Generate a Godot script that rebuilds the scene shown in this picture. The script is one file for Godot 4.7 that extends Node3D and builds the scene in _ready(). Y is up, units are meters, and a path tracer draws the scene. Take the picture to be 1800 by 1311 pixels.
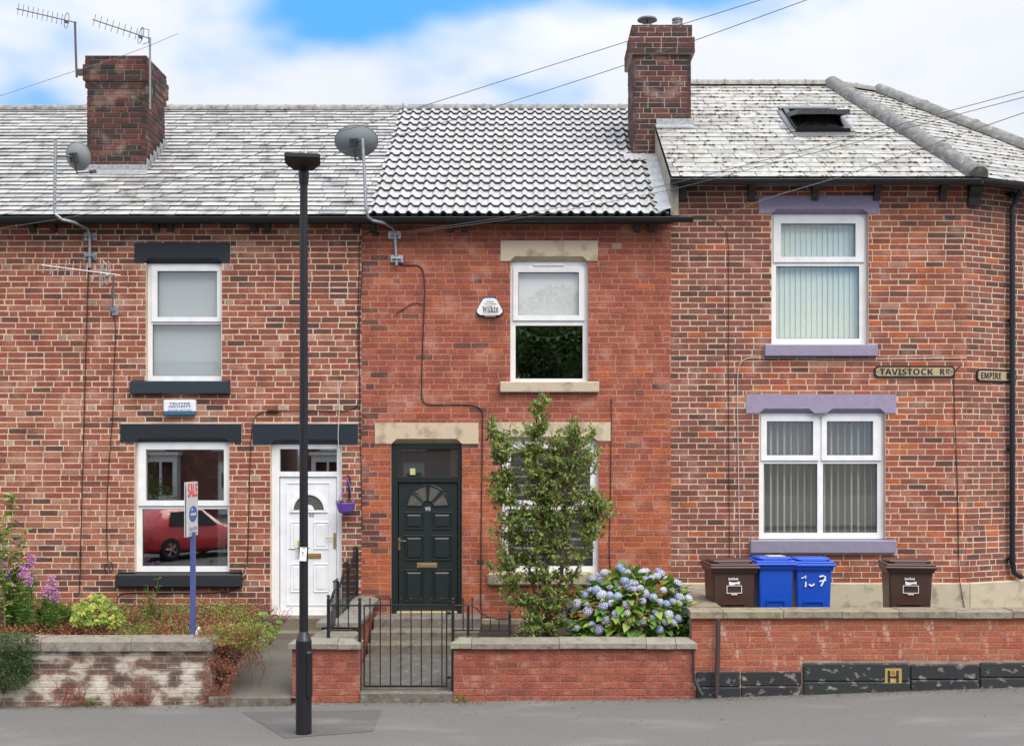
extends Node3D
# A brick terrace seen square-on from across the street. x runs along the street, y up, z from the house fronts (z = 0) towards the viewer.
# The elevation was measured in drawing units: one metre on the house fronts is 134 units; u 930, v 800 is the point opposite the eye.
const EYE := Vector3(0, 2.71, 16.5)
const F := 2212.0

var org := {}
var taken := {}
var T := {}
var M := {}
var rng := RandomNumberGenerator.new()

func mx(u: float, z := 0.0) -> float: return (u - 930.0) * (EYE.z - z) / F
func my(v: float, z := 0.0) -> float: return EYE.y + (800.0 - v) * (EYE.z - z) / F
func at(u: float, v: float, z := 0.0) -> Vector3: return Vector3(mx(u, z), my(v, z), z)
func r(a: float, b: float) -> float: return rng.randf_range(a, b)
func lin(a: float, b := -1.0, c := -1.0) -> Color: return Color(a, a if b < 0 else b, a if c < 0 else c)

# ------------------------------------------------------------------ mesh collector
class MB:
	var v := PackedVector3Array()
	var n := PackedVector3Array()
	var c := PackedColorArray()
	var i := PackedInt32Array()
	var col := Color(1, 1, 1)
	var xf := Transform3D()
	func tri(a: Vector3, b: Vector3, d: Vector3) -> void:
		a = xf * a
		b = xf * b
		d = xf * d
		var m := (b - a).cross(d - a)
		if m.length_squared() < 1e-16:
			return
		m = m.normalized()
		var k := v.size()
		v.append(a); v.append(b); v.append(d)
		n.append(m); n.append(m); n.append(m)
		c.append(col); c.append(col); c.append(col)
		i.append(k); i.append(k + 2); i.append(k + 1)
	func quad(a: Vector3, b: Vector3, d: Vector3, e: Vector3) -> void:
		a = xf * a
		b = xf * b
		d = xf * d
		e = xf * e
		var m := (d - a).cross(e - b)
		if m.length_squared() < 1e-16:
			return
		m = m.normalized()
		var k := v.size()
		v.append(a); v.append(b); v.append(d); v.append(e)
		n.append(m); n.append(m); n.append(m); n.append(m)
		c.append(col); c.append(col); c.append(col); c.append(col)
		i.append(k); i.append(k + 2); i.append(k + 1)
		i.append(k); i.append(k + 3); i.append(k + 2)
	func out(p: Array, from: Vector3) -> void:
		var a: Vector3 = p[0]
		var b: Vector3 = p[1]
		var d: Vector3 = p[2]
		if (b - a).cross(d - a).dot(a + b + d - from * 3.0) < 0:
			p = p.duplicate()
			p.reverse()
		if p.size() == 3:
			tri(p[0], p[1], p[2])
		else:
			quad(p[0], p[1], p[2], p[3])
	func box(cen: Vector3, s: Vector3, bev := 0.0, bas := Basis()) -> void:
		var old := xf
		xf = xf * Transform3D(bas, cen)
		var h := s * 0.5
		for a in 3:
			for g in [-1.0, 1.0]:
				var b := (a + 1) % 3
				var d := (a + 2) % 3
				var q := []
				for e in [[-1, -1], [1, -1], [1, 1], [-1, 1]]:
					var p := Vector3()
					p[a] = g * h[a]
					p[b] = e[0] * (h[b] - bev)
					p[d] = e[1] * (h[d] - bev)
					q.append(p)
				out(q, Vector3())
				if bev > 0:
					for t in [-1.0, 1.0]:
						var p1 := Vector3()
						p1[a] = g * h[a]; p1[b] = t * (h[b] - bev); p1[d] = h[d] - bev
						var p2 := p1
						p2[d] = -p1[d]
						var p3 := p2
						p3[a] = g * (h[a] - bev); p3[b] = t * h[b]
						var p4 := p3
						p4[d] = p1[d]
						out([p1, p2, p3, p4], Vector3())
		if bev > 0:
			for sx in [-1.0, 1.0]:
				for sy in [-1.0, 1.0]:
					for sz in [-1.0, 1.0]:
						out([Vector3(sx * h.x, sy * (h.y - bev), sz * (h.z - bev)), Vector3(sx * (h.x - bev), sy * h.y, sz * (h.z - bev)), Vector3(sx * (h.x - bev), sy * (h.y - bev), sz * h.z)], Vector3())
		xf = old
	func span(a: Vector3, b: Vector3, bev := 0.0) -> void:
		box((a + b) * 0.5, (b - a).abs(), bev)
	# a smooth sheet of points: rows of equal length
	func sheet(rows: Array, closed := false) -> void:
		var k := v.size()
		var h: int = rows.size()
		var w: int = rows[0].size()
		for y in h:
			for x in w:
				var l: Vector3 = rows[y][(x - 1 + w) % w if closed else maxi(x - 1, 0)]
				var g: Vector3 = rows[y][(x + 1) % w if closed else mini(x + 1, w - 1)]
				var o: Vector3 = rows[maxi(y - 1, 0)][x]
				var u: Vector3 = rows[mini(y + 1, h - 1)][x]
				var m := (xf.basis * (g - l)).cross(xf.basis * (u - o))
				v.append(xf * (rows[y][x] as Vector3))
				n.append(m.normalized() if m.length_squared() > 1e-18 else Vector3.UP)
				c.append(col)
		for y in h - 1:
			for x in (w if closed else w - 1):
				var a := k + y * w + x
				var b := k + y * w + (x + 1) % w
				var d := b + w
				var e := a + w
				i.append(a); i.append(d); i.append(b)
				i.append(a); i.append(e); i.append(d)
	func tube(p: Array, rad, sides := 7, caps := true) -> void:
		var rows := []
		var up := Vector3(0.123, 0.234, 1).normalized()
		for k in p.size():
			var d: Vector3 = (p[mini(k + 1, p.size() - 1)] - p[maxi(k - 1, 0)]).normalized()
			if absf(d.dot(up)) > 0.95:
				up = Vector3(1, 0.1, 0.2).normalized()
			var s := d.cross(up).normalized()
			up = s.cross(d).normalized()
			var q: float = rad[k] if rad is Array else rad
			var row := []
			for j in sides:
				var t := TAU * j / sides
				row.append(p[k] + (s * cos(t) - up * sin(t)) * q)
			rows.append(row)
		sheet(rows, true)
		if caps:
			for e in [0, p.size() - 1]:
				var away: Vector3 = p[1] if e == 0 else p[p.size() - 2]
				for j in range(1, sides - 1):
					out([rows[e][0], rows[e][j], rows[e][j + 1]], away)
	func lathe(prof: Array, cen: Vector3, segs := 14, bas := Basis()) -> void:
		var rows := []
		for q in prof:
			var row := []
			for j in segs:
				var t := -TAU * j / segs
				row.append(cen + bas * Vector3(cos(t) * q.x, q.y, sin(t) * q.x))
			rows.append(row)
		sheet(rows, true)
	func ball(cen: Vector3, rad: float, segs := 8, sq := Vector3.ONE) -> void:
		var prof := []
		for k in segs / 2 + 1:
			var t := -PI / 2 + PI * k / (segs / 2)
			prof.append(Vector2(maxf(cos(t), 0.01) * rad, sin(t) * rad))
		lathe(prof, cen, segs, Basis.from_scale(sq))
	# polygon in the xy plane (any order), pushed from z0 to z1
	func prism(poly: PackedVector2Array, z0: float, z1: float) -> void:
		if Geometry2D.is_polygon_clockwise(poly):
			poly = poly.duplicate()
			poly.reverse()
		var t := Geometry2D.triangulate_polygon(poly)
		for k in range(0, t.size(), 3):
			var a := poly[t[k]]
			var b := poly[t[k + 1]]
			var d := poly[t[k + 2]]
			if (b - a).cross(d - a) < 0:
				var s := b
				b = d
				d = s
			tri(Vector3(a.x, a.y, z1), Vector3(b.x, b.y, z1), Vector3(d.x, d.y, z1))
			tri(Vector3(a.x, a.y, z0), Vector3(d.x, d.y, z0), Vector3(b.x, b.y, z0))
		for k in poly.size():
			var a := poly[k]
			var b := poly[(k + 1) % poly.size()]
			quad(Vector3(a.x, a.y, z0), Vector3(b.x, b.y, z0), Vector3(b.x, b.y, z1), Vector3(a.x, a.y, z1))
	# an upright slab with rectangular holes [x0, y0, x1, y1]
	func slab(x0: float, y0: float, x1: float, y1: float, holes: Array, z0: float, z1: float) -> void:
		var xs := [x0, x1]
		var ys := [y0, y1]
		for h in holes:
			for k in [0, 2]:
				if h[k] > x0 and h[k] < x1: xs.append(h[k])
			for k in [1, 3]:
				if h[k] > y0 and h[k] < y1: ys.append(h[k])
		xs.sort()
		ys.sort()
		var full := func(a: int, b: int) -> bool:
			if a < 0 or b < 0 or a >= xs.size() - 1 or b >= ys.size() - 1: return false
			var p := Vector2((xs[a] + xs[a + 1]) / 2, (ys[b] + ys[b + 1]) / 2)
			for h in holes:
				if p.x > h[0] and p.x < h[2] and p.y > h[1] and p.y < h[3]: return false
			return true
		for a in xs.size() - 1:
			for b in ys.size() - 1:
				if xs[a + 1] - xs[a] < 1e-6 or ys[b + 1] - ys[b] < 1e-6 or not full.call(a, b): continue
				var l: float = xs[a]
				var g: float = xs[a + 1]
				var o: float = ys[b]
				var u: float = ys[b + 1]
				quad(Vector3(l, o, z1), Vector3(g, o, z1), Vector3(g, u, z1), Vector3(l, u, z1))
				quad(Vector3(g, o, z0), Vector3(l, o, z0), Vector3(l, u, z0), Vector3(g, u, z0))
				if not full.call(a - 1, b): quad(Vector3(l, o, z0), Vector3(l, o, z1), Vector3(l, u, z1), Vector3(l, u, z0))
				if not full.call(a + 1, b): quad(Vector3(g, o, z1), Vector3(g, o, z0), Vector3(g, u, z0), Vector3(g, u, z1))
				if not full.call(a, b - 1): quad(Vector3(l, o, z0), Vector3(g, o, z0), Vector3(g, o, z1), Vector3(l, o, z1))
				if not full.call(a, b + 1): quad(Vector3(l, u, z1), Vector3(g, u, z1), Vector3(g, u, z0), Vector3(l, u, z0))
	# a folded, pointed leaf
	func leaf(p: Vector3, d: Vector3, nrm: Vector3, l: float, w: float) -> void:
		var s := d.cross(nrm).normalized() * w * 0.5
		var m := p + d * l * 0.45
		var up := nrm * w * 0.22
		var tip := p + d * l - nrm * l * 0.12
		tri(p, m + s + up, tip)
		tri(p, tip, m - s + up)
	func mesh() -> ArrayMesh:
		var a := []
		a.resize(Mesh.ARRAY_MAX)
		a[Mesh.ARRAY_VERTEX] = v
		a[Mesh.ARRAY_NORMAL] = n
		a[Mesh.ARRAY_COLOR] = c
		a[Mesh.ARRAY_INDEX] = i
		var m := ArrayMesh.new()
		m.add_surface_from_arrays(Mesh.PRIMITIVE_TRIANGLES, a)
		return m

func mb(col := Color(1, 1, 1)) -> MB:
	var m := MB.new()
	m.col = col
	return m

# ------------------------------------------------------------------ things and parts
func called(base: String) -> String:
	taken[base] = taken.get(base, -1) + 1
	return base if taken[base] == 0 else "%s_%03d" % [base, taken[base]]

func tag(o: Node, label: String, category := "", group := "") -> Node:
	if label: o.set_meta("label", label)
	if category: o.set_meta("category", category)
	if group: o.set_meta("group", group)
	return o

func thing(base: String, where: Vector3, label: String, category: String, group := "") -> Node3D:
	var o := Node3D.new()
	o.name = called(base)
	add_child(o)
	o.position = where
	org[o] = where
	tag(o, label, category, group)
	return o

# a thing built about its own origin, so that it can be turned and copied
func local_thing(base: String, where: Vector3, turn: float, label: String, category: String, group := "") -> Node3D:
	var o := thing(base, where, label, category, group)
	o.rotation.y = turn
	org[o] = Vector3()
	return o

func copy(o: Node3D, base: String, where: Vector3, turn: float, label: String) -> Node3D:
	var d: Node3D = o.duplicate()
	d.name = called(base)
	add_child(d)
	d.position = where
	d.rotation.y = turn
	d.set_meta("label", label)
	return d

func group_node(base: String, parent: Node3D, where: Vector3) -> Node3D:
	var o := Node3D.new()
	o.name = base
	parent.add_child(o, true)
	o.position = where - org[parent]
	org[o] = where
	return o

func commit(m: MB, base: String, mat: Material, parent: Node3D = null) -> MeshInstance3D:
	var lo := m.v[0]
	var hi := lo
	for p in m.v:
		lo = lo.min(p)
		hi = hi.max(p)
	var cen := Vector3((lo.x + hi.x) / 2, lo.y, (lo.z + hi.z) / 2)
	for k in m.v.size():
		m.v[k] -= cen
	var o := MeshInstance3D.new()
	o.mesh = m.mesh()
	o.material_override = mat
	if parent:
		o.name = base
		parent.add_child(o, true)
		o.position = cen - org[parent]
	else:
		o.name = called(base)
		add_child(o)
		o.position = cen
	org[o] = cen
	return o

func structure(m: MB, base: String, mat: Material) -> MeshInstance3D:
	var o := commit(m, base, mat)
	o.set_meta("kind", "structure")
	return o

func place(mesh: Mesh, base: String, mat: Material, parent: Node3D, xf: Transform3D) -> MeshInstance3D:
	var o := MeshInstance3D.new()
	o.mesh = mesh
	o.material_override = mat
	o.name = base
	parent.add_child(o, true)
	o.transform = Transform3D(xf.basis, xf.origin - org[parent])
	return o

var fonts := {}
func lettering(words: String, base: String, parent: Node3D, xf: Transform3D, high: float, mat: Material, wide := 0.0, serif := false, bold := true) -> MeshInstance3D:
	var key := str(serif, bold)
	if not fonts.has(key):
		var f := SystemFont.new()
		f.font_names = PackedStringArray(["Droid Serif" if serif else "Droid Sans"])
		f.font_weight = 700 if bold else 400
		fonts[key] = f
	var t := TextMesh.new()
	t.text = words
	t.font = fonts[key]
	t.font_size = 64
	t.pixel_size = 0.01
	t.depth = 0.02
	t.curve_step = 2.0
	var box := t.get_aabb()
	var k := high / 0.46
	var kx := k if wide <= 0 else wide / maxf(box.size.x, 0.01)
	var o := MeshInstance3D.new()
	o.mesh = t
	o.material_override = mat
	o.name = base
	parent.add_child(o, true)
	var b := xf.basis * Basis.from_scale(Vector3(kx, k, 0.2))
	var cen := box.get_center()
	o.transform = Transform3D(b, xf.origin - b * cen - org[parent])
	return o

# ------------------------------------------------------------------ materials
func noise_tex(name: String, freq: float, ramp: Array, size := 512, type := FastNoiseLite.TYPE_SIMPLEX_SMOOTH, oct := 4, sd := 1) -> void:
	var f := FastNoiseLite.new()
	f.noise_type = type
	f.frequency = freq
	f.fractal_octaves = oct
	f.seed = sd
	var t := NoiseTexture2D.new()
	t.width = size
	t.height = size
	t.seamless = true
	t.noise = f
	var g := Gradient.new()
	var off := PackedFloat32Array()
	var cs := PackedColorArray()
	for k in ramp:
		off.append(k[0])
		cs.append(k[1] if k[1] is Color else Color(k[1], k[1], k[1]))
	g.offsets = off
	g.colors = cs
	t.color_ramp = g
	T[name] = t

func mat(name: String, rough: float, tex := "", scale := 1.0, bump := 0.0, det := "", det_scale := Vector3.ONE, metal := 0.0) -> StandardMaterial3D:
	var m := StandardMaterial3D.new()
	m.resource_name = name
	m.vertex_color_use_as_albedo = true
	m.roughness = rough
	m.metallic = metal
	if tex:
		m.albedo_texture = T[tex]
		m.uv1_triplanar = true
		m.uv1_world_triplanar = true
		m.uv1_scale = Vector3.ONE * scale
	if bump > 0:
		m.heightmap_enabled = true
		m.heightmap_texture = T["relief"]
		m.heightmap_scale = bump
		m.uv1_triplanar = true
		m.uv1_world_triplanar = true
		if not tex: m.uv1_scale = Vector3.ONE * scale
	if det:
		m.detail_enabled = true
		m.detail_albedo = T[det]
		m.detail_blend_mode = BaseMaterial3D.BLEND_MODE_MIX
		m.detail_uv_layer = BaseMaterial3D.DETAIL_UV_2
		m.uv2_triplanar = true
		m.uv2_world_triplanar = true
		m.uv2_scale = det_scale
	M[name] = m
	return m

func make_materials() -> void:
	var clear := func(c: Color, a: float) -> Color: return Color(c.r, c.g, c.b, a)
	noise_tex("grain", 0.06, [[0.0, 0.62], [0.45, 0.9], [1.0, 1.0]], 512, FastNoiseLite.TYPE_SIMPLEX_SMOOTH, 5, 3)
	noise_tex("relief", 0.05, [[0.0, 0.0], [1.0, 1.0]], 512, FastNoiseLite.TYPE_SIMPLEX_SMOOTH, 5, 5)
	noise_tex("speckle", 0.25, [[0.0, 0.45], [0.4, 0.82], [0.6, 0.92], [1.0, 1.0]], 512, FastNoiseLite.TYPE_SIMPLEX_SMOOTH, 3, 7)
	noise_tex("blotch", 0.012, [[0.0, 0.72], [0.5, 0.9], [1.0, 1.0]], 512, FastNoiseLite.TYPE_SIMPLEX_SMOOTH, 6, 9)
	var dark_tone := Color(0.2, 0.15, 0.14)  # soot tint of the weather stains
	var pale := Color(0.86, 0.72, 0.64)
	noise_tex("weather", 0.009, [[0.0, clear.call(dark_tone, 0.42)], [0.3, clear.call(dark_tone, 0.14)], [0.44, clear.call(dark_tone, 0.0)], [0.58, clear.call(pale, 0.0)], [0.74, clear.call(pale, 0.1)], [1.0, clear.call(pale, 0.32)]], 1024, FastNoiseLite.TYPE_SIMPLEX_SMOOTH, 7, 11)
	noise_tex("salts", 0.01, [[0.0, clear.call(pale, 0.0)], [0.62, clear.call(Color(0.93, 0.86, 0.82), 0.0)], [0.72, clear.call(Color(0.9, 0.84, 0.79), 0.16)], [1.0, clear.call(Color(0.93, 0.88, 0.84), 0.6)]], 1024, FastNoiseLite.TYPE_SIMPLEX_SMOOTH, 9, 13)
	noise_tex("limewash", 0.007, [[0.0, clear.call(Color(0.82, 0.79, 0.73), 0.95)], [0.37, clear.call(Color(0.76, 0.73, 0.68), 0.72)], [0.46, clear.call(Color(0.72, 0.67, 0.6), 0.45)], [0.55, clear.call(Color(0.6, 0.52, 0.45), 0.25)], [0.75, clear.call(Color(0.3, 0.26, 0.22), 0.25)], [1.0, clear.call(Color(0.24, 0.22, 0.18), 0.6)]], 1024, FastNoiseLite.TYPE_SIMPLEX_SMOOTH, 8, 17)
	noise_tex("lichen", 0.01, [[0.0, clear.call(Color(0.17, 0.16, 0.16), 0.8)], [0.34, clear.call(Color(0.24, 0.23, 0.23), 0.36)], [0.46, clear.call(Color(0.7, 0.7, 0.68), 0.0)], [0.62, clear.call(Color(0.8, 0.8, 0.77), 0.1)], [1.0, clear.call(Color(0.86, 0.86, 0.82), 0.6)]], 1024, FastNoiseLite.TYPE_SIMPLEX_SMOOTH, 8, 19)
	noise_tex("dirt", 0.009, [[0.0, clear.call(Color(0.2, 0.17, 0.13), 0.6)], [0.34, clear.call(Color(0.26, 0.22, 0.17), 0.2)], [0.46, clear.call(Color(0.3, 0.27, 0.2), 0.0)], [0.8, clear.call(Color(0.72, 0.7, 0.66), 0.08)], [1.0, clear.call(Color(0.8, 0.78, 0.74), 0.35)]], 1024, FastNoiseLite.TYPE_SIMPLEX_SMOOTH, 7, 23)
	noise_tex("tarmac", 0.006, [[0.0, clear.call(Color(0.3, 0.3, 0.29), 0.3)], [0.42, clear.call(Color(0.4, 0.4, 0.39), 0.0)], [0.56, clear.call(Color(0.6, 0.59, 0.57), 0.0)], [0.75, clear.call(Color(0.62, 0.61, 0.58), 0.1)], [1.0, clear.call(Color(0.68, 0.66, 0.63), 0.26)]], 1024, FastNoiseLite.TYPE_SIMPLEX_SMOOTH, 8, 29)
	noise_tex("aggregate", 0.2, [[0.0, 0.42], [0.35, 0.72], [0.55, 0.86], [0.72, 0.93], [1.0, 1.0]], 1024, FastNoiseLite.TYPE_SIMPLEX_SMOOTH, 4, 41)
	noise_tex("brick_grain", 0.07, [[0.0, 0.4], [0.3, 0.72], [0.5, 0.88], [0.7, 0.95], [1.0, 1.0]], 1024, FastNoiseLite.TYPE_SIMPLEX_SMOOTH, 6, 43)
	noise_tex("faint", 0.012, [[0.0, 0.93], [1.0, 1.0]], 512, FastNoiseLite.TYPE_SIMPLEX_SMOOTH, 5, 37)

	mat("brick", 0.86, "brick_grain", 0.7, 0.25, "weather", Vector3.ONE * 0.23)
	mat("wall_brick", 0.86, "brick_grain", 0.7, 0.25, "weather", Vector3.ONE * 0.4)
	mat("salty_brick", 0.86, "brick_grain", 0.7, 0.25, "salts", Vector3(0.55, 0.22, 0.55))
	mat("limed_brick", 0.9, "brick_grain", 0.7, 0.4, "limewash", Vector3(0.36, 0.55, 0.36))
	mat("mortar", 0.95, "grain", 1.5, 0.3, "weather", Vector3.ONE * 0.23)
	mat("stone", 0.85, "grain", 3.0, 0.3, "dirt", Vector3.ONE * 0.3)
	mat("black_stone", 0.8, "grain", 2.0, 0.5, "salts", Vector3(0.5, 0.7, 0.5))
	mat("coping", 0.9, "aggregate", 0.5, 0.5, "dirt", Vector3.ONE * 0.6)
	mat("painted_stone", 0.5, "faint", 1.2, 0.25)
	mat("slate", 0.36, "grain", 3.0, 0.15, "lichen", Vector3.ONE * 0.3)
	mat("old_slate", 0.5, "grain", 3.0, 0.2, "lichen", Vector3.ONE * 0.55)
	mat("tile", 0.34, "grain", 3.0, 0.1)
	mat("ridge", 0.6, "grain", 3.0, 0.2, "lichen", Vector3.ONE * 0.7)
	mat("lead", 0.4, "blotch", 2.5, 0.2, "", Vector3.ONE, 0.25)
	mat("upvc", 0.28, "faint", 0.6)
	mat("gloss", 0.3, "faint", 1.0, 0.04)
	mat("dull", 0.75, "grain", 3.0, 0.1)
	mat("cloth", 0.9, "grain", 5.0)
	mat("iron", 0.42, "grain", 5.0, 0.06)
	mat("galv", 0.38, "blotch", 4.0, 0.0, "", Vector3.ONE, 0.6)
	mat("brass", 0.35, "grain", 4.0, 0.0, "", Vector3.ONE, 0.7)
	mat("plastic", 0.42, "grain", 2.0, 0.04)
	mat("render_coat", 0.9, "speckle", 3.0, 0.4, "dirt", Vector3.ONE * 0.35)
	mat("soil", 0.95, "speckle", 2.0, 0.8)
	mat("asphalt", 0.9, "aggregate", 0.35, 0.5, "tarmac", Vector3(0.07, 0.07, 0.17))
	mat("concrete", 0.85, "aggregate", 0.4, 0.4, "dirt", Vector3.ONE * 0.55)
	mat("plaster", 0.9)
	mat("print", 0.6)
	mat("bark", 0.9, "grain", 8.0, 0.4)
	for k in ["leaf", "petal"]:
		mat(k, 0.55, "grain", 3.0)
		M[k].backlight_enabled = true
		M[k].backlight = Color(0.7, 0.75, 0.4) if k == "leaf" else Color(0.35, 0.35, 0.4)
	var g := StandardMaterial3D.new()   # one face of a pane
	g.resource_name = "glass"
	g.albedo_color = Color(0.94, 0.97, 0.97, 0.01)
	g.transparency = BaseMaterial3D.TRANSPARENCY_ALPHA
	g.roughness = 0.0
	M.glass = g
	g = StandardMaterial3D.new()   # solid sealed unit with a reflective coating
	g.resource_name = "coated_glass"
	g.albedo_color = Color(0.94, 0.97, 0.97, 0.0)
	g.transparency = BaseMaterial3D.TRANSPARENCY_ALPHA
	g.refraction_enabled = true
	g.refraction_scale = 0.18
	g.roughness = 0.0
	M.coated_glass = g
	for k in [["ink_black", Color(0.05, 0.05, 0.06)], ["ink_red", Color(0.82, 0.22, 0.24)], ["ink_blue", Color(0.2, 0.36, 0.62)], ["ink_grey", Color(0.42, 0.48, 0.6)], ["ink_white", Color(0.93, 0.94, 0.94)]]:
		mat(k[0], 0.5)
		M[k[0]].albedo_color = k[1]
	mat("obscure_glass", 0.08, "blotch", 6.0, 0.5)
	M.obscure_glass.metallic = 0.2
	mat("car_paint", 0.2)
	M.car_paint.clearcoat_enabled = true
	M.car_paint.clearcoat = 1.0
	M.car_paint.clearcoat_roughness = 0.05

# ------------------------------------------------------------------ sky
func make_sky(e: Environment) -> void:
	var w := 2048
	var h := 1024
	var im := Image.create(w, h, false, Image.FORMAT_RGBF)
	var a := FastNoiseLite.new()
	a.noise_type = FastNoiseLite.TYPE_SIMPLEX_SMOOTH
	a.fractal_octaves = 6
	a.frequency = 1.5
	a.seed = 4
	var b := FastNoiseLite.new()
	b.noise_type = FastNoiseLite.TYPE_SIMPLEX_SMOOTH
	b.fractal_octaves = 5
	b.frequency = 4.0
	b.seed = 21
	# openings in the cloud: [azimuth and height in degrees, half sizes, how open]
	var gaps := [[-9.0, 19.6, 6.0, 1.7, 1.15], [-4.0, 20.4, 4.0, 1.2, 0.7], [-21.5, 18.3, 3.4, 2.0, 0.62], [-15.0, 17.4, 2.2, 2.0, 0.4], [-22.5, 14.4, 3.6, 1.2, 0.72], [6.8, 20.2, 4.6, 1.3, 1.1], [0.5, 16.2, 2.6, 0.8, 0.42], [16.5, 16.0, 6.0, 3.0, -0.7], [60, 24, 18, 7, 0.6], [150, 30, 25, 9, 0.6], [-110, 26, 22, 8, 0.6], [-60, 22, 12, 5, 0.6]]
	for y in h / 2 + 2:
		var el := PI / 2 - PI * (y + 0.5) / h
		var ch := cos(el)
		var sh := maxf(sin(el), 0.0)
		for x in w:
			var az := TAU * (x + 0.5) / w   # 0 straight ahead down the street's far side, growing to the right
			if az > PI: az -= TAU
			var d := Vector3(sin(az) * ch, sh * 2.2, -cos(az) * ch)
			var t := a.get_noise_3dv(d * 1.6 + Vector3(3.1, 0, 1.7)) * 0.55 + b.get_noise_3dv(d * 1.7) * 0.35
			var open := 0.0
			for g in gaps:
				var dx: float = (rad_to_deg(az) - g[0]) / g[2]
				var dy: float = (rad_to_deg(el) - g[1]) / g[3]
				var q := dx * dx + dy * dy
				if q < 6.0: open += g[4] * exp(-q)
			var cov := clampf(smoothstep(-0.36, 0.26, t + 0.2 - open * 0.55), 0.0, 1.0)
			var thick := 0.5 + 0.5 * b.get_noise_3dv(d * 0.8 + Vector3(9, 2, 4))
			var lift := 0.9 + 1.3 * sh * sh
			var white := Color(0.335, 0.347, 0.37) * lift * (0.92 + 0.16 * thick)
			var blue := Color(0.045, 0.165, 0.39) * (1.05 + 0.1 * (1.0 - sh))
			im.set_pixel(x, y, blue.lerp(white, cov))
	for y in range(h / 2 + 2, h):
		for x in range(0, w):
			im.set_pixel(x, y, Color(0.12, 0.115, 0.11))
	var sky := Sky.new()
	var pm := PanoramaSkyMaterial.new()
	pm.panorama = ImageTexture.create_from_image(im)
	sky.sky_material = pm
	e.background_mode = Environment.BG_SKY
	e.sky = sky

# ------------------------------------------------------------------ the street's own levels
func street(x: float) -> float:
	x = clampf(x, -14.0, 9.0)
	return 0.0117 * (x - 1.8) if x < 1.8 else 0.036 * (x - 1.8)

func _ready() -> void:
	rng.seed = 7
	var cam := Camera3D.new()
	cam.name = "camera"
	cam.projection = Camera3D.PROJECTION_FRUSTUM
	cam.near = 0.1
	cam.far = 900.0
	cam.size = 1311.0 / F * cam.near
	cam.frustum_offset = Vector2(-30.0, 144.5) / F * cam.near
	add_child(cam)
	cam.position = EYE
	cam.current = true
	var we := WorldEnvironment.new()
	we.name = "environment"
	var e := Environment.new()
	e.tonemap_mode = Environment.TONE_MAPPER_LINEAR
	e.tonemap_exposure = 2.7
	e.sdfgi_enabled = true
	e.ssao_enabled = true
	e.ssil_enabled = true
	make_sky(e)
	we.environment = e
	add_child(we)
	var sun := DirectionalLight3D.new()
	sun.name = "sun"
	sun.light_color = Color(1.0, 0.965, 0.92)
	sun.light_energy = 0.5
	sun.light_angular_distance = 50.0
	sun.shadow_enabled = true
	add_child(sun)
	sun.look_at_from_position(Vector3(3.2, 8.2, 5.2), Vector3.ZERO, Vector3.UP)
	make_materials()
	make_ground()
	make_terrace()
	make_yards()
	make_details()
	make_plants()
	make_opposite_side()

# ------------------------------------------------------------------ ground
func make_ground() -> void:
	var strip := func(m: MB, x0: float, x1: float, z0: float, z1: float, dy: float, n: int) -> void:
		var rows := []
		for z in [z1, z0]:
			var row := []
			for k in n + 1:
				var x := lerpf(x0, x1, float(k) / n)
				row.append(Vector3(x, street(x) + dy, z))
			rows.append(row)
		m.sheet(rows)
	var m := mb(lin(0.09, 0.085, 0.07))
	m.quad(Vector3(-400, -0.75, 400), Vector3(400, -0.75, 400), Vector3(400, -0.75, -400), Vector3(-400, -0.75, -400))
	structure(m, "ground", M.soil)
	m = mb(lin(0.2, 0.197, 0.19))
	strip.call(m, -60.0, 60.0, 2.0, 5.7, 0.0, 240)
	structure(m, "pavement", M.asphalt)
	m = mb(lin(0.1, 0.1, 0.102))
	strip.call(m, -60.0, 60.0, 5.85, 27.0, -0.12, 120)
	structure(m, "road", M.asphalt)
	m = mb(lin(0.3, 0.29, 0.27))
	for k in 40:
		var x := -18.0 + k * 0.915
		m.box(Vector3(x + 0.457, street(x + 0.457) - 0.075, 5.775), Vector3(0.905, 0.15, 0.15), 0.012)
	structure(m, "kerb", M.coping)
	m = mb(lin(0.2, 0.19, 0.17))
	strip.call(m, -60.0, 60.0, 27.0, 60.0, 0.0, 120)
	structure(m, "far_pavement", M.asphalt)
	# darker square of newer tarmac round the lamp post
	m = mb(lin(0.15, 0.148, 0.145))
	var q := [[425, 1252], [672, 1248], [655, 1286], [500, 1298]]
	var pts := []
	for k in q:
		var z := 2.5
		for i in 12:
			z = EYE.z - (EYE.y - street(mx(k[0], z))) * F / (k[1] - 800.0)
		pts.append(Vector3(mx(k[0], z), street(mx(k[0], z)) + 0.004, z))
	m.quad(pts[3], pts[2], pts[1], pts[0])
	structure(m, "pavement_patch", M.asphalt)
	# fallen leaves, grit and stalks along the foot of the walls
	m = mb()
	for k in 2600:
		var x := r(-6.3, 5.6)
		var z := 2.5 + absf(rng.randfn(0, 0.11)) + 0.01
		if rng.randf() < 0.12: z += r(0, 1.5)
		m.col = [lin(0.2, 0.11, 0.06), lin(0.28, 0.2, 0.1), lin(0.12, 0.08, 0.05), lin(0.4, 0.35, 0.28), lin(0.22, 0.09, 0.06)][rng.randi() % 5]
		var a := r(0, TAU)
		m.leaf(Vector3(x, street(x) + 0.008, z), Vector3(cos(a), 0.1, sin(a)), Vector3(0.1, 1, 0), r(0.008, 0.03), r(0.006, 0.016))
	var o := commit(m, "leaf_litter", M.dull)
	o.set_meta("kind", "stuff")
	tag(o, "brown leaf litter and grit scattered along the wall foot", "litter")

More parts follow.
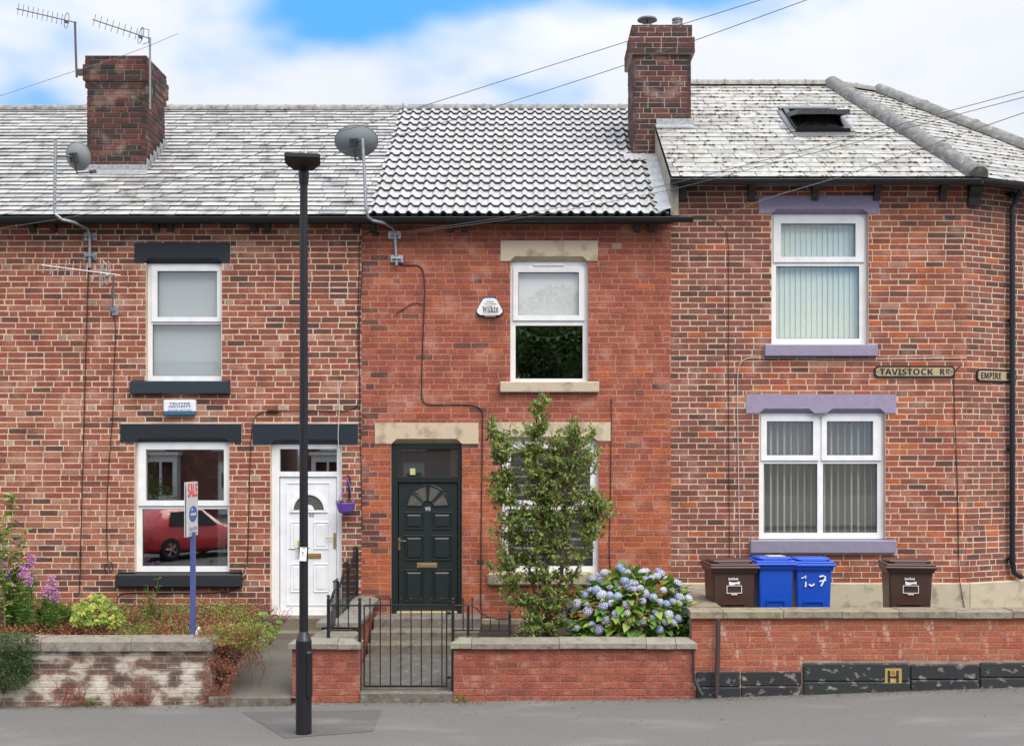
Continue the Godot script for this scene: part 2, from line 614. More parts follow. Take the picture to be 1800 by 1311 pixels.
# ------------------------------------------------------------------ brickwork
var brick_meshes := {}
func brick_shape(m: MB, l: float, h: float, d: float) -> void:
	var b := 0.004
	var f := [Vector3(-l / 2 + b, -h / 2 + b, 0), Vector3(l / 2 - b, -h / 2 + b, 0), Vector3(l / 2 - b, h / 2 - b, 0), Vector3(-l / 2 + b, h / 2 - b, 0)]
	var g := [Vector3(-l / 2, -h / 2, -b), Vector3(l / 2, -h / 2, -b), Vector3(l / 2, h / 2, -b), Vector3(-l / 2, h / 2, -b)]
	m.quad(f[0], f[1], f[2], f[3])
	for k in 4:
		var j := (k + 1) % 4
		m.quad(g[k], g[j], f[j], f[k])
		var e := Vector3(0, 0, -d)
		m.quad(g[k] + e, g[j] + e, g[j], g[k])

# A wall in its own plane (x along, y up, front at z = 0), put in place by xf. holes: rectangles [x0, y0, x1, y1] without bricks; voids: those cut right through.
func brick_wall(parent: Node3D, base: String, xf: Transform3D, x0: float, y0: float, x1: float, y1: float, holes: Array, voids: Array, opt: Dictionary) -> MeshInstance3D:
	var course: float = opt.get("course", 0.0768)
	var blen: float = opt.get("len", 0.24)
	var joint: float = opt.get("joint", 0.0118)
	var deep: float = opt.get("recess", 0.004)
	var pal: Array = opt.pal
	var bm: Material = opt.get("mat", M.brick)
	var wall: MeshInstance3D = opt.get("into")
	if wall == null:
		var m := mb(opt.mortar)
		m.xf = xf
		m.slab(x0, y0, x1, y1, voids, -opt.get("thick", 0.3), -deep)
		wall = commit(m, base, opt.get("mortar_mat", M.mortar), parent)
	var list := []
	var row := 0
	var y := y0
	while y < y1 - 0.02:
		var c0 := y + joint / 2
		var c1 := minf(y + course - joint / 2, y1 - 0.002)
		var cuts := [x0, x1]
		for h in holes:
			if h[1] < c1 and h[3] > c0:
				cuts.append(clampf(h[0], x0, x1))
				cuts.append(clampf(h[2], x0, x1))
		cuts.sort()
		var header: bool = row % int(opt.get("header_every", 6)) == 3
		var x: float = opt.get("start", x0) - blen * (0.5 if row % 2 else 0.0) - (0.06 if header else 0.0) - r(0, 0.02)
		var turn := 0
		while x < x1:
			var l := (blen * 0.5 if header and turn % 2 else blen) * (1.0 + r(-0.03, 0.03))
			if not header and rng.randf() < 0.04: l *= 0.5
			turn += 1
			for s in cuts.size() - 1:
				var a := maxf(x + joint / 2, cuts[s] + (joint / 3 if cuts[s] > x0 else 0.0))
				var b := minf(x + l - joint / 2, cuts[s + 1] - (joint / 3 if cuts[s + 1] < x1 else 0.0))
				if b - a < 0.018: continue
				var lo := c0
				var hi := c1
				for h in holes:
					if h[0] < (a + b) / 2 and h[2] > (a + b) / 2:
						if h[1] <= lo + 0.001 and h[3] >= hi - 0.001: hi = lo
						elif h[1] <= lo + 0.001: lo = maxf(lo, h[3] + 0.002)
						elif h[3] >= hi - 0.001: hi = minf(hi, h[1] - 0.002)
						elif h[3] - lo < hi - h[1]: lo = maxf(lo, h[3])
						else: hi = minf(hi, h[1])
				if hi - lo < 0.014: continue
				var col: Color = opt.pick.call((a + b) / 2, y, header and l < blen * 0.7) if opt.has("pick") else pal[rng.randi() % pal.size()]
				list.append([a, b, lo, hi, col])
			x += l
		row += 1
		y += course
	var area := func(p): return (p[1] - p[0]) * (p[3] - p[2])
	var order := []
	for k in list.size(): order.append([area.call(list[k]), k])
	order.sort_custom(func(p, q): return p[0] > q[0] if absf(p[0] - q[0]) > 0.004 else p[1] < q[1])
	var limit: int = opt.get("limit", 300)
	var rest := mb()
	for k in order.size():
		var p: Array = list[order[k][1]]
		var l: float = p[1] - p[0]
		var h: float = p[3] - p[2]
		var push := r(-0.0025, 0.002)
		var t := xf * Transform3D(Basis(Vector3(0, 0, 1), r(-0.006, 0.006)) * Basis(Vector3(0, 1, 0), r(-0.008, 0.008)), Vector3((p[0] + p[1]) / 2, (p[2] + p[3]) / 2, push))
		if k < limit:
			var key := [p[4], l < blen * 0.75, h < course * 0.7, opt.get("thick", 0.3) < 0.1]
			if not brick_meshes.has(key):
				var u := mb(p[4])
				brick_shape(u, 0.11 if key[1] else 0.23, 0.03 if key[2] else 0.066, 0.05)
				brick_meshes[key] = u.mesh()
			var sx := l / (0.11 if key[1] else 0.23)
			var sy := h / (0.03 if key[2] else 0.066)
			place(brick_meshes[key], "brick", bm, wall, Transform3D(t.basis * Basis.from_scale(Vector3(sx, sy, 1)), t.origin))
		else:
			rest.xf = t
			rest.col = p[4]
			brick_shape(rest, l, h, 0.05)
	if rest.v.size():
		var o := commit(rest, "brickwork", bm, wall)
		o.set_meta("kind", "stuff")
	return wall

func vary(c: Color, k := 0.1) -> Color:
	var f := 1.0 + r(-k, k)
	return Color(c.r * f, c.g * f * (1 + r(-k, k) * 0.4), c.b * f * (1 + r(-k, k) * 0.4))

func tones(list: Array, n := 3, k := 0.1) -> Array:
	var out := []
	for c in list:
		for i in n: out.append(vary(c, k))
	return out

# ------------------------------------------------------------------ windows and doors (drawing units on the house front)
func rect(a: Array) -> Array:   # [u0, v0, u1, v1] to [x0, y0, x1, y1]
	return [mx(a[0]), my(a[3]), mx(a[2]), my(a[1])]

func lintel(parent: Node3D, q: Array, notches: Array, material: Material, col: Color) -> MeshInstance3D:
	var p := rect(q)
	var m := mb(col)
	var z := 0.012
	var y: float = p[1] + (p[3] - p[1]) * 0.24
	var shape := PackedVector2Array([Vector2(p[2], p[1]), Vector2(p[2], p[3]), Vector2(p[0], p[3]), Vector2(p[0], p[1])])
	for k in notches:
		var a := mx(k[0])
		var b := mx(k[1])
		for c in [Vector2(a, p[1]), Vector2(a + 0.07, y), Vector2(b - 0.07, y), Vector2(b, p[1])]: shape.append(c)
	m.prism(shape, -0.03, z)
	m.span(Vector3(p[0], y + 0.002, -0.2), Vector3(p[2], p[3], -0.031))
	# the stopped chamfer sloping back to the frame
	for k in notches:
		var a := mx(k[0])
		var b := mx(k[1])
		m.quad(Vector3(a, p[1] - 0.004, -0.095), Vector3(b, p[1] - 0.004, -0.095), Vector3(b - 0.07, y, z - 0.001), Vector3(a + 0.07, y, z - 0.001))
		m.tri(Vector3(a, p[1], z - 0.001), Vector3(a, p[1] - 0.004, -0.095), Vector3(a + 0.07, y, z - 0.001))
		m.tri(Vector3(b, p[1], z - 0.001), Vector3(b - 0.07, y, z - 0.001), Vector3(b, p[1] - 0.004, -0.095))
	return commit(m, "lintel", material, parent)

func sill(parent: Node3D, q: Array, material: Material, col: Color, proud := 0.07, bev := 0.012) -> MeshInstance3D:
	var p := rect(q)
	var m := mb(col)
	m.span(Vector3(p[0], p[1], -0.16), Vector3(p[2], p[3], proud), bev)
	return commit(m, "sill", material, parent)

func bars(m: MB, outer: Array, inner: Array, z0: float, z1: float) -> void:
	m.slab(outer[0], outer[1], outer[2], outer[3], inner, z0, z1)

func window(house: Node3D, outer: Array, panes: Array, sashes: Array, label: String, glass := "glass", lower := "", zf := -0.085) -> Node3D:
	var p := rect(outer)
	var w := group_node("window", house, Vector3((p[0] + p[2]) / 2, p[1], zf))
	if label: w.set_meta("label", label)
	var holes := []
	for q in panes: holes.append(rect(q))
	var m := mb(lin(0.84, 0.85, 0.86))
	bars(m, p, holes, zf - 0.06, zf)
	commit(m, "frame", M.upvc, w)
	for s in sashes:
		m = mb(lin(0.84, 0.85, 0.86))
		bars(m, rect(s), [rect(panes[s[4]])], zf + 0.001, zf + 0.022)
		var s_rect := rect(s)
		# rounded outer bead of the opening light
		m.tube([Vector3(s_rect[0], s_rect[1], zf + 0.016), Vector3(s_rect[2], s_rect[1], zf + 0.016)], 0.007, 6)
		commit(m, "sash", M.upvc, w)
	for k in panes.size():
		var h: Array = holes[k]
		m = mb(lin(0.1))
		bars(m, [h[0] - 0.004, h[1] - 0.004, h[2] + 0.004, h[3] + 0.004], [[h[0] + 0.005, h[1] + 0.005, h[2] - 0.005, h[3] - 0.005]], zf - 0.03, zf - 0.012)
		commit(m, "gasket", M.dull, w)
		pane(w, h, zf - 0.02, glass if k == 0 or not lower else lower)
	return w

# a sealed unit: the two faces of each of its two sheets, or one solid coated sheet
func pane(w: Node3D, h: Array, z: float, glass: String) -> void:
	var m := mb()
	if glass == "coated_glass":
		m.span(Vector3(h[0], h[1], z - 0.008), Vector3(h[2], h[3], z))
	else:
		for d in [0.0, 0.004, 0.016, 0.02]:
			m.quad(Vector3(h[0], h[1], z - d), Vector3(h[2], h[1], z - d), Vector3(h[2], h[3], z - d), Vector3(h[0], h[3], z - d))
	commit(m, "pane", M[glass], w)

func panel(m: MB, q: Array, z: float, high := 0.012, edge := 0.018) -> void:
	# raised and fielded panel with a moulding round it
	var p := rect(q)
	var a := [Vector3(p[0], p[1], z), Vector3(p[2], p[1], z), Vector3(p[2], p[3], z), Vector3(p[0], p[3], z)]
	var ins := func(d: float, h: float) -> Array:
		return [Vector3(p[0] + d, p[1] + d, z + h), Vector3(p[2] - d, p[1] + d, z + h), Vector3(p[2] - d, p[3] - d, z + h), Vector3(p[0] + d, p[3] - d, z + h)]
	var steps := [a, ins.call(0.008, high), ins.call(0.018, high), ins.call(0.026, 0.001), ins.call(0.034, 0.001), ins.call(0.034 + edge, high)]
	for s in steps.size() - 1:
		for k in 4:
			m.quad(steps[s][k], steps[s][(k + 1) % 4], steps[s + 1][(k + 1) % 4], steps[s + 1][k])
	var t: Array = steps[-1]
	m.quad(t[0], t[1], t[2], t[3])

func half_disc(c: Vector2, r0: float, r1: float, a0: float, a1: float, n := 10) -> PackedVector2Array:
	var p := PackedVector2Array()
	for k in n + 1:
		var t := lerpf(a0, a1, float(k) / n)
		p.append(c + Vector2(cos(t), sin(t)) * r1)
	for k in n + 1:
		var t := lerpf(a1, a0, float(k) / n)
		p.append(c + Vector2(cos(t), sin(t)) * maxf(r0, 0.001 * (k + 1)))
	return p

# ------------------------------------------------------------------ roofing
func slate_shape(m: MB, l: float, t: float, top: Color, edge: Color) -> void:
	var a := Vector3(-0.5, 0, t)
	var b := Vector3(0.5, 0, t)
	var c := Vector3(0.5, l, 0.003)
	var d := Vector3(-0.5, l, 0.003)
	m.col = top
	m.quad(a, b, c, d)
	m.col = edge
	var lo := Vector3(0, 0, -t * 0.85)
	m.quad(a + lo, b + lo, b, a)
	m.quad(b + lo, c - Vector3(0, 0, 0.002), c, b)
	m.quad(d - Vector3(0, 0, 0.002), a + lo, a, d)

# O: a point on the eaves, U along, V up the slope, N outwards; ends(v) gives where a row starts and stops
func slates(roof: Node3D, O: Vector3, U: Vector3, V: Vector3, N: Vector3, rows: int, gauge: float, wide: float, ends: Callable, pal: Array, edge: Color, material: Material, limit := 300, thick := 0.013) -> void:
	var list := []
	for k in rows:
		var e: Array = ends.call((k + 0.5) * gauge)
		var u: float = e[0] - r(0, wide)
		while u < e[1]:
			var w := wide * r(0.75, 1.25)
			var a := maxf(u, e[0])
			var b := minf(u + w - 0.008, e[1])
			if b - a > 0.03: list.append([a, b, k])
			u += w
	var order := range(list.size())
	order.sort_custom(func(p, q): return (list[p][1] - list[p][0]) * (40.0 - list[p][2]) > (list[q][1] - list[q][0]) * (40.0 - list[q][2]))
	var shapes := []
	for c in pal:
		var s := mb()
		slate_shape(s, gauge * 1.3, thick, c, edge)
		shapes.append(s.mesh())
	var rest := mb()
	for k in order.size():
		var p: Array = list[order[k]]
		var tilt := Basis(N, r(-0.012, 0.012)) * Basis(U, r(-0.012, 0.02))
		var t := Transform3D(tilt * Basis(U * (p[1] - p[0]), V, N), O + U * (p[0] + p[1]) / 2 + V * (p[2] * gauge + r(-0.006, 0.006)) + N * (0.012 + r(0, 0.003)))
		var pick := rng.randi() % pal.size()
		if k < limit:
			place(shapes[pick], "slate", material, roof, t)
		else:
			rest.xf = t
			slate_shape(rest, gauge * 1.3, thick, pal[pick], edge)
	if rest.v.size():
		commit(rest, "slating", material, roof).set_meta("kind", "stuff")

func ridge_tile(roof: Node3D, base: String, a: Vector3, b: Vector3, rad: float, col: Color, up := Vector3.UP) -> void:
	var d := (b - a).normalized()
	var s := d.cross(up).normalized()
	var u := s.cross(d).normalized()
	var m := mb(col)
	var rows := []
	for q in [[0.0, 1.0], [0.02, 1.12], [0.07, 1.12], [0.09, 1.0], [1.0, 1.0]]:
		var row := []
		for k in 9:
			var t := PI * k / 8.0
			row.append(a + (b - a) * q[0] + (s * cos(t) + u * sin(t)) * rad * q[1])
		rows.append(row)
	m.sheet(rows)
	for q in [0, 4]:
		for k in 8: m.out([rows[q][k], rows[q][k + 1], (rows[q][0] + rows[q][8]) / 2], a.lerp(b, 0.5))
	commit(m, base, M.ridge, roof)

func gutter_run(house: Node3D, a: Vector3, b: Vector3, rad: float) -> MeshInstance3D:
	var m := mb(lin(0.018, 0.022, 0.026))
	var d := (b - a).normalized()
	var s := Vector3.UP.cross(d).normalized() * -1.0
	var rows := []
	for e in [a, b]:
		var row := []
		for k in 9:
			var t := PI + PI * k / 8.0
			row.append(e + (s * cos(t) + Vector3.UP * sin(t)) * rad)
		for k in 9:
			var t := TAU - PI * k / 8.0
			row.append(e + (s * cos(t) + Vector3.UP * sin(t)) * (rad - 0.006))
		rows.append(row)
	m.sheet(rows, true)
	m.tube([a + s * rad, b + s * rad], 0.006, 5)
	m.tube([a - s * rad, b - s * rad], 0.006, 5)
	# joint collars every two metres
	var n := int(a.distance_to(b) / 2.0)
	for k in n:
		var p := a.lerp(b, (k + 0.6) / (n + 0.2))
		var rr := []
		for q in [-0.04, 0.04]:
			var row := []
			for j in 9:
				var t := PI + PI * j / 8.0
				row.append(p + d * q + (s * cos(t) + Vector3.UP * sin(t)) * (rad + 0.006))
			rr.append(row)
		m.sheet(rr)
	return commit(m, "gutter", M.gloss, house)

func corbel(house: Node3D, u: float, v0: float, v1: float, wide: float, col: Color) -> void:
	var x := mx(u)
	var y1 := my(v0)
	var y0 := my(v1)
	var m := mb(col)
	var p := PackedVector2Array()
	for q in [[0.0, y0], [0.05, y0], [0.06, lerpf(y0, y1, 0.35)], [0.1, lerpf(y0, y1, 0.62)], [0.15, lerpf(y0, y1, 0.78)], [0.16, y1], [0.0, y1]]:
		p.append(Vector2(q[0], q[1]))
	m.xf = Transform3D(Basis(Vector3(0, 0, 1), Vector3(0, 1, 0), Vector3(-1, 0, 0)), Vector3(x, 0, 0.002))
	m.prism(p, -wide / 2, wide / 2)
	commit(m, "corbel", M.gloss, house)

# ------------------------------------------------------------------ the houses
const PARTY := [-10.2, -5.86, -2.2, 1.865, 5.75]

func room(house: Node3D, x0: float, x1: float, top: float, col: Color) -> void:
	# the inside: party walls, back wall, floors and ceiling
	var m := mb(col)
	m.span(Vector3(x0 + 0.01, 0.3, -8.0), Vector3(x0 + 0.11, top, -0.31))
	m.span(Vector3(x1 - 0.11, 0.3, -8.0), Vector3(x1 - 0.01, top, -0.31))
	m.span(Vector3(x0 + 0.01, 0.3, -8.2), Vector3(x1 - 0.01, top, -8.01))
	m.span(Vector3(x0 + 0.12, 0.3, -4.3), Vector3(x1 - 0.12, top - 0.11, -4.2))
	for y in [0.35, 3.25, top - 0.1]:
		m.span(Vector3(x0 + 0.12, y, -7.99), Vector3(x1 - 0.12, y + 0.1, -0.31))
	commit(m, "interior", M.plaster, house)

func roof_deck(house: Node3D, x0: float, x1: float, eave: Vector3, ridge: Vector3) -> MeshInstance3D:
	var m := mb(lin(0.05))
	var t := Vector3(0, -0.09, 0)
	var back := Vector3(0, eave.y, 2 * ridge.z - eave.z)
	var a := [Vector3(x0, eave.y, eave.z), Vector3(x1, eave.y, eave.z), Vector3(x1, ridge.y, ridge.z), Vector3(x0, ridge.y, ridge.z), Vector3(x1, back.y, back.z), Vector3(x0, back.y, back.z)]
	m.quad(a[0], a[1], a[2], a[3])
	m.quad(a[3], a[2], a[4], a[5])
	m.quad(a[1] + t, a[0] + t, a[3] + t, a[2] + t)
	m.quad(a[2] + t, a[3] + t, a[5] + t, a[4] + t)
	m.quad(a[0] + t, a[1] + t, a[1], a[0])
	m.quad(a[4], a[4] + t, a[5] + t, a[5])
	for k in [[0, 3, 5], [1, 2, 4]]:
		m.out([a[k[0]], a[k[0]] + t, a[k[1]] + t, a[k[1]]], Vector3((x0 + x1) / 2, 7, ridge.z))
		m.out([a[k[1]], a[k[1]] + t, a[k[2]] + t, a[k[2]]], Vector3((x0 + x1) / 2, 7, ridge.z))
	return commit(m, "roof", M.dull, house)

func chimney(house: Node3D, a: Vector3, b: Vector3, ease: Array, pal: Array, mortar: Color) -> MeshInstance3D:
	# a: lower left front corner; b: upper right back corner. ease: [height from the top, how far proud] of the oversailing courses
	var m := mb(mortar)
	m.span(Vector3(a.x + 0.008, a.y, b.z + 0.008), Vector3(b.x - 0.008, b.y - 0.012, a.z - 0.008))
	for e in ease:
		m.span(Vector3(a.x - e[2] + 0.008, b.y - e[0], b.z - e[2] + 0.008), Vector3(b.x + e[2] - 0.008, b.y - e[1], a.z + e[2] - 0.008))
	var c := commit(m, "chimney", M.mortar, house)
	var bands := [[a.y, b.y - ease[0][0], 0.0]]
	for e in ease: bands.append([b.y - e[0], b.y - e[1], e[2]])
	for q in bands:
		var g: float = q[2]
		var opt := {"pal": pal, "mortar": mortar, "into": c, "limit": 170 if g == 0 else 20, "course": 0.0775, "header_every": 5}
		brick_wall(house, "", Transform3D(Basis(), Vector3(0, 0, a.z + g)), a.x - g, q[0], b.x + g, q[1], [], [], opt)
		opt.limit = 60 if g == 0 else 10
		var right := Transform3D(Basis(Vector3(0, 0, -1), Vector3.UP, Vector3(1, 0, 0)), Vector3(b.x + g, 0, 0))
		brick_wall(house, "", right, -a.z - g, q[0], -b.z + g, q[1], [], [], opt)
		var left := Transform3D(Basis(Vector3(0, 0, 1), Vector3.UP, Vector3(-1, 0, 0)), Vector3(a.x - g, 0, 0))
		brick_wall(house, "", left, b.z - g, q[0], a.z + g, q[1], [], [], opt)
	return c

func make_terrace() -> void:
	var E1 := Vector3(0, my(381, 0.2), 0.2)
	var R1 := Vector3(0, my(194, -4.0), -4.0)
	var V1 := (R1 - E1).normalized()
	var N1 := Vector3(1, 0, 0).cross(V1)
	var long1 := E1.distance_to(R1)
	var cream := lin(0.78, 0.63, 0.47)
	var old_red := tones([lin(0.37, 0.1, 0.06), lin(0.32, 0.088, 0.055), lin(0.41, 0.118, 0.068), lin(0.34, 0.1, 0.064)], 3, 0.08)
	var dark_tone := tones([lin(0.2, 0.075, 0.054), lin(0.14, 0.062, 0.048), lin(0.24, 0.085, 0.058)])
	var faded := tones([lin(0.46, 0.165, 0.1), lin(0.5, 0.22, 0.15), lin(0.44, 0.15, 0.09)])
	var bleached := tones([lin(0.52, 0.34, 0.25), lin(0.48, 0.3, 0.22)], 2)
	var bright := tones([lin(0.53, 0.13, 0.047), lin(0.56, 0.15, 0.055), lin(0.49, 0.112, 0.045)])
	var rose := tones([lin(0.43, 0.112, 0.062), lin(0.4, 0.1, 0.057), lin(0.45, 0.125, 0.066), lin(0.38, 0.094, 0.054)], 3, 0.06)
	var plum := tones([lin(0.29, 0.092, 0.062), lin(0.25, 0.085, 0.06), lin(0.31, 0.12, 0.085), lin(0.33, 0.1, 0.065)])
	var any := func(p: Array) -> Color: return p[rng.randi() % p.size()]
	var patch := FastNoiseLite.new()
	patch.seed = 12
	patch.frequency = 0.55
	var pick_left := func(x: float, y: float, head: bool) -> Color:
		var q := rng.randf()
		var n := patch.get_noise_2d(x, y * 1.4)
		if head and q < 0.4: return any.call(bleached)
		if x > -3.0 and q < 0.16 + 0.5 * maxf(0.0, x + 2.75): return any.call(dark_tone)
		if y > 5.2 and q < 0.3: return any.call(dark_tone)  # dark bricks come more often near the wall top
		if y < 1.25 and q < 0.3: return any.call(dark_tone)  # and more often again near the ground
		if y < 3.4 and x < -4.3 and q < 0.45 + n: return any.call(faded)
		if q > 0.9 - n * 0.2: return any.call(dark_tone)
		if q > 0.78: return any.call(faded)
		return any.call(old_red)
	var pick_mid := func(x: float, y: float, head: bool) -> Color:
		var q := rng.randf()
		var n := patch.get_noise_2d(x + 20, y)
		if head and q < 0.09: return any.call(bleached)
		if x < -1.95 and q < 0.35: return any.call(dark_tone)
		if q < clampf((3.5 - y) * 0.6, 0.03, 0.8) + n * 0.4: return any.call(bright)
		if q > 0.985: return any.call(dark_tone)
		return any.call(rose)
	var pick_right := func(x: float, y: float, head: bool) -> Color:
		var q := rng.randf()
		var n := patch.get_noise_2d(x * 1.2, y + 40)
		if q < (0.3 if x < 2.6 else 0.14) - n * 0.25: return any.call(dark_tone)
		if x < 3.1 and q < 0.93: return any.call(plum)
		if q > 0.87: return any.call(bright)
		if q > 0.74 - n * 0.2: return any.call(faded)
		return any.call(old_red)

	var slate_tones := tones([lin(0.46, 0.46, 0.465), lin(0.52, 0.52, 0.52), lin(0.56, 0.56, 0.55), lin(0.36, 0.35, 0.355), lin(0.5, 0.485, 0.48)], 2)  # lichen-pale slate, lightened further in place of sky sheen
	var navy := lin(0.009, 0.015, 0.023)
	var sand := lin(0.74, 0.61, 0.44)

	# ---- the house whose edge shows at the far left
	var h := thing("brick_house", Vector3(-8.0, 0, -4), "leftmost brick house, only a blank strip of wall and roof beyond the thin cable", "house", "terraced houses")
	var y0 := 0.3
	var top1 := my(389)
	brick_wall(h, "wall", Transform3D(), -10.2, y0, PARTY[1], top1, [], [], {"mortar": cream, "pal": old_red, "pick": pick_left, "limit": 300})
	room(h, PARTY[0], PARTY[1], 5.6, lin(0.4))
	var roof := roof_deck(h, -10.2, PARTY[1], E1, R1)
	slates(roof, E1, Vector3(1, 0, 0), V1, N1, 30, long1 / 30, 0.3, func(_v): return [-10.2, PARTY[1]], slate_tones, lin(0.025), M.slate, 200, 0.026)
	for k in 9: ridge_tile(roof, "ridge_tile", Vector3(PARTY[1] - 0.46 * (k + 1), R1.y - 0.01, -4), Vector3(PARTY[1] - 0.46 * k, R1.y - 0.01, -4), 0.1, lin(0.2, 0.195, 0.19))
	gutter_run(h, Vector3(-10.2, my(383, 0.27), 0.27), Vector3(PARTY[1], my(383, 0.27), 0.27), 0.058)
	for u in [58, 95]: corbel(h, u, 387, 408, 0.075, lin(0.02))

	# ---- the white door's house
	h = thing("brick_house", Vector3(-4.0, 0, -4), "brick house with white front door, dark navy lintels and slate roof", "house", "terraced houses")
	var wu := [256, 462, 389, 669]
	var wl := [236, 777, 402, 1006]
	var dr := [475, 781, 600, 1084]
	var voids := [rect(wu), rect(wl), rect(dr)]
	var holes := voids + [rect([236, 427, 404, 462]), rect([230, 669, 405, 693]), rect([211, 745, 424, 777]), rect([205, 1006, 426, 1032]), rect([444, 745, 629, 781])]
	brick_wall(h, "wall", Transform3D(), PARTY[1], y0, PARTY[2], top1, holes, holes, {"mortar": cream, "pal": old_red, "pick": pick_left, "limit": 300})
	room(h, PARTY[1], PARTY[2], 5.6, lin(0.42, 0.4, 0.38))
	roof = roof_deck(h, PARTY[1], mx(648), E1, R1)
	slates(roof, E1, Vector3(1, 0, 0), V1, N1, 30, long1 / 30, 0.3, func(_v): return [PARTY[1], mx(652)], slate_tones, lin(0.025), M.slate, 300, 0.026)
	for k in 8: ridge_tile(roof, "ridge_tile", Vector3(PARTY[1] + 0.47 * k, R1.y - 0.01, -4), Vector3(PARTY[1] + 0.47 * (k + 1), R1.y - 0.01, -4), 0.1, vary(lin(0.22, 0.21, 0.2), 0.2))
	gutter_run(h, Vector3(PARTY[1], my(383, 0.27), 0.27), Vector3(PARTY[2], my(383, 0.27), 0.27), 0.058)
	for u in [275, 300, 447, 470, 626]: corbel(h, u, 387, 408, 0.075, lin(0.02))
	var stack := tones([lin(0.085, 0.034, 0.028), lin(0.12, 0.038, 0.029), lin(0.05, 0.029, 0.026), lin(0.15, 0.046, 0.033), lin(0.035, 0.025, 0.023)])
	var zc := -1.3
	chimney(h, Vector3(mx(152, zc), 6.25, zc), Vector3(mx(255, zc), my(98, zc), zc - 0.95), [[0.46, 0.36, 0.02], [0.36, 0.13, 0.045], [0.13, 0.0, 0.02]], stack, lin(0.26, 0.21, 0.18))
	flashing(h, E1, V1, N1, mx(152, zc) - 0.02, mx(255, zc) + 0.02, zc, 0.95, lin(0.42, 0.44, 0.46))
	var w := window(h, wu, [[273, 475, 379, 556], [264, 569, 385, 660]], [[263, 466, 388, 564, 0]], "upper window reflecting pale sky", "glass")
	lintel(w, [236, 427, 404, 462], [[252, 391]], M.painted_stone, navy)
	sill(w, [230, 670, 405, 693], M.painted_stone, lin(0.018, 0.03, 0.045))
	var m := mb(lin(0.5, 0.57, 0.59))  # added sheet: its pale tone stands in for sky mirrored in the glass
	m.span(Vector3(mx(257), my(668), -0.19), Vector3(mx(377), my(463), -0.185))
	commit(m, "blind", M.cloth, w)
	curtain(w, 376, 388, 463, 668, -0.19, lin(0.68, 0.72, 0.68))
	w = window(h, wl, [[253, 790, 391, 880], [246, 895, 397, 996]], [[240, 780, 402, 889, 0]], "wide lower window mirroring a red car", "coated_glass")
	lintel(w, [211, 745, 424, 777], [[236, 402]], M.painted_stone, navy)
	sill(w, [205, 1008, 426, 1032], M.painted_stone, lin(0.016, 0.02, 0.026), 0.09, 0.02)
	curtain(w, 374, 402, 780, 1004, -0.24, lin(0.66, 0.7, 0.66))
	white_door(h, dr)

	# ---- the green door's house
	h = thing("brick_house", Vector3(-0.17, 0, -4), "brick house with dark green front door, cream lintels and wavy tiled roof", "house", "terraced houses")
	wu = [897, 459, 1034, 671]
	wl = [883, 775, 1052, 1006]
	dr = [687, 780, 812, 1082]
	voids = [rect(wu), rect(wl), rect(dr)]
	holes = voids + [rect([880, 423, 1051, 459]), rect([879, 671, 1053, 690]), rect([860, 742, 1075, 775]), rect([857, 1005, 1055, 1030]), rect([659, 743, 841, 780])]
	brick_wall(h, "wall", Transform3D(), PARTY[2], my(1086), PARTY[3], top1, holes, holes, {"mortar": lin(0.5, 0.25, 0.19), "pal": rose, "pick": pick_mid, "limit": 300, "recess": 0.003, "joint": 0.01})
	m = mb(lin(0.42, 0.35, 0.26))
	m.span(Vector3(PARTY[2] + 0.3, 0.2, -0.25), Vector3(PARTY[3] - 0.01, my(1087), 0.04), 0.01)
	commit(m, "plinth", M.stone, h)
	room(h, PARTY[2], PARTY[3], 5.6, lin(0.3, 0.3, 0.28))
	roof = roof_deck(h, mx(650), PARTY[3], E1, R1)
	pantiles(roof, E1, V1, N1, long1)
	for k in 9: ridge_tile(roof, "ridge_tile", Vector3(mx(652) + 0.44 * k, R1.y + 0.0, -4), Vector3(mx(652) + 0.44 * (k + 1), R1.y + 0.0, -4), 0.1, lin(0.2, 0.205, 0.21))
	gutter_run(h, Vector3(PARTY[2], my(383, 0.27), 0.27), Vector3(mx(1218, 0.27), my(383, 0.27), 0.27), 0.058)
	for u in [655, 792, 817, 1120, 1145]: corbel(h, u, 387, 408, 0.075, lin(0.02))
	w = window(h, wu, [[911, 477, 1018, 553], [906, 571, 1025, 665]], [[902, 469, 1028, 562, 0]], "upper window with white blind over dark glass", "glass", "coated_glass")
	lintel(w, [880, 423, 1051, 459], [[896, 1033]], M.stone, sand)
	sill(w, [879, 671, 1053, 690], M.stone, lin(0.66, 0.55, 0.4))
	m = mb(lin(0.86, 0.88, 0.88))
	m.span(Vector3(mx(900), my(562), -0.16), Vector3(mx(1030), my(462), -0.155))
	commit(m, "blind", M.cloth, w)
	m = mb(lin(0.8))
	m.span(Vector3(mx(938), my(466), -0.083), Vector3(mx(992), my(461), -0.065), 0.004)
	commit(m, "trickle_vent", M.upvc, w)
	w = window(h, wl, [[898, 790, 1038, 880], [893, 896, 1043, 996]], [[888, 780, 1046, 887, 0]], "lower window half hidden by the tall shrub", "glass")
	lintel(w, [860, 742, 1075, 775], [[884, 1051]], M.stone, sand)
	sill(w, [857, 1006, 1055, 1029], M.stone, lin(0.5, 0.4, 0.3), 0.07, 0.025)
	m = mb(lin(0.28, 0.25, 0.23))
	for k in 13:
		m.box(Vector3(mx(968), my(790 + k * 16), -0.26), Vector3(1.15, 0.004, 0.05), 0, Basis(Vector3(1, 0, 0), 0.5))
	commit(m, "venetian_blind", M.cloth, w)
	green_door(h, dr)

	# ---- the corner house
	h = thing("brick_house", Vector3(3.9, 0, -4), "corner brick house with lilac lintels and mossy hipped slate roof", "house", "terraced houses")
	wu = [1357, 375, 1527, 605]
	wl = [1335, 726, 1557, 948]
	voids = [rect(wu), rect(wl)]
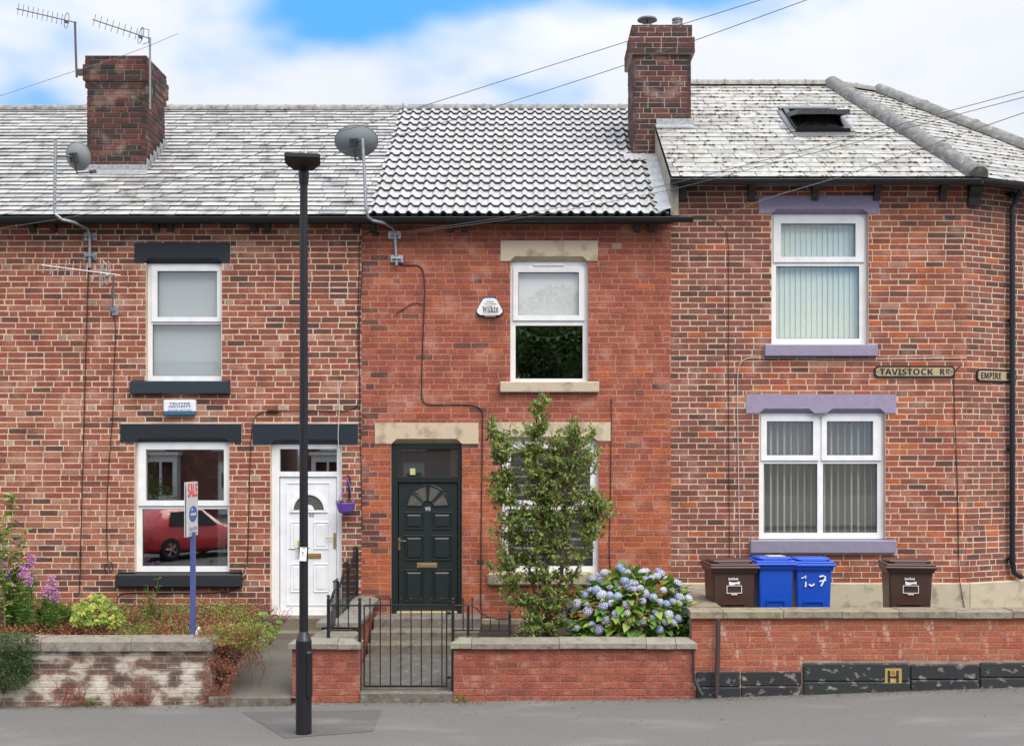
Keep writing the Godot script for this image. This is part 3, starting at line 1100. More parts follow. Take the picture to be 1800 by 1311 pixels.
	holes = voids + [rect([1334, 344, 1546, 375]), rect([1343, 605, 1542, 627]), rect([1312, 693, 1576, 726]), rect([1318, 948, 1575, 972])]
	var top3 := my(318)
	var cream3 := lin(0.74, 0.58, 0.43)
	brick_wall(h, "wall", Transform3D(), PARTY[3], my(1026), PARTY[4], top3, holes, holes, {"mortar": cream3, "pal": old_red, "pick": pick_right, "limit": 300, "header_every": 99})
	var d2 := Vector3(cos(deg_to_rad(25)), 0, -sin(deg_to_rad(25)))
	var n2 := Vector3(-d2.z, 0, d2.x)
	var side := Transform3D(Basis(d2, Vector3.UP, n2), Vector3(PARTY[4], 0, 0))
	brick_wall(h, "side_wall", side, 0.0, my(1026), 3.2, top3, [], [], {"mortar": cream3, "pal": old_red, "pick": pick_right, "limit": 150, "header_every": 99, "len": 0.225})
	m = mb(lin(0.66, 0.575, 0.42))
	m.span(Vector3(PARTY[3] + 0.01, 0.2, -0.3), Vector3(PARTY[4] + 0.012, my(1024), 0.055), 0.014)
	m.xf = side
	m.span(Vector3(0.0, 0.2, -0.3), Vector3(3.2, my(1024) + 0.001, 0.055), 0.014)
	commit(m, "plinth", M.render_coat, h)
	room(h, PARTY[3], PARTY[4], 6.0, lin(0.42, 0.4, 0.37))
	var E3 := Vector3(0, my(313, 0.25), 0.25)
	var R3 := Vector3(mx(1462, -4.0), my(151, -4.0), -4.0)
	var C0 := Vector3(PARTY[4] + 0.055, E3.y, 0.25)
	var V3 := (Vector3(0, R3.y, -4) - E3).normalized()
	var N3 := Vector3(1, 0, 0).cross(V3)
	var long3 := (Vector3(0, R3.y, -4) - E3).length()
	var reach := (R3 - C0).dot(d2)
	var up2 := R3 - C0 - d2 * reach
	var V4 := up2.normalized()
	var N4 := d2.cross(V4)
	var R4 := R3 + d2 * 0.95
	var E4 := C0 + d2 * 3.2
	m = mb(lin(0.05))
	var a0 := Vector3(PARTY[3] - 0.02, E3.y, 0.25)
	var a1 := Vector3(PARTY[3] - 0.02, R3.y, -4)
	var back := Vector3(0, -2.4, -4.2)
	m.quad(a0, C0, R3, a1)
	m.quad(C0, E4, R4, R3)
	m.quad(E4, E4 + Vector3(0.6, 0, -6), R4 + Vector3(0.2, 0, -2), R4)
	m.quad(a1, R3, R3 + back, a1 + back)
	m.quad(R3, R4, R4 + back, R3 + back)
	var dn := Vector3(0, -0.09, 0)
	m.quad(C0 + dn, a0 + dn, a1 + dn, R3 + dn)
	m.quad(E4 + dn, C0 + dn, R3 + dn, R4 + dn)
	m.quad(a0 + dn, C0 + dn, C0, a0)
	m.quad(C0 + dn, E4 + dn, E4, C0)
	roof = commit(m, "roof", M.dull, h)
	var mossy := tones([lin(0.42, 0.415, 0.395), lin(0.5, 0.495, 0.475), lin(0.36, 0.355, 0.34), lin(0.44, 0.43, 0.39)], 2)  # pale slate tones with the sky sheen painted in
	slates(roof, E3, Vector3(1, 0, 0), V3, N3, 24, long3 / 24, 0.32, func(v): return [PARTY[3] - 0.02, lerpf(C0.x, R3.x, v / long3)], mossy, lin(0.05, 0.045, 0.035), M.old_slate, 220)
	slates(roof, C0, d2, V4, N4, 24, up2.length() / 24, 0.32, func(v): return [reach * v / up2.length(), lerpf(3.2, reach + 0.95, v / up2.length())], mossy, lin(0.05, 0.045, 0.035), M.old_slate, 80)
	# moss and lichen lumps caught on the slate edges
	m = mb()
	for k in 1500:
		var second := rng.randf() < 0.35
		var lng := up2.length() if second else long3
		var rowv := float(rng.randi() % 24) / 24.0
		var lo: float = reach * rowv if second else PARTY[3]
		var hi: float = lerpf(3.2, reach + 0.95, rowv) if second else lerpf(C0.x, R3.x, rowv)
		var uu := r(lo, hi)
		if patch.get_noise_2d(uu * 2.2, rowv * 9.0) < -0.12 and rng.randf() < 0.8: continue
		var p: Vector3 = (C0 + d2 * uu + V4 * (rowv * lng - 0.012) + N4 * 0.024) if second else (Vector3(uu, E3.y, E3.z) + V3 * (rowv * lng - 0.012) + N3 * 0.024)
		m.col = [lin(0.17, 0.085, 0.02), lin(0.09, 0.06, 0.025), lin(0.22, 0.13, 0.04), lin(0.08, 0.075, 0.03)][rng.randi() % 4]
		m.ball(p, r(0.008, 0.024), 6, Vector3(r(0.9, 1.8), 0.8, r(0.8, 1.1)))
	commit(m, "moss", M.soil, roof).set_meta("kind", "stuff")
	for k in 7: ridge_tile(roof, "ridge_tile", Vector3(PARTY[3] - 0.02 + 0.44 * k, R3.y, -4), Vector3(PARTY[3] - 0.02 + 0.44 * (k + 1), R3.y, -4), 0.1, vary(lin(0.26, 0.25, 0.22), 0.15))
	for k in 5: ridge_tile(roof, "hip_tile", C0.lerp(R3, k / 5.0) + Vector3(0, 0.02, 0), C0.lerp(R3, (k + 1) / 5.0) + Vector3(0, 0.02, 0), 0.14, vary(lin(0.15, 0.15, 0.15), 0.1))
	for k in 2: ridge_tile(roof, "ridge_tile", R3.lerp(R4, k / 2.0), R3.lerp(R4, (k + 1) / 2.0), 0.1, lin(0.2, 0.19, 0.17))
	for k in 5: ridge_tile(roof, "hip_tile", E4.lerp(R4, k / 5.0) + Vector3(0, 0.02, 0), E4.lerp(R4, (k + 1) / 5.0) + Vector3(0, 0.02, 0), 0.14, vary(lin(0.16, 0.16, 0.155), 0.1))
	var gy := E3.y - 0.035
	gutter_run(h, Vector3(PARTY[3] - 0.05, gy, 0.3), Vector3(C0.x + 0.02, gy, 0.3), 0.062)
	gutter_run(h, Vector3(C0.x + 0.02, gy, 0.3), E4 + Vector3(0.02, -0.035, 0.045), 0.062)
	for u in [1199, 1321, 1432, 1541, 1657]: corbel(h, u, 321, 353, 0.085, lin(0.018))
	corbel(h, 1712, 324, 362, 0.16, lin(0.018))
	zc = -1.83
	chimney(h, Vector3(mx(1112, zc), 6.3, zc), Vector3(mx(1215, zc), my(44, zc), zc - 0.85), [[0.42, 0.18, 0.05], [0.18, 0.0, 0.015]], tones([lin(0.1, 0.035, 0.031), lin(0.125, 0.04, 0.033), lin(0.06, 0.031, 0.03), lin(0.145, 0.05, 0.037), lin(0.045, 0.03, 0.03)]), lin(0.5, 0.42, 0.36))
	chimney_top(h, zc)
	# render cheek between the two roofs, lead dressed over the lower one
	m = mb(lin(0.46, 0.42, 0.34))
	var low := [E1 + Vector3(PARTY[3] - 0.03, 0.02, 0), R1 + Vector3(PARTY[3] - 0.03, 0.02, 0)]
	m.out([low[0], low[1], a1 + Vector3(-0.012, 0, 0), a0 + Vector3(-0.012, 0, -0.05)], Vector3(5, 6, -2))
	m.out([low[0] + Vector3(0.1, 0, 0), low[0], a0 + Vector3(-0.01, 0, -0.05), a0 + Vector3(0.1, 0, -0.05)], Vector3(3, 6, -5))
	commit(m, "render_cheek", M.render_coat, h)
	m = mb(lin(0.5, 0.52, 0.54))
	var rows := []
	for k in 3:
		var row := []
		for j in 40:
			var v := long1 * 0.46 * j / 39.0
			var wob := 0.016 * sin(j * 1.3 + k * 2.0) + r(-0.006, 0.006)
			row.append(Vector3(0, 0, 0) + E1 + V1 * v + Vector3(PARTY[3] - 0.2 + k * 0.085 + (wob * 1.5 if k == 0 else 0.0), 0, 0) + N1 * (0.062 + 0.03 * k + wob * 0.4))
		rows.append(row)
	rows.reverse()
	m.sheet(rows)
	commit(m, "lead_flashing", M.lead, h)
	m = mb(lin(0.5, 0.52, 0.54))
	rows = []
	for k in 4:
		var row := []
		for j in 16:
			var x: float = lerpf(mx(1096, zc), mx(1162, zc), j / 15.0)
			var v := (E1.z + 0.02 - zc) / -V1.z - 0.28 + k * 0.1 + 0.02 * sin(j * 1.7)
			row.append(E1 + V1 * v + Vector3(x, 0, 0) + N1 * (0.075 + r(-0.006, 0.006)))
		rows.append(row)
	m.sheet(rows)
	commit(m, "lead_flashing", M.lead, h)
	m = mb(lin(0.42, 0.45, 0.47))
	var vf := (E3.z + 0.0 - zc) / -V3.z
	m.span(Vector3(PARTY[3] - 0.01, E3.y + V3.y * vf + 0.0, zc + 0.002), Vector3(mx(1217, zc) + 0.02, E3.y + V3.y * vf + 0.13, zc + 0.012), 0.003)
	var q0 := E3 + V3 * (vf - 0.13) + N3 * 0.035
	var q1 := E3 + V3 * vf + N3 * 0.05
	m.quad(q0 + Vector3(PARTY[3] - 0.02, 0, 0), q0 + Vector3(mx(1219, zc), 0, 0), q1 + Vector3(mx(1219, zc), 0, 0), q1 + Vector3(PARTY[3] - 0.02, 0, 0))
	commit(m, "lead_flashing", M.lead, h)
	roof_window(h, E3, V3, N3)

	var lilac := lin(0.3, 0.255, 0.37)
	w = window(h, wu, [[1375, 391, 1507, 450], [1367, 466, 1514, 594]], [[1362, 380, 1522, 459, 0]], "upper window with closed pale green vertical blinds", "glass")
	lintel(w, [1334, 344, 1546, 375], [[1357, 1527]], M.painted_stone, lilac)
	sill(w, [1343, 606, 1542, 627], M.painted_stone, lin(0.27, 0.24, 0.34))
	for k in 17:
		m = mb(vary(lin(0.78, 0.9, 0.76), 0.02))
		m.box(Vector3(mx(1362 + 9.6 * k), my(490), -0.19), Vector3(0.085, 1.62, 0.002), 0, Basis(Vector3.UP, 0.2 + r(-0.05, 0.05)))
		commit(m, "blind_slat", M.cloth, w)
	w = window(h, wl, [[1350, 740, 1432, 800], [1456, 740, 1538, 800], [1345, 815, 1440, 937], [1450, 815, 1546, 937]], [[1340, 731, 1442, 809, 0], [1447, 731, 1552, 809, 1]], "four light lower window with parted vertical blinds", "glass")
	lintel(w, [1312, 693, 1576, 726], [[1335, 1432], [1454, 1557]], M.painted_stone, lilac)
	sill(w, [1318, 949, 1575, 972], M.painted_stone, lin(0.25, 0.225, 0.31))
	for k in 19:
		m = mb(vary(lin(0.56, 0.64, 0.52), 0.05))
		m.box(Vector3(mx(1338 + 12.0 * k), my(836), -0.24), Vector3(0.085, 1.6, 0.002), 0, Basis(Vector3.UP, 1.13 + r(-0.1, 0.1)))
		commit(m, "blind_slat", M.cloth, w)
	curtain(w, 1334, 1562, 728, 948, -0.36, lin(0.3, 0.28, 0.25))

func flashing(house: Node3D, E: Vector3, V: Vector3, N: Vector3, x0: float, x1: float, z: float, deep: float, col: Color) -> void:
	var vf := (E.z - z) / -V.z
	var m := mb(col)
	var y := E.y + V.y * vf
	m.span(Vector3(x0, y - 0.01, z + 0.001), Vector3(x1, y + 0.12, z + 0.012), 0.004)
	var q0 := E + V * (vf - 0.17) + N * 0.035
	var q1 := E + V * vf + N * 0.045
	m.quad(q0 + Vector3(x0 - 0.06, 0, 0), q0 + Vector3(x1 + 0.06, 0, 0), q1 + Vector3(x1, 0, 0), q1 + Vector3(x0, 0, 0))
	for k in 6:
		var za := z - deep * k / 6.0
		var v := (E.z - za) / -V.z
		m.box(Vector3(x1 + 0.004, E.y + V.y * v + 0.11, za - deep / 12), Vector3(0.012, 0.2, deep / 6 + 0.02))
	commit(m, "lead_flashing", M.lead, house)

func curtain(w: Node3D, u0: float, u1: float, v0: float, v1: float, z: float, col: Color) -> void:
	var m := mb(col)
	var rows := [[], []]
	var n := int(u1 - u0) + 4
	for k in n:
		var u := lerpf(u0, u1, float(k) / (n - 1))
		var wave := 0.014 * sin(u * 0.75) + 0.006 * sin(u * 1.9)
		rows[0].append(Vector3(mx(u), my(v1), z + wave))
		rows[1].append(Vector3(mx(u), my(v0), z + wave))
	m.sheet(rows)
	commit(m, "curtain", M.cloth, w)

func pantiles(roof: Node3D, E: Vector3, V: Vector3, N: Vector3, long: float) -> void:
	var rows := 16
	var gauge := long / rows
	var wide := 0.3
	var x0 := mx(650)
	var shapes := []
	for c in tones([lin(0.54, 0.54, 0.545), lin(0.57, 0.57, 0.575), lin(0.51, 0.51, 0.515)], 2, 0.06):  # tops kept pale: the sky sheen is put into their colour
		for half in [1.0, 0.5]:
			var m := mb(c)
			var back := []
			var front := []
			var under := []
			var n := 16 if half == 1.0 else 8
			for k in n + 1:
				var x: float = -wide * 0.5 + wide * half * k / n
				var t := fposmod((x + wide * 0.5) / (wide * 0.5), 1.0)
				var z := 0.038 * pow(maxf(sin(PI * clampf((t - 0.28) / 0.5, 0, 1)), 0.0), 0.8) + 0.006 * maxf(0, 0.2 - t)
				front.append(Vector3(x, -0.01, z + 0.042))
				back.append(Vector3(x, gauge * 1.08, z + 0.006))
				under.append(Vector3(x, -0.008, z + 0.002))
			m.sheet([front, back])
			m.col = lin(0.035, 0.036, 0.04)  # front edges darkened in colour, as if shaded against the shiny tops
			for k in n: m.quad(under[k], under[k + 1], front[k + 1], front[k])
			shapes.append(m.mesh())
	for k in rows:
		for j in 14:
			var x := x0 + wide * (j + 0.5)
			if x > PARTY[3] - 0.05: continue
			var p := E + V * (k * gauge) + Vector3(x, 0, 0) + N * 0.01
			# none where the chimney stands
			if p.z < -1.75 and p.z > -2.75 and x > 1.62: continue
			var cut := 1 if x + wide * 0.5 > PARTY[3] + 0.06 else 0
			var t := Transform3D(Basis(N, r(-0.004, 0.004)) * Basis(Vector3(1, 0, 0), V, N), p + N * r(0, 0.002))
			place(shapes[(rng.randi() % 6) * 2 + cut], "roof_tile", M.tile, roof, t)

func chimney_top(h: Node3D, zc: float) -> void:
	var y := my(44, zc)
	var m := mb(lin(0.4, 0.38, 0.36))
	var a := mx(1112, zc)
	var b := mx(1215, zc)
	var rows := []
	for q in [[0.0, 0.0], [0.12, 0.06], [0.3, 0.09]]:
		var row := []
		for k in [[a + q[0], zc - q[0]], [b - q[0], zc - q[0]], [b - q[0], zc - 0.85 + q[0]], [a + q[0], zc - 0.85 + q[0]]]:
			row.append(Vector3(k[0], y + q[1] - 0.01, k[1]))
		rows.append(row)
	for s in 2:
		for k in 4: m.quad(rows[s][k], rows[s][(k + 1) % 4], rows[s + 1][(k + 1) % 4], rows[s + 1][k])
	m.quad(rows[2][0], rows[2][1], rows[2][2], rows[2][3])
	commit(m, "flaunching", M.concrete, h)
	var c := Vector3(mx(1138, zc - 0.4), y + 0.07, zc - 0.4)
	m = mb(lin(0.1, 0.1, 0.1))
	m.lathe([Vector2(0.09, -0.05), Vector2(0.09, 0.06), Vector2(0.08, 0.07)], c, 14)
	m.tube([c + Vector3(0, 0.05, 0), c + Vector3(0, 0.2, 0)], 0.012, 6)
	m.lathe([Vector2(0.15, 0.135), Vector2(0.14, 0.16), Vector2(0.05, 0.19), Vector2(0.005, 0.195)], c, 18)
	m.lathe([Vector2(0.005, 0.14), Vector2(0.15, 0.135)], c, 18)
	commit(m, "cowl", M.iron, h)
	c = Vector3(mx(1191, zc - 0.4), y + 0.07, zc - 0.4)
	m = mb(lin(0.35, 0.34, 0.33))
	for k in 5:
		m.lathe([Vector2(0.07, 0.035 * k - 0.02), Vector2(0.08, 0.035 * k - 0.01), Vector2(0.08, 0.035 * k), Vector2(0.07, 0.035 * k + 0.008)], c, 12)
	m.lathe([Vector2(0.085, 0.15), Vector2(0.06, 0.17), Vector2(0.004, 0.175)], c, 12)
	commit(m, "flue_terminal", M.galv, h)

func roof_window(h: Node3D, E: Vector3, V: Vector3, N: Vector3) -> void:
	# solve where the drawing's corner lies on the roof plane
	var on := func(u: float, v: float) -> Vector3:
		var d := Vector3((u - 930.0) / F, (800.0 - v) / F, -1.0)
		return EYE + d * ((E - EYE).dot(N) / d.dot(N))
	var a: Vector3 = on.call(1397, 236)
	var top: Vector3 = on.call(1383, 199)
	var x0 := a.x
	var x1: float = on.call(1497, 236).x
	var v0 := (a - E).dot(V)
	var v1 := (top - E).dot(V)
	var t := Transform3D(Basis(Vector3(1, 0, 0), V, N), E + V * v0 + Vector3((x0 + x1) / 2, 0, 0))
	var wd := (x1 - x0) / 2 - 0.02
	var hg := v1 - v0
	var g := group_node("roof_window", h, t.origin)
	g.set_meta("label", "tilted open roof window with dark frame")
	var m := mb(lin(0.015))
	m.xf = t
	m.slab(-wd, 0.0, wd, hg, [[-wd + 0.07, 0.08, wd - 0.07, hg - 0.07]], 0.0, 0.09)
	commit(m, "frame", M.gloss, g)
	m = mb(lin(0.2, 0.21, 0.22))
	m.xf = t
	m.box(Vector3(0, -0.09, 0.03), Vector3(wd * 2 + 0.12, 0.16, 0.012), 0.003)
	m.box(Vector3(-wd - 0.04, hg / 2, 0.03), Vector3(0.07, hg, 0.05), 0.008)
	m.box(Vector3(wd + 0.04, hg / 2, 0.03), Vector3(0.07, hg, 0.05), 0.008)
	m.box(Vector3(0, hg + 0.04, 0.05), Vector3(wd * 2 + 0.1, 0.1, 0.08), 0.01)
	commit(m, "flashing", M.lead, g)
	# centre-hung light, its lower edge pushed out
	m = mb(lin(0.1, 0.105, 0.11))
	m.xf = t * Transform3D(Basis(Vector3(1, 0, 0), -0.32), Vector3(0, hg * 0.55, 0.12))
	var hh := hg * 0.48
	m.slab(-wd + 0.01, -hh, wd - 0.01, hh, [[-wd + 0.1, -hh + 0.1, wd - 0.1, hh - 0.1]], -0.03, 0.035)
	commit(m, "sash", M.lead, g)
	m = mb(lin(0.03, 0.034, 0.036))
	m.xf = t * Transform3D(Basis(Vector3(1, 0, 0), -0.32), Vector3(0, hg * 0.55, 0.12))
	m.quad(Vector3(-wd + 0.1, -hh + 0.1, 0.01), Vector3(wd - 0.1, -hh + 0.1, 0.01), Vector3(wd - 0.1, hh - 0.1, 0.01), Vector3(-wd + 0.1, hh - 0.1, 0.01))
	commit(m, "pane", M.gloss, g)
	m = mb(lin(0.02))  # flat dark sheet painted in for the shade inside the opening
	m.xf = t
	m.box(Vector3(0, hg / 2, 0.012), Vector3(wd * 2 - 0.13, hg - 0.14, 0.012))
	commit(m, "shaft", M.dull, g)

func white_door(h: Node3D, q: Array) -> void:
	var p := rect(q)
	var z := -0.09
	var d := group_node("door", h, Vector3((p[0] + p[2]) / 2, p[1], z))
	d.set_meta("label", "white panelled front door with half round light")
	var white := lin(0.83, 0.845, 0.87)
	var m := mb(white)
	m.slab(p[0], p[1], p[2], p[3], [rect([489, 789, 590, 829]), rect([488, 838, 590, 1073])], z - 0.07, z)
	commit(m, "frame", M.upvc, d)
	pane(d, rect([489, 789, 590, 829]), z - 0.03, "coated_glass")
	var l := rect([489, 839, 589, 1073])
	var zl := z - 0.02
	m = mb(white)
	m.span(Vector3(l[0], l[1], zl - 0.045), Vector3(l[2], l[3], zl), 0.004)
	for c in [[500, 848, 578, 1066]]:
		var o := rect(c)
		m.slab(o[0], o[1], o[2], o[3], [[o[0] + 0.016, o[1] + 0.016, o[2] - 0.016, o[3] - 0.016]], zl, zl + 0.008)
	for c in [[507, 917, 531, 967], [548, 917, 575, 967], [507, 991, 531, 1043], [548, 991, 575, 1043]]: panel(m, c, zl + 0.0005, 0.011, 0.012)
	commit(m, "leaf", M.upvc, d)
	var c := Vector2(mx(540), my(897))
	m = mb(lin(0.12, 0.11, 0.1))
	m.prism(half_disc(c, 0.07, 0.2, 0.0, PI, 14), zl + 0.001, zl + 0.006)
	commit(m, "pane", M.obscure_glass, d)
	m = mb(white)
	m.prism(half_disc(c, 0.2, 0.235, 0.0, PI, 16), zl + 0.001, zl + 0.018)
	m.prism(half_disc(c, 0.0, 0.07, 0.0, PI, 8), zl + 0.001, zl + 0.016)
	m.box(Vector3(c.x, c.y - 0.02, zl + 0.009), Vector3(0.5, 0.03, 0.016), 0.004)
	commit(m, "fanlight_moulding", M.upvc, d)
	m = mb(lin(0.55, 0.36, 0.13))
	m.box(Vector3(mx(545), my(978), zl + 0.008), Vector3(0.25, 0.066, 0.014), 0.004)
	m.box(Vector3(mx(545), my(978.6), zl + 0.016), Vector3(0.2, 0.035, 0.006), 0.002)
	commit(m, "letter_plate", M.brass, d)
	m = mb(lin(0.6, 0.45, 0.24))
	m.box(Vector3(mx(586), my(951), zl + 0.012), Vector3(0.034, 0.21, 0.012), 0.005)
	m.tube([Vector3(mx(586), my(946), zl + 0.015), Vector3(mx(586), my(946), zl + 0.05), Vector3(mx(571), my(946), zl + 0.052)], 0.008, 7)
	commit(m, "handle", M.brass, d)
	lettering("93", "house_number", d, Transform3D(Basis(), Vector3(mx(545), my(906), zl + 0.004)), 0.045, M.ink_grey)
	lintel(d, [444, 745, 629, 781], [[474, 602]], M.painted_stone, lin(0.009, 0.019, 0.03))
	m = mb(white)
	m.box(Vector3((p[0] + p[2]) / 2, p[1] - 0.012, -0.03), Vector3(p[2] - p[0], 0.022, 0.14), 0.004)
	commit(m, "threshold", M.upvc, d)

func green_door(h: Node3D, q: Array) -> void:
	var p := rect(q)
	var z := -0.07
	var d := group_node("door", h, Vector3((p[0] + p[2]) / 2, p[1], z))
	d.set_meta("label", "dark green panelled front door with sunburst fanlight")
	var green := lin(0.016, 0.027, 0.026)
	var m := mb(green)
	m.slab(p[0], p[1], p[2], p[3], [rect([698, 789, 804, 838]), rect([698, 848, 804, 1076])], z - 0.08, z)
	for c in [[694, 785, 808, 842], [694, 844, 808, 1082]]:
		var o := rect(c)
		m.slab(o[0], o[1], o[2], o[3], [[o[0] + 0.02, o[1] + (0.02 if c[1] == 785 else -0.1), o[2] - 0.02, o[3] - 0.02]], z, z + 0.008)
	commit(m, "frame", M.gloss, d)
	pane(d, rect([698, 789, 804, 838]), z - 0.03, "glass")
	m = mb(lin(0.5, 0.5, 0.2))
	m.box(Vector3(mx(724), my(829), z - 0.024), Vector3(0.07, 0.085, 0.003))
	commit(m, "sticker", M.print, d)
	var zl := z - 0.025
	var l := rect([699, 849, 803, 1075])
	m = mb(green)
	m.span(Vector3(l[0], l[1], zl - 0.045), Vector3(l[2], l[3], zl), 0.004)
	for c in [[709, 900, 744, 932], [758, 900, 794, 932], [709, 941, 744, 987], [758, 941, 794, 987], [709, 1002, 744, 1060], [758, 1002, 794, 1060]]: panel(m, c, zl + 0.0005, 0.014, 0.02)
	commit(m, "leaf", M.gloss, d)
	var c := Vector2(mx(751), my(890))
	for k in 4:
		m = mb(lin(0.14, 0.13, 0.11))
		m.prism(half_disc(c, 0.085, 0.265, PI * k / 4 + 0.07, PI * (k + 1) / 4 - 0.07, 6), zl + 0.001, zl + 0.005)
		commit(m, "pane", M.obscure_glass, d)
		m = mb(green)
		var ring := half_disc(c, 0.075, 0.275, PI * k / 4 + 0.05, PI * (k + 1) / 4 - 0.05, 6)
		var path := []
		for pt in ring: path.append(Vector3(pt.x, pt.y, zl + 0.007))
		path.append(path[0])
		m.tube(path, 0.012, 6)
		commit(m, "fanlight_moulding", M.gloss, d)
	m = mb(lin(0.5, 0.38, 0.2))
	m.box(Vector3(mx(749.5), my(994.5), zl + 0.007), Vector3(0.27, 0.066, 0.012), 0.003)
	m.box(Vector3(mx(749.5), my(995), zl + 0.015), Vector3(0.2, 0.036, 0.006), 0.002)
	commit(m, "letter_plate", M.brass, d)
	m = mb(lin(0.35, 0.26, 0.15))
	m.box(Vector3(mx(700.5), my(957), zl + 0.012), Vector3(0.032, 0.17, 0.012), 0.004)
	m.tube([Vector3(mx(700.5), my(951), zl + 0.015), Vector3(mx(700.5), my(951), zl + 0.055), Vector3(mx(713), my(951.5), zl + 0.056)], 0.009, 7)
	commit(m, "handle", M.brass, d)
	lettering("95", "house_number", d, Transform3D(Basis(), Vector3(mx(751), my(895), zl + 0.006)), 0.05, M.brass)
	m = mb(lin(0.7, 0.58, 0.32))
	m.box(Vector3(mx(750), my(1077.5), z + 0.02), Vector3(mx(803) - mx(696), 0.04, 0.12), 0.008)
	commit(m, "threshold", M.brass, d)
	lintel(d, [659, 743, 841, 780], [[688, 812]], M.stone, lin(0.72, 0.58, 0.41))

# ------------------------------------------------------------------ front walls, steps, railings
func coping_stone(wall: Node3D, x0: float, x1: float, y: float, z0: float, z1: float, low: float, high: float, end0: float, end1: float, slope: float, col: Color) -> void:
	var m := mb(col)
	var j := r(-0.004, 0.004)
	var a := []
	for q in [[0.0, 0.0, 0.0], [low, 0.0, 0.0], [high, 1.0, slope]]:
		a.append([Vector3(x0 + end0 * q[1], y + q[0] + j, z1 - q[2]), Vector3(x1 - end1 * q[1], y + q[0] + j, z1 - q[2]), Vector3(x1 - end1 * q[1], y + q[0] + j, z0 + q[2]), Vector3(x0 + end0 * q[1], y + q[0] + j, z0 + q[2])])
	for s in 2:
		for k in 4: m.quad(a[s][k], a[s][(k + 1) % 4], a[s + 1][(k + 1) % 4], a[s + 1][k])
	m.quad(a[2][0], a[2][1], a[2][2], a[2][3])
	m.quad(a[0][3], a[0][2], a[0][1], a[0][0])
	commit(m, "coping_stone", M.coping, wall)

func finial(m: MB, p: Vector3, rad: float) -> void:
	m.ball(p + Vector3(0, rad * 0.6, 0), rad, 8)

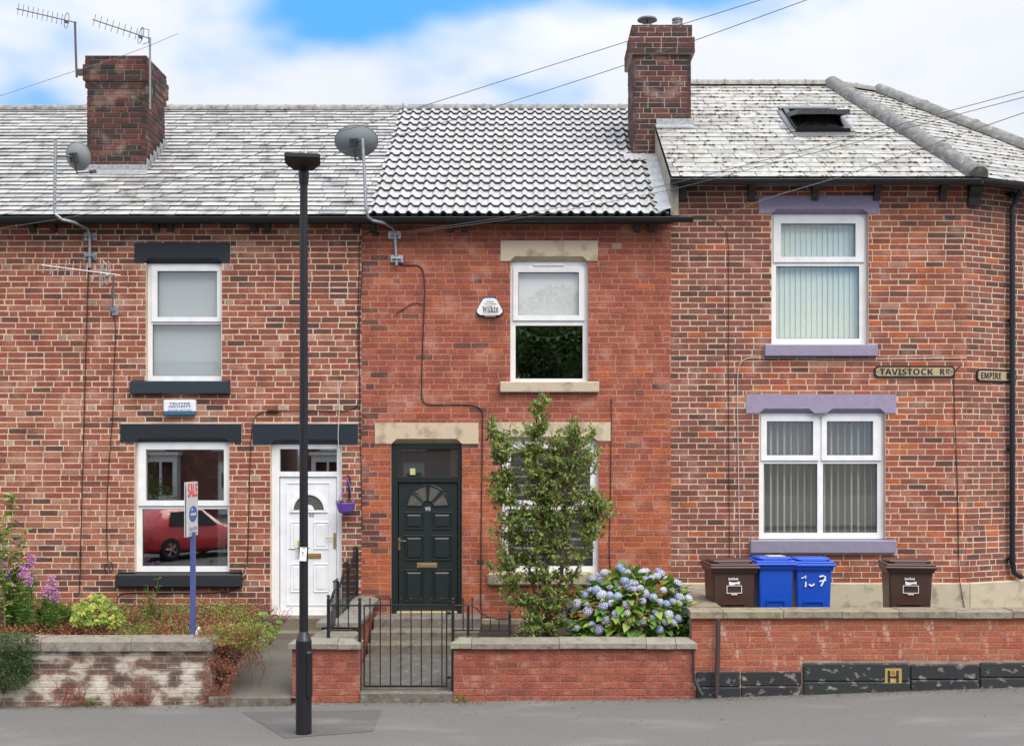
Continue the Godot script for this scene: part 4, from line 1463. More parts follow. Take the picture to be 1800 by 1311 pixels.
func make_yards() -> void:
	var Z := 2.5
	# ---- soil and paving
	var m := mb(lin(0.06, 0.045, 0.03))
	var fore := Vector3(0, 0.53, Z - 0.23)
	var rear := Vector3(0, 0.74, 0.02)
	var la := Vector3(-9, 0, 0)
	var lb := Vector3(-3.5, 0, 0)
	m.quad(la + fore, lb + fore, lb + rear, la + rear)
	m.quad(lb + fore - Vector3(0, 1, 0), lb + rear - Vector3(0, 1, 0), lb + rear, lb + fore)
	m.quad(la + fore - Vector3(0, 1, 0), lb + fore - Vector3(0, 1, 0), lb + fore, la + fore)
	structure(m, "garden_soil", M.soil)
	m = mb(lin(0.06, 0.045, 0.03))
	m.span(Vector3(-0.62, -0.5, 0.05), Vector3(1.84, 0.5, Z - 0.23))
	structure(m, "garden_soil", M.soil)
	m = mb(lin(0.3, 0.29, 0.26))
	m.span(Vector3(2.17, -0.4, -0.3), Vector3(9.0, 0.45, Z - 0.23))
	structure(m, "bin_yard", M.concrete)
	m = mb(lin(0.16, 0.15, 0.13))
	var px0 := -3.54
	var px1 := -2.47
	m.quad(Vector3(px0, 0.02, Z + 0.06), Vector3(px1, 0.02, Z + 0.06), Vector3(px1, 0.36, 0.5), Vector3(px0, 0.36, 0.5))
	structure(m, "path", M.asphalt)
	m = mb(lin(0.2, 0.18, 0.15))
	m.span(Vector3(px0, -0.2, Z + 0.02), Vector3(mx(513, Z) + 0.0, 0.045, Z + 0.14), 0.012)
	structure(m, "path_kerb", M.coping)
	m = mb(lin(0.17, 0.165, 0.155))
	var gx0 := -2.0
	var gx1 := -0.62
	m.quad(Vector3(gx0, 0.07, Z - 0.02), Vector3(gx1, 0.07, Z - 0.02), Vector3(gx1, 0.26, 0.98), Vector3(gx0, 0.26, 0.98))
	structure(m, "path", M.concrete)
	m = mb(lin(0.2, 0.19, 0.16))
	m.span(Vector3(mx(632, Z), -0.2, Z - 0.25), Vector3(mx(797, Z), 0.075, Z + 0.03), 0.015)
	structure(m, "gate_sill", M.coping)
	# ---- front steps
	var s := thing("front_steps", Vector3(-1.3, 0.26, 0.5), "three worn concrete steps up to dark green door", "steps")
	for q in [[1.0, 0.26, 0.384], [0.7, 0.37, 0.5], [0.4, 0.49, 0.632]]:
		m = mb(vary(lin(0.26, 0.235, 0.19), 0.1))
		m.span(Vector3(gx0, q[1] - 0.2, -0.02), Vector3(gx1, q[2], q[0]), 0.016)
		commit(m, "step", M.concrete, s)
	s = thing("door_steps", Vector3(-2.9, 0.3, 0.3), "two mossy stone steps under white front door", "steps")
	for q in [[0.3, 0.3, my(1086, 0.3), -3.62], [0.5, 0.15, my(1111, 0.5), -3.45]]:
		m = mb(lin(0.24, 0.205, 0.15))
		m.span(Vector3(q[3], q[1], 0.011), Vector3(-2.46, q[2], q[0]), 0.014)
		commit(m, "step", M.stone, s)

	# ---- limewashed wall on the left
	var w := thing("garden_wall", Vector3(-5.2, -0.08, Z - 0.1), "flaking whitewashed brick garden wall in front of weedy bed", "garden wall", "front garden walls")
	var x1 := mx(369, Z)
	var brown := tones([lin(0.17, 0.1, 0.075), lin(0.2, 0.115, 0.085), lin(0.14, 0.09, 0.07), lin(0.26, 0.12, 0.09)])
	var face := Transform3D(Basis(), Vector3(0, 0, Z))
	brick_wall(w, "wall", face, -7.4, -0.16, x1, my(1143, Z), [], [], {"pal": brown, "mortar": lin(0.34, 0.29, 0.24), "mortar_mat": M.limed_brick, "mat": M.limed_brick, "thick": 0.23, "course": 0.0705, "recess": 0.005, "header_every": 4})
	var x := x1 + 0.03
	for k in 5:
		var l := [0.9, 1.0, 0.85, 1.0, 0.9][k] as float
		coping_stone(w, x - l + 0.006, x, my(1143, Z), Z - 0.27, Z + 0.05, 0.1, 0.14, 0.0, 0.02 if k == 0 else 0.0, 0.03, vary(lin(0.36, 0.32, 0.27), 0.1))
		x -= l
	# ---- pier left of the gate, with the stepped wall behind it
	w = thing("garden_wall", Vector3(-2.26, -0.04, Z - 0.1), "short red brick wall between lamp post and iron gate", "garden wall", "front garden walls")
	var red := tones([lin(0.4, 0.1, 0.06), lin(0.36, 0.088, 0.055), lin(0.43, 0.12, 0.07)], 3, 0.08)
	var base := {"pal": red, "mortar": lin(0.26, 0.16, 0.12), "mat": M.wall_brick, "thick": 0.23, "recess": 0.004, "joint": 0.009}
	brick_wall(w, "wall", face, mx(513, Z), -0.12, mx(632, Z), my(1140, Z), [], [], base)
	var right := Transform3D(Basis(Vector3(0, 0, -1), Vector3.UP, Vector3(1, 0, 0)), Vector3(mx(632, Z), 0, 0))
	brick_wall(w, "end_wall", right, -Z + 0.012, 0.0, -Z + 0.24, my(1140, Z) - 0.002, [], [], base)
	var xs := [mx(507, Z), mx(594, Z), mx(634, Z)]
	for k in 2: coping_stone(w, xs[k] + 0.003, xs[k + 1] - 0.003, my(1140, Z), Z - 0.28, Z + 0.05, 0.055, 0.105, 0.1 if k == 0 else 0.0, 0.1 if k == 1 else 0.0, 0.13, vary(lin(0.36, 0.33, 0.28), 0.06))
	w = thing("stepped_wall", Vector3(-2.22, 0, 1.2), "stepped brick side wall climbing beside steps to green door", "wall")
	var flank := Transform3D(Basis(Vector3(0, 0, -1), Vector3.UP, Vector3(1, 0, 0)), Vector3(-2.02, 0, 0))
	var opt2 := base.duplicate()
	opt2.thick = 0.4
	for q in [[2.26, 1.85, 0.6], [1.85, 0.62, 0.715], [0.62, 0.0, 0.775]]:
		brick_wall(w, "wall", flank, -q[0], 0.05, -q[1], q[2], [], [], opt2)
	for q in [[1.85, 0.6], [0.62, 0.716]]:
		brick_wall(w, "riser", Transform3D(Basis(), Vector3(0, 0, q[0] + 0.003)), -2.42, q[1] - 0.1, -2.02, q[1] + 0.115, [], [], {"pal": red, "mortar": lin(0.36, 0.24, 0.18), "mat": M.wall_brick, "thick": 0.05, "recess": 0.004})
	for q in [[2.24, 1.87, 0.6], [1.92, 0.64, 0.717], [0.68, 0.02, 0.777]]:
		m = mb(vary(lin(0.3, 0.28, 0.25), 0.08))
		var y: float = q[2]
		var zz := [q[0], q[1]]
		var lo := [Vector3(-2.47, y, zz[0]), Vector3(-1.97, y, zz[0]), Vector3(-1.97, y, zz[1]), Vector3(-2.47, y, zz[1])]
		var mid := []
		var top := []
		for k in 4:
			mid.append(lo[k] + Vector3(0, 0.05, 0))
			top.append(Vector3(lerpf(lo[k].x, -2.22, 0.38), y + 0.09, lo[k].z - (0.05 if k < 2 else 0.0)))
		for k in 4:
			m.quad(lo[k], lo[(k + 1) % 4], mid[(k + 1) % 4], mid[k])
			m.quad(mid[k], mid[(k + 1) % 4], top[(k + 1) % 4], top[k])
		m.quad(top[0], top[1], top[2], top[3])
		commit(m, "coping_stone", M.coping, w)
	# ---- wall in front of the hydrangea
	w = thing("garden_wall", Vector3(0.5, -0.02, Z - 0.1), "red brick garden wall with grey coping below hydrangea", "garden wall", "front garden walls")
	brick_wall(w, "wall", face, mx(797, Z), -0.12, mx(1221, Z), my(1140, Z), [], [], base)
	var cuts := [792, 829, 983, 1136, 1188, 1226]
	for k in 5: coping_stone(w, mx(cuts[k], Z) + 0.003, mx(cuts[k + 1], Z) - 0.003, my(1139, Z), Z - 0.28, Z + 0.05, 0.055, 0.105, 0.09 if k == 0 else 0.0, 0.08 if k == 4 else 0.0, 0.13, vary(lin(0.37, 0.335, 0.27), 0.14))
	# ---- taller wall of the corner house
	w = thing("garden_wall", Vector3(4.2, 0, Z - 0.1), "taller red brick wall with black painted base in front of bins", "garden wall", "front garden walls")
	var opt := base.duplicate()
	opt.course = 0.0655
	opt.mortar = lin(0.36, 0.24, 0.18)
	opt.mat = M.salty_brick
	var orange := tones([lin(0.46, 0.125, 0.065), lin(0.42, 0.105, 0.055), lin(0.5, 0.15, 0.08)], 3, 0.07)
	opt.pal = orange
	var face2 := Transform3D(Basis(), Vector3(0, 0, Z - 0.02))
	brick_wall(w, "wall", face2, mx(1217, Z), -0.1, 8.5, my(1086, Z), [[0, -1, mx(1411, Z), my(1180, Z)], [mx(1411, Z), -1, 9, my(1163, Z)]], [], opt)
	xs = [1213, 1271, 1377, 1480, 1580, 1680, 1780, 1880, 1990]
	for k in 8: coping_stone(w, mx(xs[k], Z) + 0.003, mx(xs[k + 1], Z) - 0.003, my(1086, Z), Z - 0.3, Z + 0.03, 0.068, 0.082, 0, 0, 0.02, vary(lin(0.36, 0.31, 0.22), 0.12))
	var black := lin(0.03, 0.036, 0.04)
	for q in [[1224, 1302, 1181, 0.0, 0.012], [1303, 1410, 1181, 0.0, 0.01], [1412, 1600, 1166, 0.1, 0.035], [1601, 1722, 1168, 0.1, 0.03], [1723, 1900, 1165, 0.1, 0.033]]:
		m = mb(vary(black, 0.2))
		var a := mx(q[0], Z) + 0.003
		var b := mx(q[1], Z) - 0.003
		var t := my(q[2], Z)
		var lowy := street(a) - 0.1
		var half := lerpf(lowy + 0.1, t, 0.42)
		m.span(Vector3(a, half + 0.003, Z - 0.1), Vector3(b, t, Z - 0.02 + q[4]), 0.012)
		m.span(Vector3(a, lowy, Z - 0.1), Vector3(b, half - 0.002, Z - 0.008 + q[4]), 0.012)
		commit(m, "base_block", M.black_stone, w)
	var ret := Transform3D(Basis(Vector3(0, 0, 1), Vector3.UP, Vector3(-1, 0, 0)), Vector3(1.87, 0, 0))
	brick_wall(w, "return_wall", ret, 0.06, 0.2, Z - 0.26, my(1086, Z), [], [], opt)
	for k in 3: coping_stone(w, 1.84, 2.2, my(1086, Z), 0.06 + 0.71 * k, 0.06 + 0.71 * (k + 1) - 0.006, 0.068, 0.082, 0.02, 0.02, 0.0, vary(lin(0.36, 0.31, 0.22), 0.12))
	m = mb(lin(0.3, 0.2, 0.15))
	m.span(Vector3(1.88, 0.2, 0.06), Vector3(2.16, my(1086, Z) - 0.003, Z - 0.26))
	commit(m, "core", M.mortar, w)

	# ---- ironwork
	var iron := lin(0.013, 0.015, 0.017)
	var zg := Z - 0.08
	var yt := my(1064, zg)
	var yb := my(1206, zg)
	var g := thing("garden_gate", at(714, 1218, zg), "black wrought iron bar gate with ball finials", "gate")
	for u in [632, 796]:
		m = mb(iron)
		var x0 := mx(u, zg)
		m.box(Vector3(x0, (0.03 + my(1058, zg)) / 2, zg), Vector3(0.032, my(1058, zg) - 0.03, 0.032), 0.003)
		m.lathe([Vector2(0.02, 0), Vector2(0.012, 0.012), Vector2(0.02, 0.022), Vector2(0.022, 0.036), Vector2(0.012, 0.048), Vector2(0.002, 0.052)], Vector3(x0, my(1058, zg), zg), 8)
		commit(m, "gate_post", M.iron, g)
	for q in [[yt, 0.02], [yb, 0.024]]:
		m = mb(iron)
		m.box(Vector3(mx(713, zg), q[0], zg), Vector3(mx(786, zg) - mx(639, zg), q[1], 0.012), 0.002)
		commit(m, "rail", M.iron, g)
	for u in [640, 785]:
		m = mb(iron)
		m.box(Vector3(mx(u, zg), (yt + yb) / 2, zg), Vector3(0.014, yt - yb, 0.024), 0.002)
		commit(m, "stile", M.iron, g)
	for k in 8:
		var u := 650 + 18.1 * k
		m = mb(iron)
		var p := Vector3(mx(u, zg), yb, zg)
		m.tube([p, Vector3(p.x, my(1054, zg), zg)], 0.0065, 6)
		finial(m, Vector3(p.x, my(1054, zg), zg), 0.012)
		commit(m, "bar", M.iron, g)
	m = mb(iron)
	m.box(Vector3(mx(789, zg), my(1077, zg), zg + 0.02), Vector3(0.05, 0.03, 0.02), 0.004)
	m.box(Vector3(mx(789, zg), my(1190, zg), zg + 0.02), Vector3(0.05, 0.03, 0.02), 0.004)
	commit(m, "latch", M.iron, g)
	# railing with a swept top rail on the wall right of the gate
	var f := thing("railing", at(850, 1117, zg), "low black railing with downswept top rail right of gate", "railing")
	m = mb(iron)
	var rail := []
	for q in [[798, 1064], [828, 1064], [836, 1068], [846, 1077], [858, 1084], [872, 1087.5], [894, 1088.5]]: rail.append(at(q[0], q[1], zg))
	m.tube(rail, 0.009, 6)
	commit(m, "top_rail", M.iron, f)
	m = mb(iron)
	m.box(at(846, 1108, zg), Vector3(mx(895, zg) - mx(798, zg), 0.016, 0.012), 0.002)
	commit(m, "bottom_rail", M.iron, f)
	for q in [[814, 1054], [830, 1053], [846, 1077], [862, 1085], [877, 1088]]:
		m = mb(iron)
		m.tube([at(q[0], 1108, zg), at(q[0], q[1], zg)], 0.0065, 6)
		if q[0] < 840: finial(m, at(q[0], q[1], zg), 0.012)
		commit(m, "bar", M.iron, f)
	for q in [[823, 1065, 1118, 0.03], [896, 1078, 1118, 0.03]]:
		m = mb(iron)
		m.box(at(q[0], (q[1] + q[2]) / 2.0, zg), Vector3(q[3], my(q[1], zg) - my(q[2], zg), q[3]), 0.003)
		if q[0] == 896: m.lathe([Vector2(0.018, 0), Vector2(0.01, 0.01), Vector2(0.018, 0.02), Vector2(0.016, 0.034), Vector2(0.002, 0.044)], at(896, 1078, zg), 8)
		commit(m, "post", M.iron, f)
	# short railing left of the gate
	f = thing("railing", at(604, 1117, zg), "short black railing between gate post and lamp post", "railing")
	for v in [1064, 1108]:
		m = mb(iron)
		m.box(at(603, v, zg), Vector3(mx(630, zg) - mx(577, zg), 0.016, 0.012), 0.002)
		commit(m, "rail", M.iron, f)
	for u in [594, 612]:
		m = mb(iron)
		m.tube([at(u, 1108, zg), at(u, 1054, zg)], 0.0065, 6)
		finial(m, at(u, 1054, zg), 0.012)
		commit(m, "bar", M.iron, f)
	# handrail climbing the stepped wall
	f = thing("stair_railing", Vector3(-2.25, 0.67, 1.2), "black stair railing stepping up towards brick wall", "railing")
	var posts := [[2.4, 0.66, 1.1], [1.72, 0.66, 1.235], [0.88, 0.79, 1.375], [0.06, 0.86, 1.5]]
	for k in 4:
		m = mb(iron)
		var q: Array = posts[k]
		m.box(Vector3(-2.25, (q[1] + q[2]) / 2, q[0]), Vector3(0.034, q[2] - q[1], 0.034), 0.003)
		if k == 0: m.lathe([Vector2(0.02, 0), Vector2(0.012, 0.012), Vector2(0.02, 0.022), Vector2(0.02, 0.036), Vector2(0.002, 0.05)], Vector3(-2.25, q[2], q[0]), 8)
		commit(m, "post", M.iron, f)
	for k in 3:
		var a: Array = posts[k]
		var b: Array = posts[k + 1]
		var y_low: float = a[2] - (0.06 if k == 0 else 0.09)
		var y_high: float = b[2] - 0.09
		var rows := [[], []]
		m = mb(iron)
		var curve := []
		for j in 9:
			var t := j / 8.0
			var y := lerpf(y_low, y_high, clampf(pow(t / 0.55, 2.2), 0, 1))
			var p := Vector3(-2.25, y, lerpf(a[0], b[0], t))
			curve.append(p)
			rows[0].append(p + Vector3(-0.016, 0, 0))
			rows[1].append(p + Vector3(0.016, 0, 0))
		m.sheet(rows)
		m.tube(curve, 0.007, 5)
		commit(m, "top_rail", M.iron, f)
		m = mb(iron)
		m.tube([Vector3(-2.25, a[1] + 0.08, a[0]), Vector3(-2.25, maxf(a[1], b[1]) + 0.1, b[0])], 0.008, 5)
		commit(m, "bottom_rail", M.iron, f)
		for j in 6:
			var t := (j + 1.0) / 7.0
			m = mb(iron)
			var y1 := lerpf(y_low, y_high, clampf(pow(t / 0.55, 2.2), 0, 1))
			if j >= 3: y1 = b[2] + 0.02
			m.tube([Vector3(-2.25, a[1] + 0.08, lerpf(a[0], b[0], t)), Vector3(-2.25, y1, lerpf(a[0], b[0], t))], 0.0065, 5)
			commit(m, "bar", M.iron, f)
		m = mb(iron)
		m.tube([Vector3(-2.25, b[2] + 0.02, lerpf(a[0], b[0], 0.53)), Vector3(-2.25, b[2] + 0.02, b[0])], 0.011, 5)
		commit(m, "cap_rail", M.iron, f)

# ------------------------------------------------------------------ street furniture and things on the houses
func cable(base: String, pts: Array, rad: float, col: Color, label: String, z := 0.012) -> Node3D:
	var c := Curve3D.new()
	var n := pts.size()
	var p := []
	for k in pts: p.append(at(k[0], k[1], k[2] if k.size() > 2 else z))
	for k in n:
		var t: Vector3 = (p[mini(k + 1, n - 1)] - p[maxi(k - 1, 0)]) * 0.5
		var l0: float = p[k].distance_to(p[maxi(k - 1, 0)])
		var l1: float = p[k].distance_to(p[mini(k + 1, n - 1)])
		var d := t.normalized()
		c.add_point(p[k], -d * l0 * 0.3, d * l1 * 0.3)
	c.bake_interval = 0.06
	var path := Array(c.get_baked_points())
	var m := mb(col)
	m.tube(path, rad * (0.78 if base == "wall_cable" else 1.0), 6)
	var o := commit(m, base, M.plastic)
	tag(o, label, "cable")
	return o

func make_details() -> void:
	lamp_post()
	sale_board()
	bins()
	signs()
	dishes_and_aerials()
	var dark := lin(0.03, 0.027, 0.026)
	cable("wall_cable", [[155, 470], [152, 560], [148, 700], [144, 850], [139, 1042]], 0.0085, dark, "thin dark cable down the wall left of the wall aerial")
	cable("wall_cable", [[199, 556], [203, 575], [200, 640], [198, 720], [192, 800], [187, 900], [189, 985], [196, 990], [197, 1002], [188, 1006], [183, 998], [188, 990], [192, 1006]], 0.007, dark, "dark cable with a small coil hanging below wall aerial")
	cable("wall_cable", [[668, 412], [650, 408], [634, 418], [631, 480], [629, 600], [633, 690], [629, 710], [612, 721], [560, 722], [500, 722], [462, 724], [447, 735], [440, 790], [437, 900], [434, 990], [430, 1000]], 0.0075, dark, "dark cable along the house joint, running left above white door")
	cable("wall_cable", [[637, 460], [632, 560], [632, 700], [634, 800], [636, 930]], 0.0065, dark, "straight dark cable down the joint between white and green door houses")
	cable("wall_cable", [[697, 464], [715, 466], [736, 467], [744, 478], [746, 520], [743, 600], [741, 690], [744, 706], [756, 711], [830, 712], [846, 720], [848, 745], [846, 900], [845, 1083]], 0.0095, dark, "black cable from big dish down beside green door lintel")
	cable("wall_cable", [[696, 551], [706, 545], [720, 536], [733, 532], [743, 535]], 0.0065, dark, "short loose cable end branching off left of the alarm triangle")
	cable("wall_cable", [[1075, 700], [1074, 800], [1073, 900], [1071, 965], [1073, 1000]], 0.0075, dark, "dark cable dropping behind the blue hydrangea")
	cable("wall_cable", [[1255, 385], [1262, 393], [1278, 410], [1281, 480], [1281, 700], [1283, 985]], 0.0055, dark, "thin dark cable down the corner house behind brown bin")
	cable("wall_cable", [[1301, 985], [1298, 800], [1297, 670], [1301, 640], [1313, 630], [1340, 629], [1500, 631], [1699, 629]], 0.0065, lin(0.7, 0.68, 0.64), "white cable under the upper lilac sill")
	cable("wall_cable", [[1697, 1072, 0.07], [1692, 1045, 0.07], [1688, 1020, 0.07], [1686, 980], [1684, 850], [1680, 760], [1678, 668], [1681, 650], [1691, 642]], 0.0075, dark, "black cable below the end of the longer street name plate")
	cable("wall_cable", [[600, 668], [596, 690], [596, 720], [594, 770, 0.02], [597, 800], [599, 810]], 0.006, lin(0.75, 0.73, 0.7), "short white cable hanging over the white door lintel")
	var m := mb(lin(0.02))
	m.box(at(479, 722.5, 0.025), Vector3(0.15, 0.035, 0.03), 0.008)
	tag(commit(m, "cable_junction", M.plastic), "small black cable box above navy door lintel", "junction box")
	cable("wall_cable", [[205, 1060], [206, 1050], [216, 1043], [300, 1042], [380, 1041], [412, 1036], [432, 1010]], 0.008, lin(0.05, 0.035, 0.03), "dark cable looping under the wide black sill")
	m = mb(lin(0.03))
	var ring := []
	for k in 17: ring.append(at(175, 1055, 0.05) + Vector3(cos(TAU * k / 16), sin(TAU * k / 16), 0) * 0.085)
	m.tube(ring, 0.014, 6)
	tag(commit(m, "hose_ring", M.plastic), "black hose coil behind the yellow-green bush", "hose")
	# downpipe on the corner house
	var p := thing("downpipe", at(1786, 1000, 0), "black rainwater downpipe across the shorter street name plate", "drainpipe")
	var d2 := Vector3(cos(deg_to_rad(25)), 0, -sin(deg_to_rad(25)))
	var n2 := Vector3(-d2.z, 0, d2.x)
	var foot := Vector3(PARTY[4], 0, 0) + d2 * 0.72 + n2 * 0.075
	m = mb(lin(0.014, 0.017, 0.02))
	var ty := my(322)
	m.tube([Vector3(foot.x, ty, foot.z) + n2 * 0.15, Vector3(foot.x, ty - 0.1, foot.z) + n2 * 0.12, Vector3(foot.x, ty - 0.28, foot.z), Vector3(foot.x, my(600), foot.z), Vector3(foot.x, my(990), foot.z), Vector3(foot.x, my(1010), foot.z) + d2 * 0.03, Vector3(foot.x, my(1018), foot.z) + d2 * 0.16], 0.036, 12)
	commit(m, "pipe", M.gloss, p)
	for v in [335, 560, 790, 985]:
		m = mb(lin(0.014, 0.017, 0.02))
		m.lathe([Vector2(0.043, -0.035), Vector2(0.043, 0.035)], Vector3(foot.x, my(v), foot.z), 12)
		m.box(Vector3(foot.x, my(v), foot.z) - n2 * 0.04, Vector3(0.14, 0.03, 0.02), 0.002, Basis(d2, Vector3.UP, n2))
		commit(m, "bracket", M.gloss, p)
	# brown pipe against the front wall and the hose end beside it
	m = mb(lin(0.075, 0.05, 0.045))
	m.tube([at(1263, 1088, 2.56), at(1262, 1150, 2.57), at(1260, 1222, 2.57)], 0.028, 10)
	tag(commit(m, "overflow_pipe", M.iron), "rusty brown upright pipe against the taller brick wall", "pipe")
	m = mb(lin(0.03))
	m.tube([at(1219, 1143, 2.54), at(1219, 1180, 2.54), at(1222, 1195, 2.55), at(1229, 1212, 2.58), at(1235, 1222, 2.6)], [0.012, 0.014, 0.024, 0.026, 0.026], 8)
	tag(commit(m, "drain_hose", M.plastic), "black hose at the foot of the joint between two brick walls", "hose")
	# overhead wires: from brackets on the houses up to poles outside the view
	var wire := lin(0.16, 0.15, 0.15)
	cable("overhead_wire", [[-20, 381, 1.0], [130, 352, 1.4], [300, 318, 1.9], [450, 271, 2.3], [626, 223, 2.8], [735, 189, 3.2], [1000, 105, 4.2], [1400, -20, 5.6]], 0.0038, wire, "overhead wire climbing from left gutter past the big dish to top edge")
	cable("overhead_wire", [[-20, 404, 0.4], [130, 380, 0.8], [300, 341, 1.4], [499, 296, 2.0], [661, 250, 2.6], [850, 194, 3.3], [1105, 112, 4.2], [1440, -8, 5.5]], 0.0038, wire, "second overhead wire crossing the front of the tall chimney")
	cable("overhead_wire", [[700, 409, 0.12], [900, 380, 0.9], [1050, 351, 1.5], [1175, 324, 2.1], [1350, 280, 2.8], [1545, 230, 3.6], [1625, 207, 4.0], [1830, 152, 5.0]], 0.0038, wire, "upper of the twin wires from the big dish bracket to the right")
	cable("overhead_wire", [[702, 412, 0.12], [950, 377, 1.0], [1180, 333, 2.0], [1350, 289, 2.7], [1545, 240, 3.5], [1625, 217, 3.9], [1830, 163, 4.9]], 0.0038, wire, "lower of the twin wires from the big dish bracket to the right")
	cable("overhead_wire", [[1262, 385, 0.1], [1340, 352, 0.7], [1475, 311, 1.5], [1630, 258, 2.4], [1690, 236, 2.8], [1830, 188, 3.7]], 0.005, lin(0.3, 0.29, 0.28), "single pale wire from under the corner gutter to the right edge")
	cable("overhead_wire", [[-20, 175, -1.0], [130, 125, -1.1], [200, 103, -1.15], [262, 80, -1.2], [312, 59, -1.3]], 0.004, lin(0.2, 0.2, 0.2), "thin wire over the top of the shorter chimney")
	# hanging basket by the white door
	var b := thing("hanging_basket", at(607, 900, 0.16), "purple hanging flower pot beside white door", "plant pot")
	m = mb(lin(0.2, 0.11, 0.55))
	m.lathe([Vector2(0.005, -0.075), Vector2(0.075, -0.075), Vector2(0.1, -0.04), Vector2(0.122, 0.045), Vector2(0.128, 0.05), Vector2(0.128, 0.062), Vector2(0.115, 0.062), Vector2(0.1, 0.0), Vector2(0.005, -0.01)], at(607, 892, 0.16), 18)
	commit(m, "pot", M.plastic, b)
	var hook := at(611, 838, 0.16)
	for a in [0.3, 2.4, 4.5]:
		m = mb(lin(0.3, 0.16, 0.6))
		m.tube([hook, at(607, 884, 0.16) + Vector3(cos(a), 0, sin(a)) * 0.12], 0.005, 5)
		commit(m, "hanger", M.plastic, b)
	m = mb(lin(0.02))
	m.box(at(614, 858, 0.015), Vector3(0.03, 0.28, 0.012), 0.003)
	m.tube([at(614, 850, 0.02), at(613, 838, 0.08), at(611, 835, 0.15), at(611, 840, 0.165)], 0.007, 6)
	commit(m, "bracket", M.iron, b)
	m = mb()
	for k in 90:
		m.col = [lin(0.12, 0.16, 0.05), lin(0.3, 0.2, 0.1), lin(0.4, 0.33, 0.15), lin(0.2, 0.08, 0.07)][rng.randi() % 4]
		var a := r(0, TAU)
		m.leaf(at(607, 884, 0.16) + Vector3(cos(a), 0, sin(a)) * r(0, 0.11), Vector3(cos(a), r(-0.4, 1.4), sin(a)).normalized(), Vector3(r(-1, 1), 1, r(-1, 1)).normalized(), r(0.03, 0.07), 0.018)
	commit(m, "plant", M.leaf, b)
	# bunting stuck to the pane
	var bt := thing("bunting", at(964, 590, -0.11), "string of little paper pennants inside the upper window", "bunting")
	var pts := []
	for q in [[917, 580], [929, 586], [946, 592], [963, 594], [980, 592], [995, 588], [1008, 582]]: pts.append(at(q[0], q[1], -0.11))
	m = mb(lin(0.6, 0.62, 0.55))
	m.tube(pts, 0.004, 5)
	commit(m, "string", M.cloth, bt)
	for k in 7:
		m = mb([lin(0.5, 0.56, 0.48), lin(0.62, 0.62, 0.58), lin(0.5, 0.52, 0.6)][k % 3])
		var q: Vector3 = pts[k]
		var tilt := Basis(Vector3(0, 0, 1), (3 - k) * -0.12)
		m.xf = Transform3D(tilt, q)
		m.prism(PackedVector2Array([Vector2(-0.033, 0), Vector2(0.033, 0), Vector2(0, -0.062)]), -0.001, 0.001)
		commit(m, "pennant", M.cloth, bt)

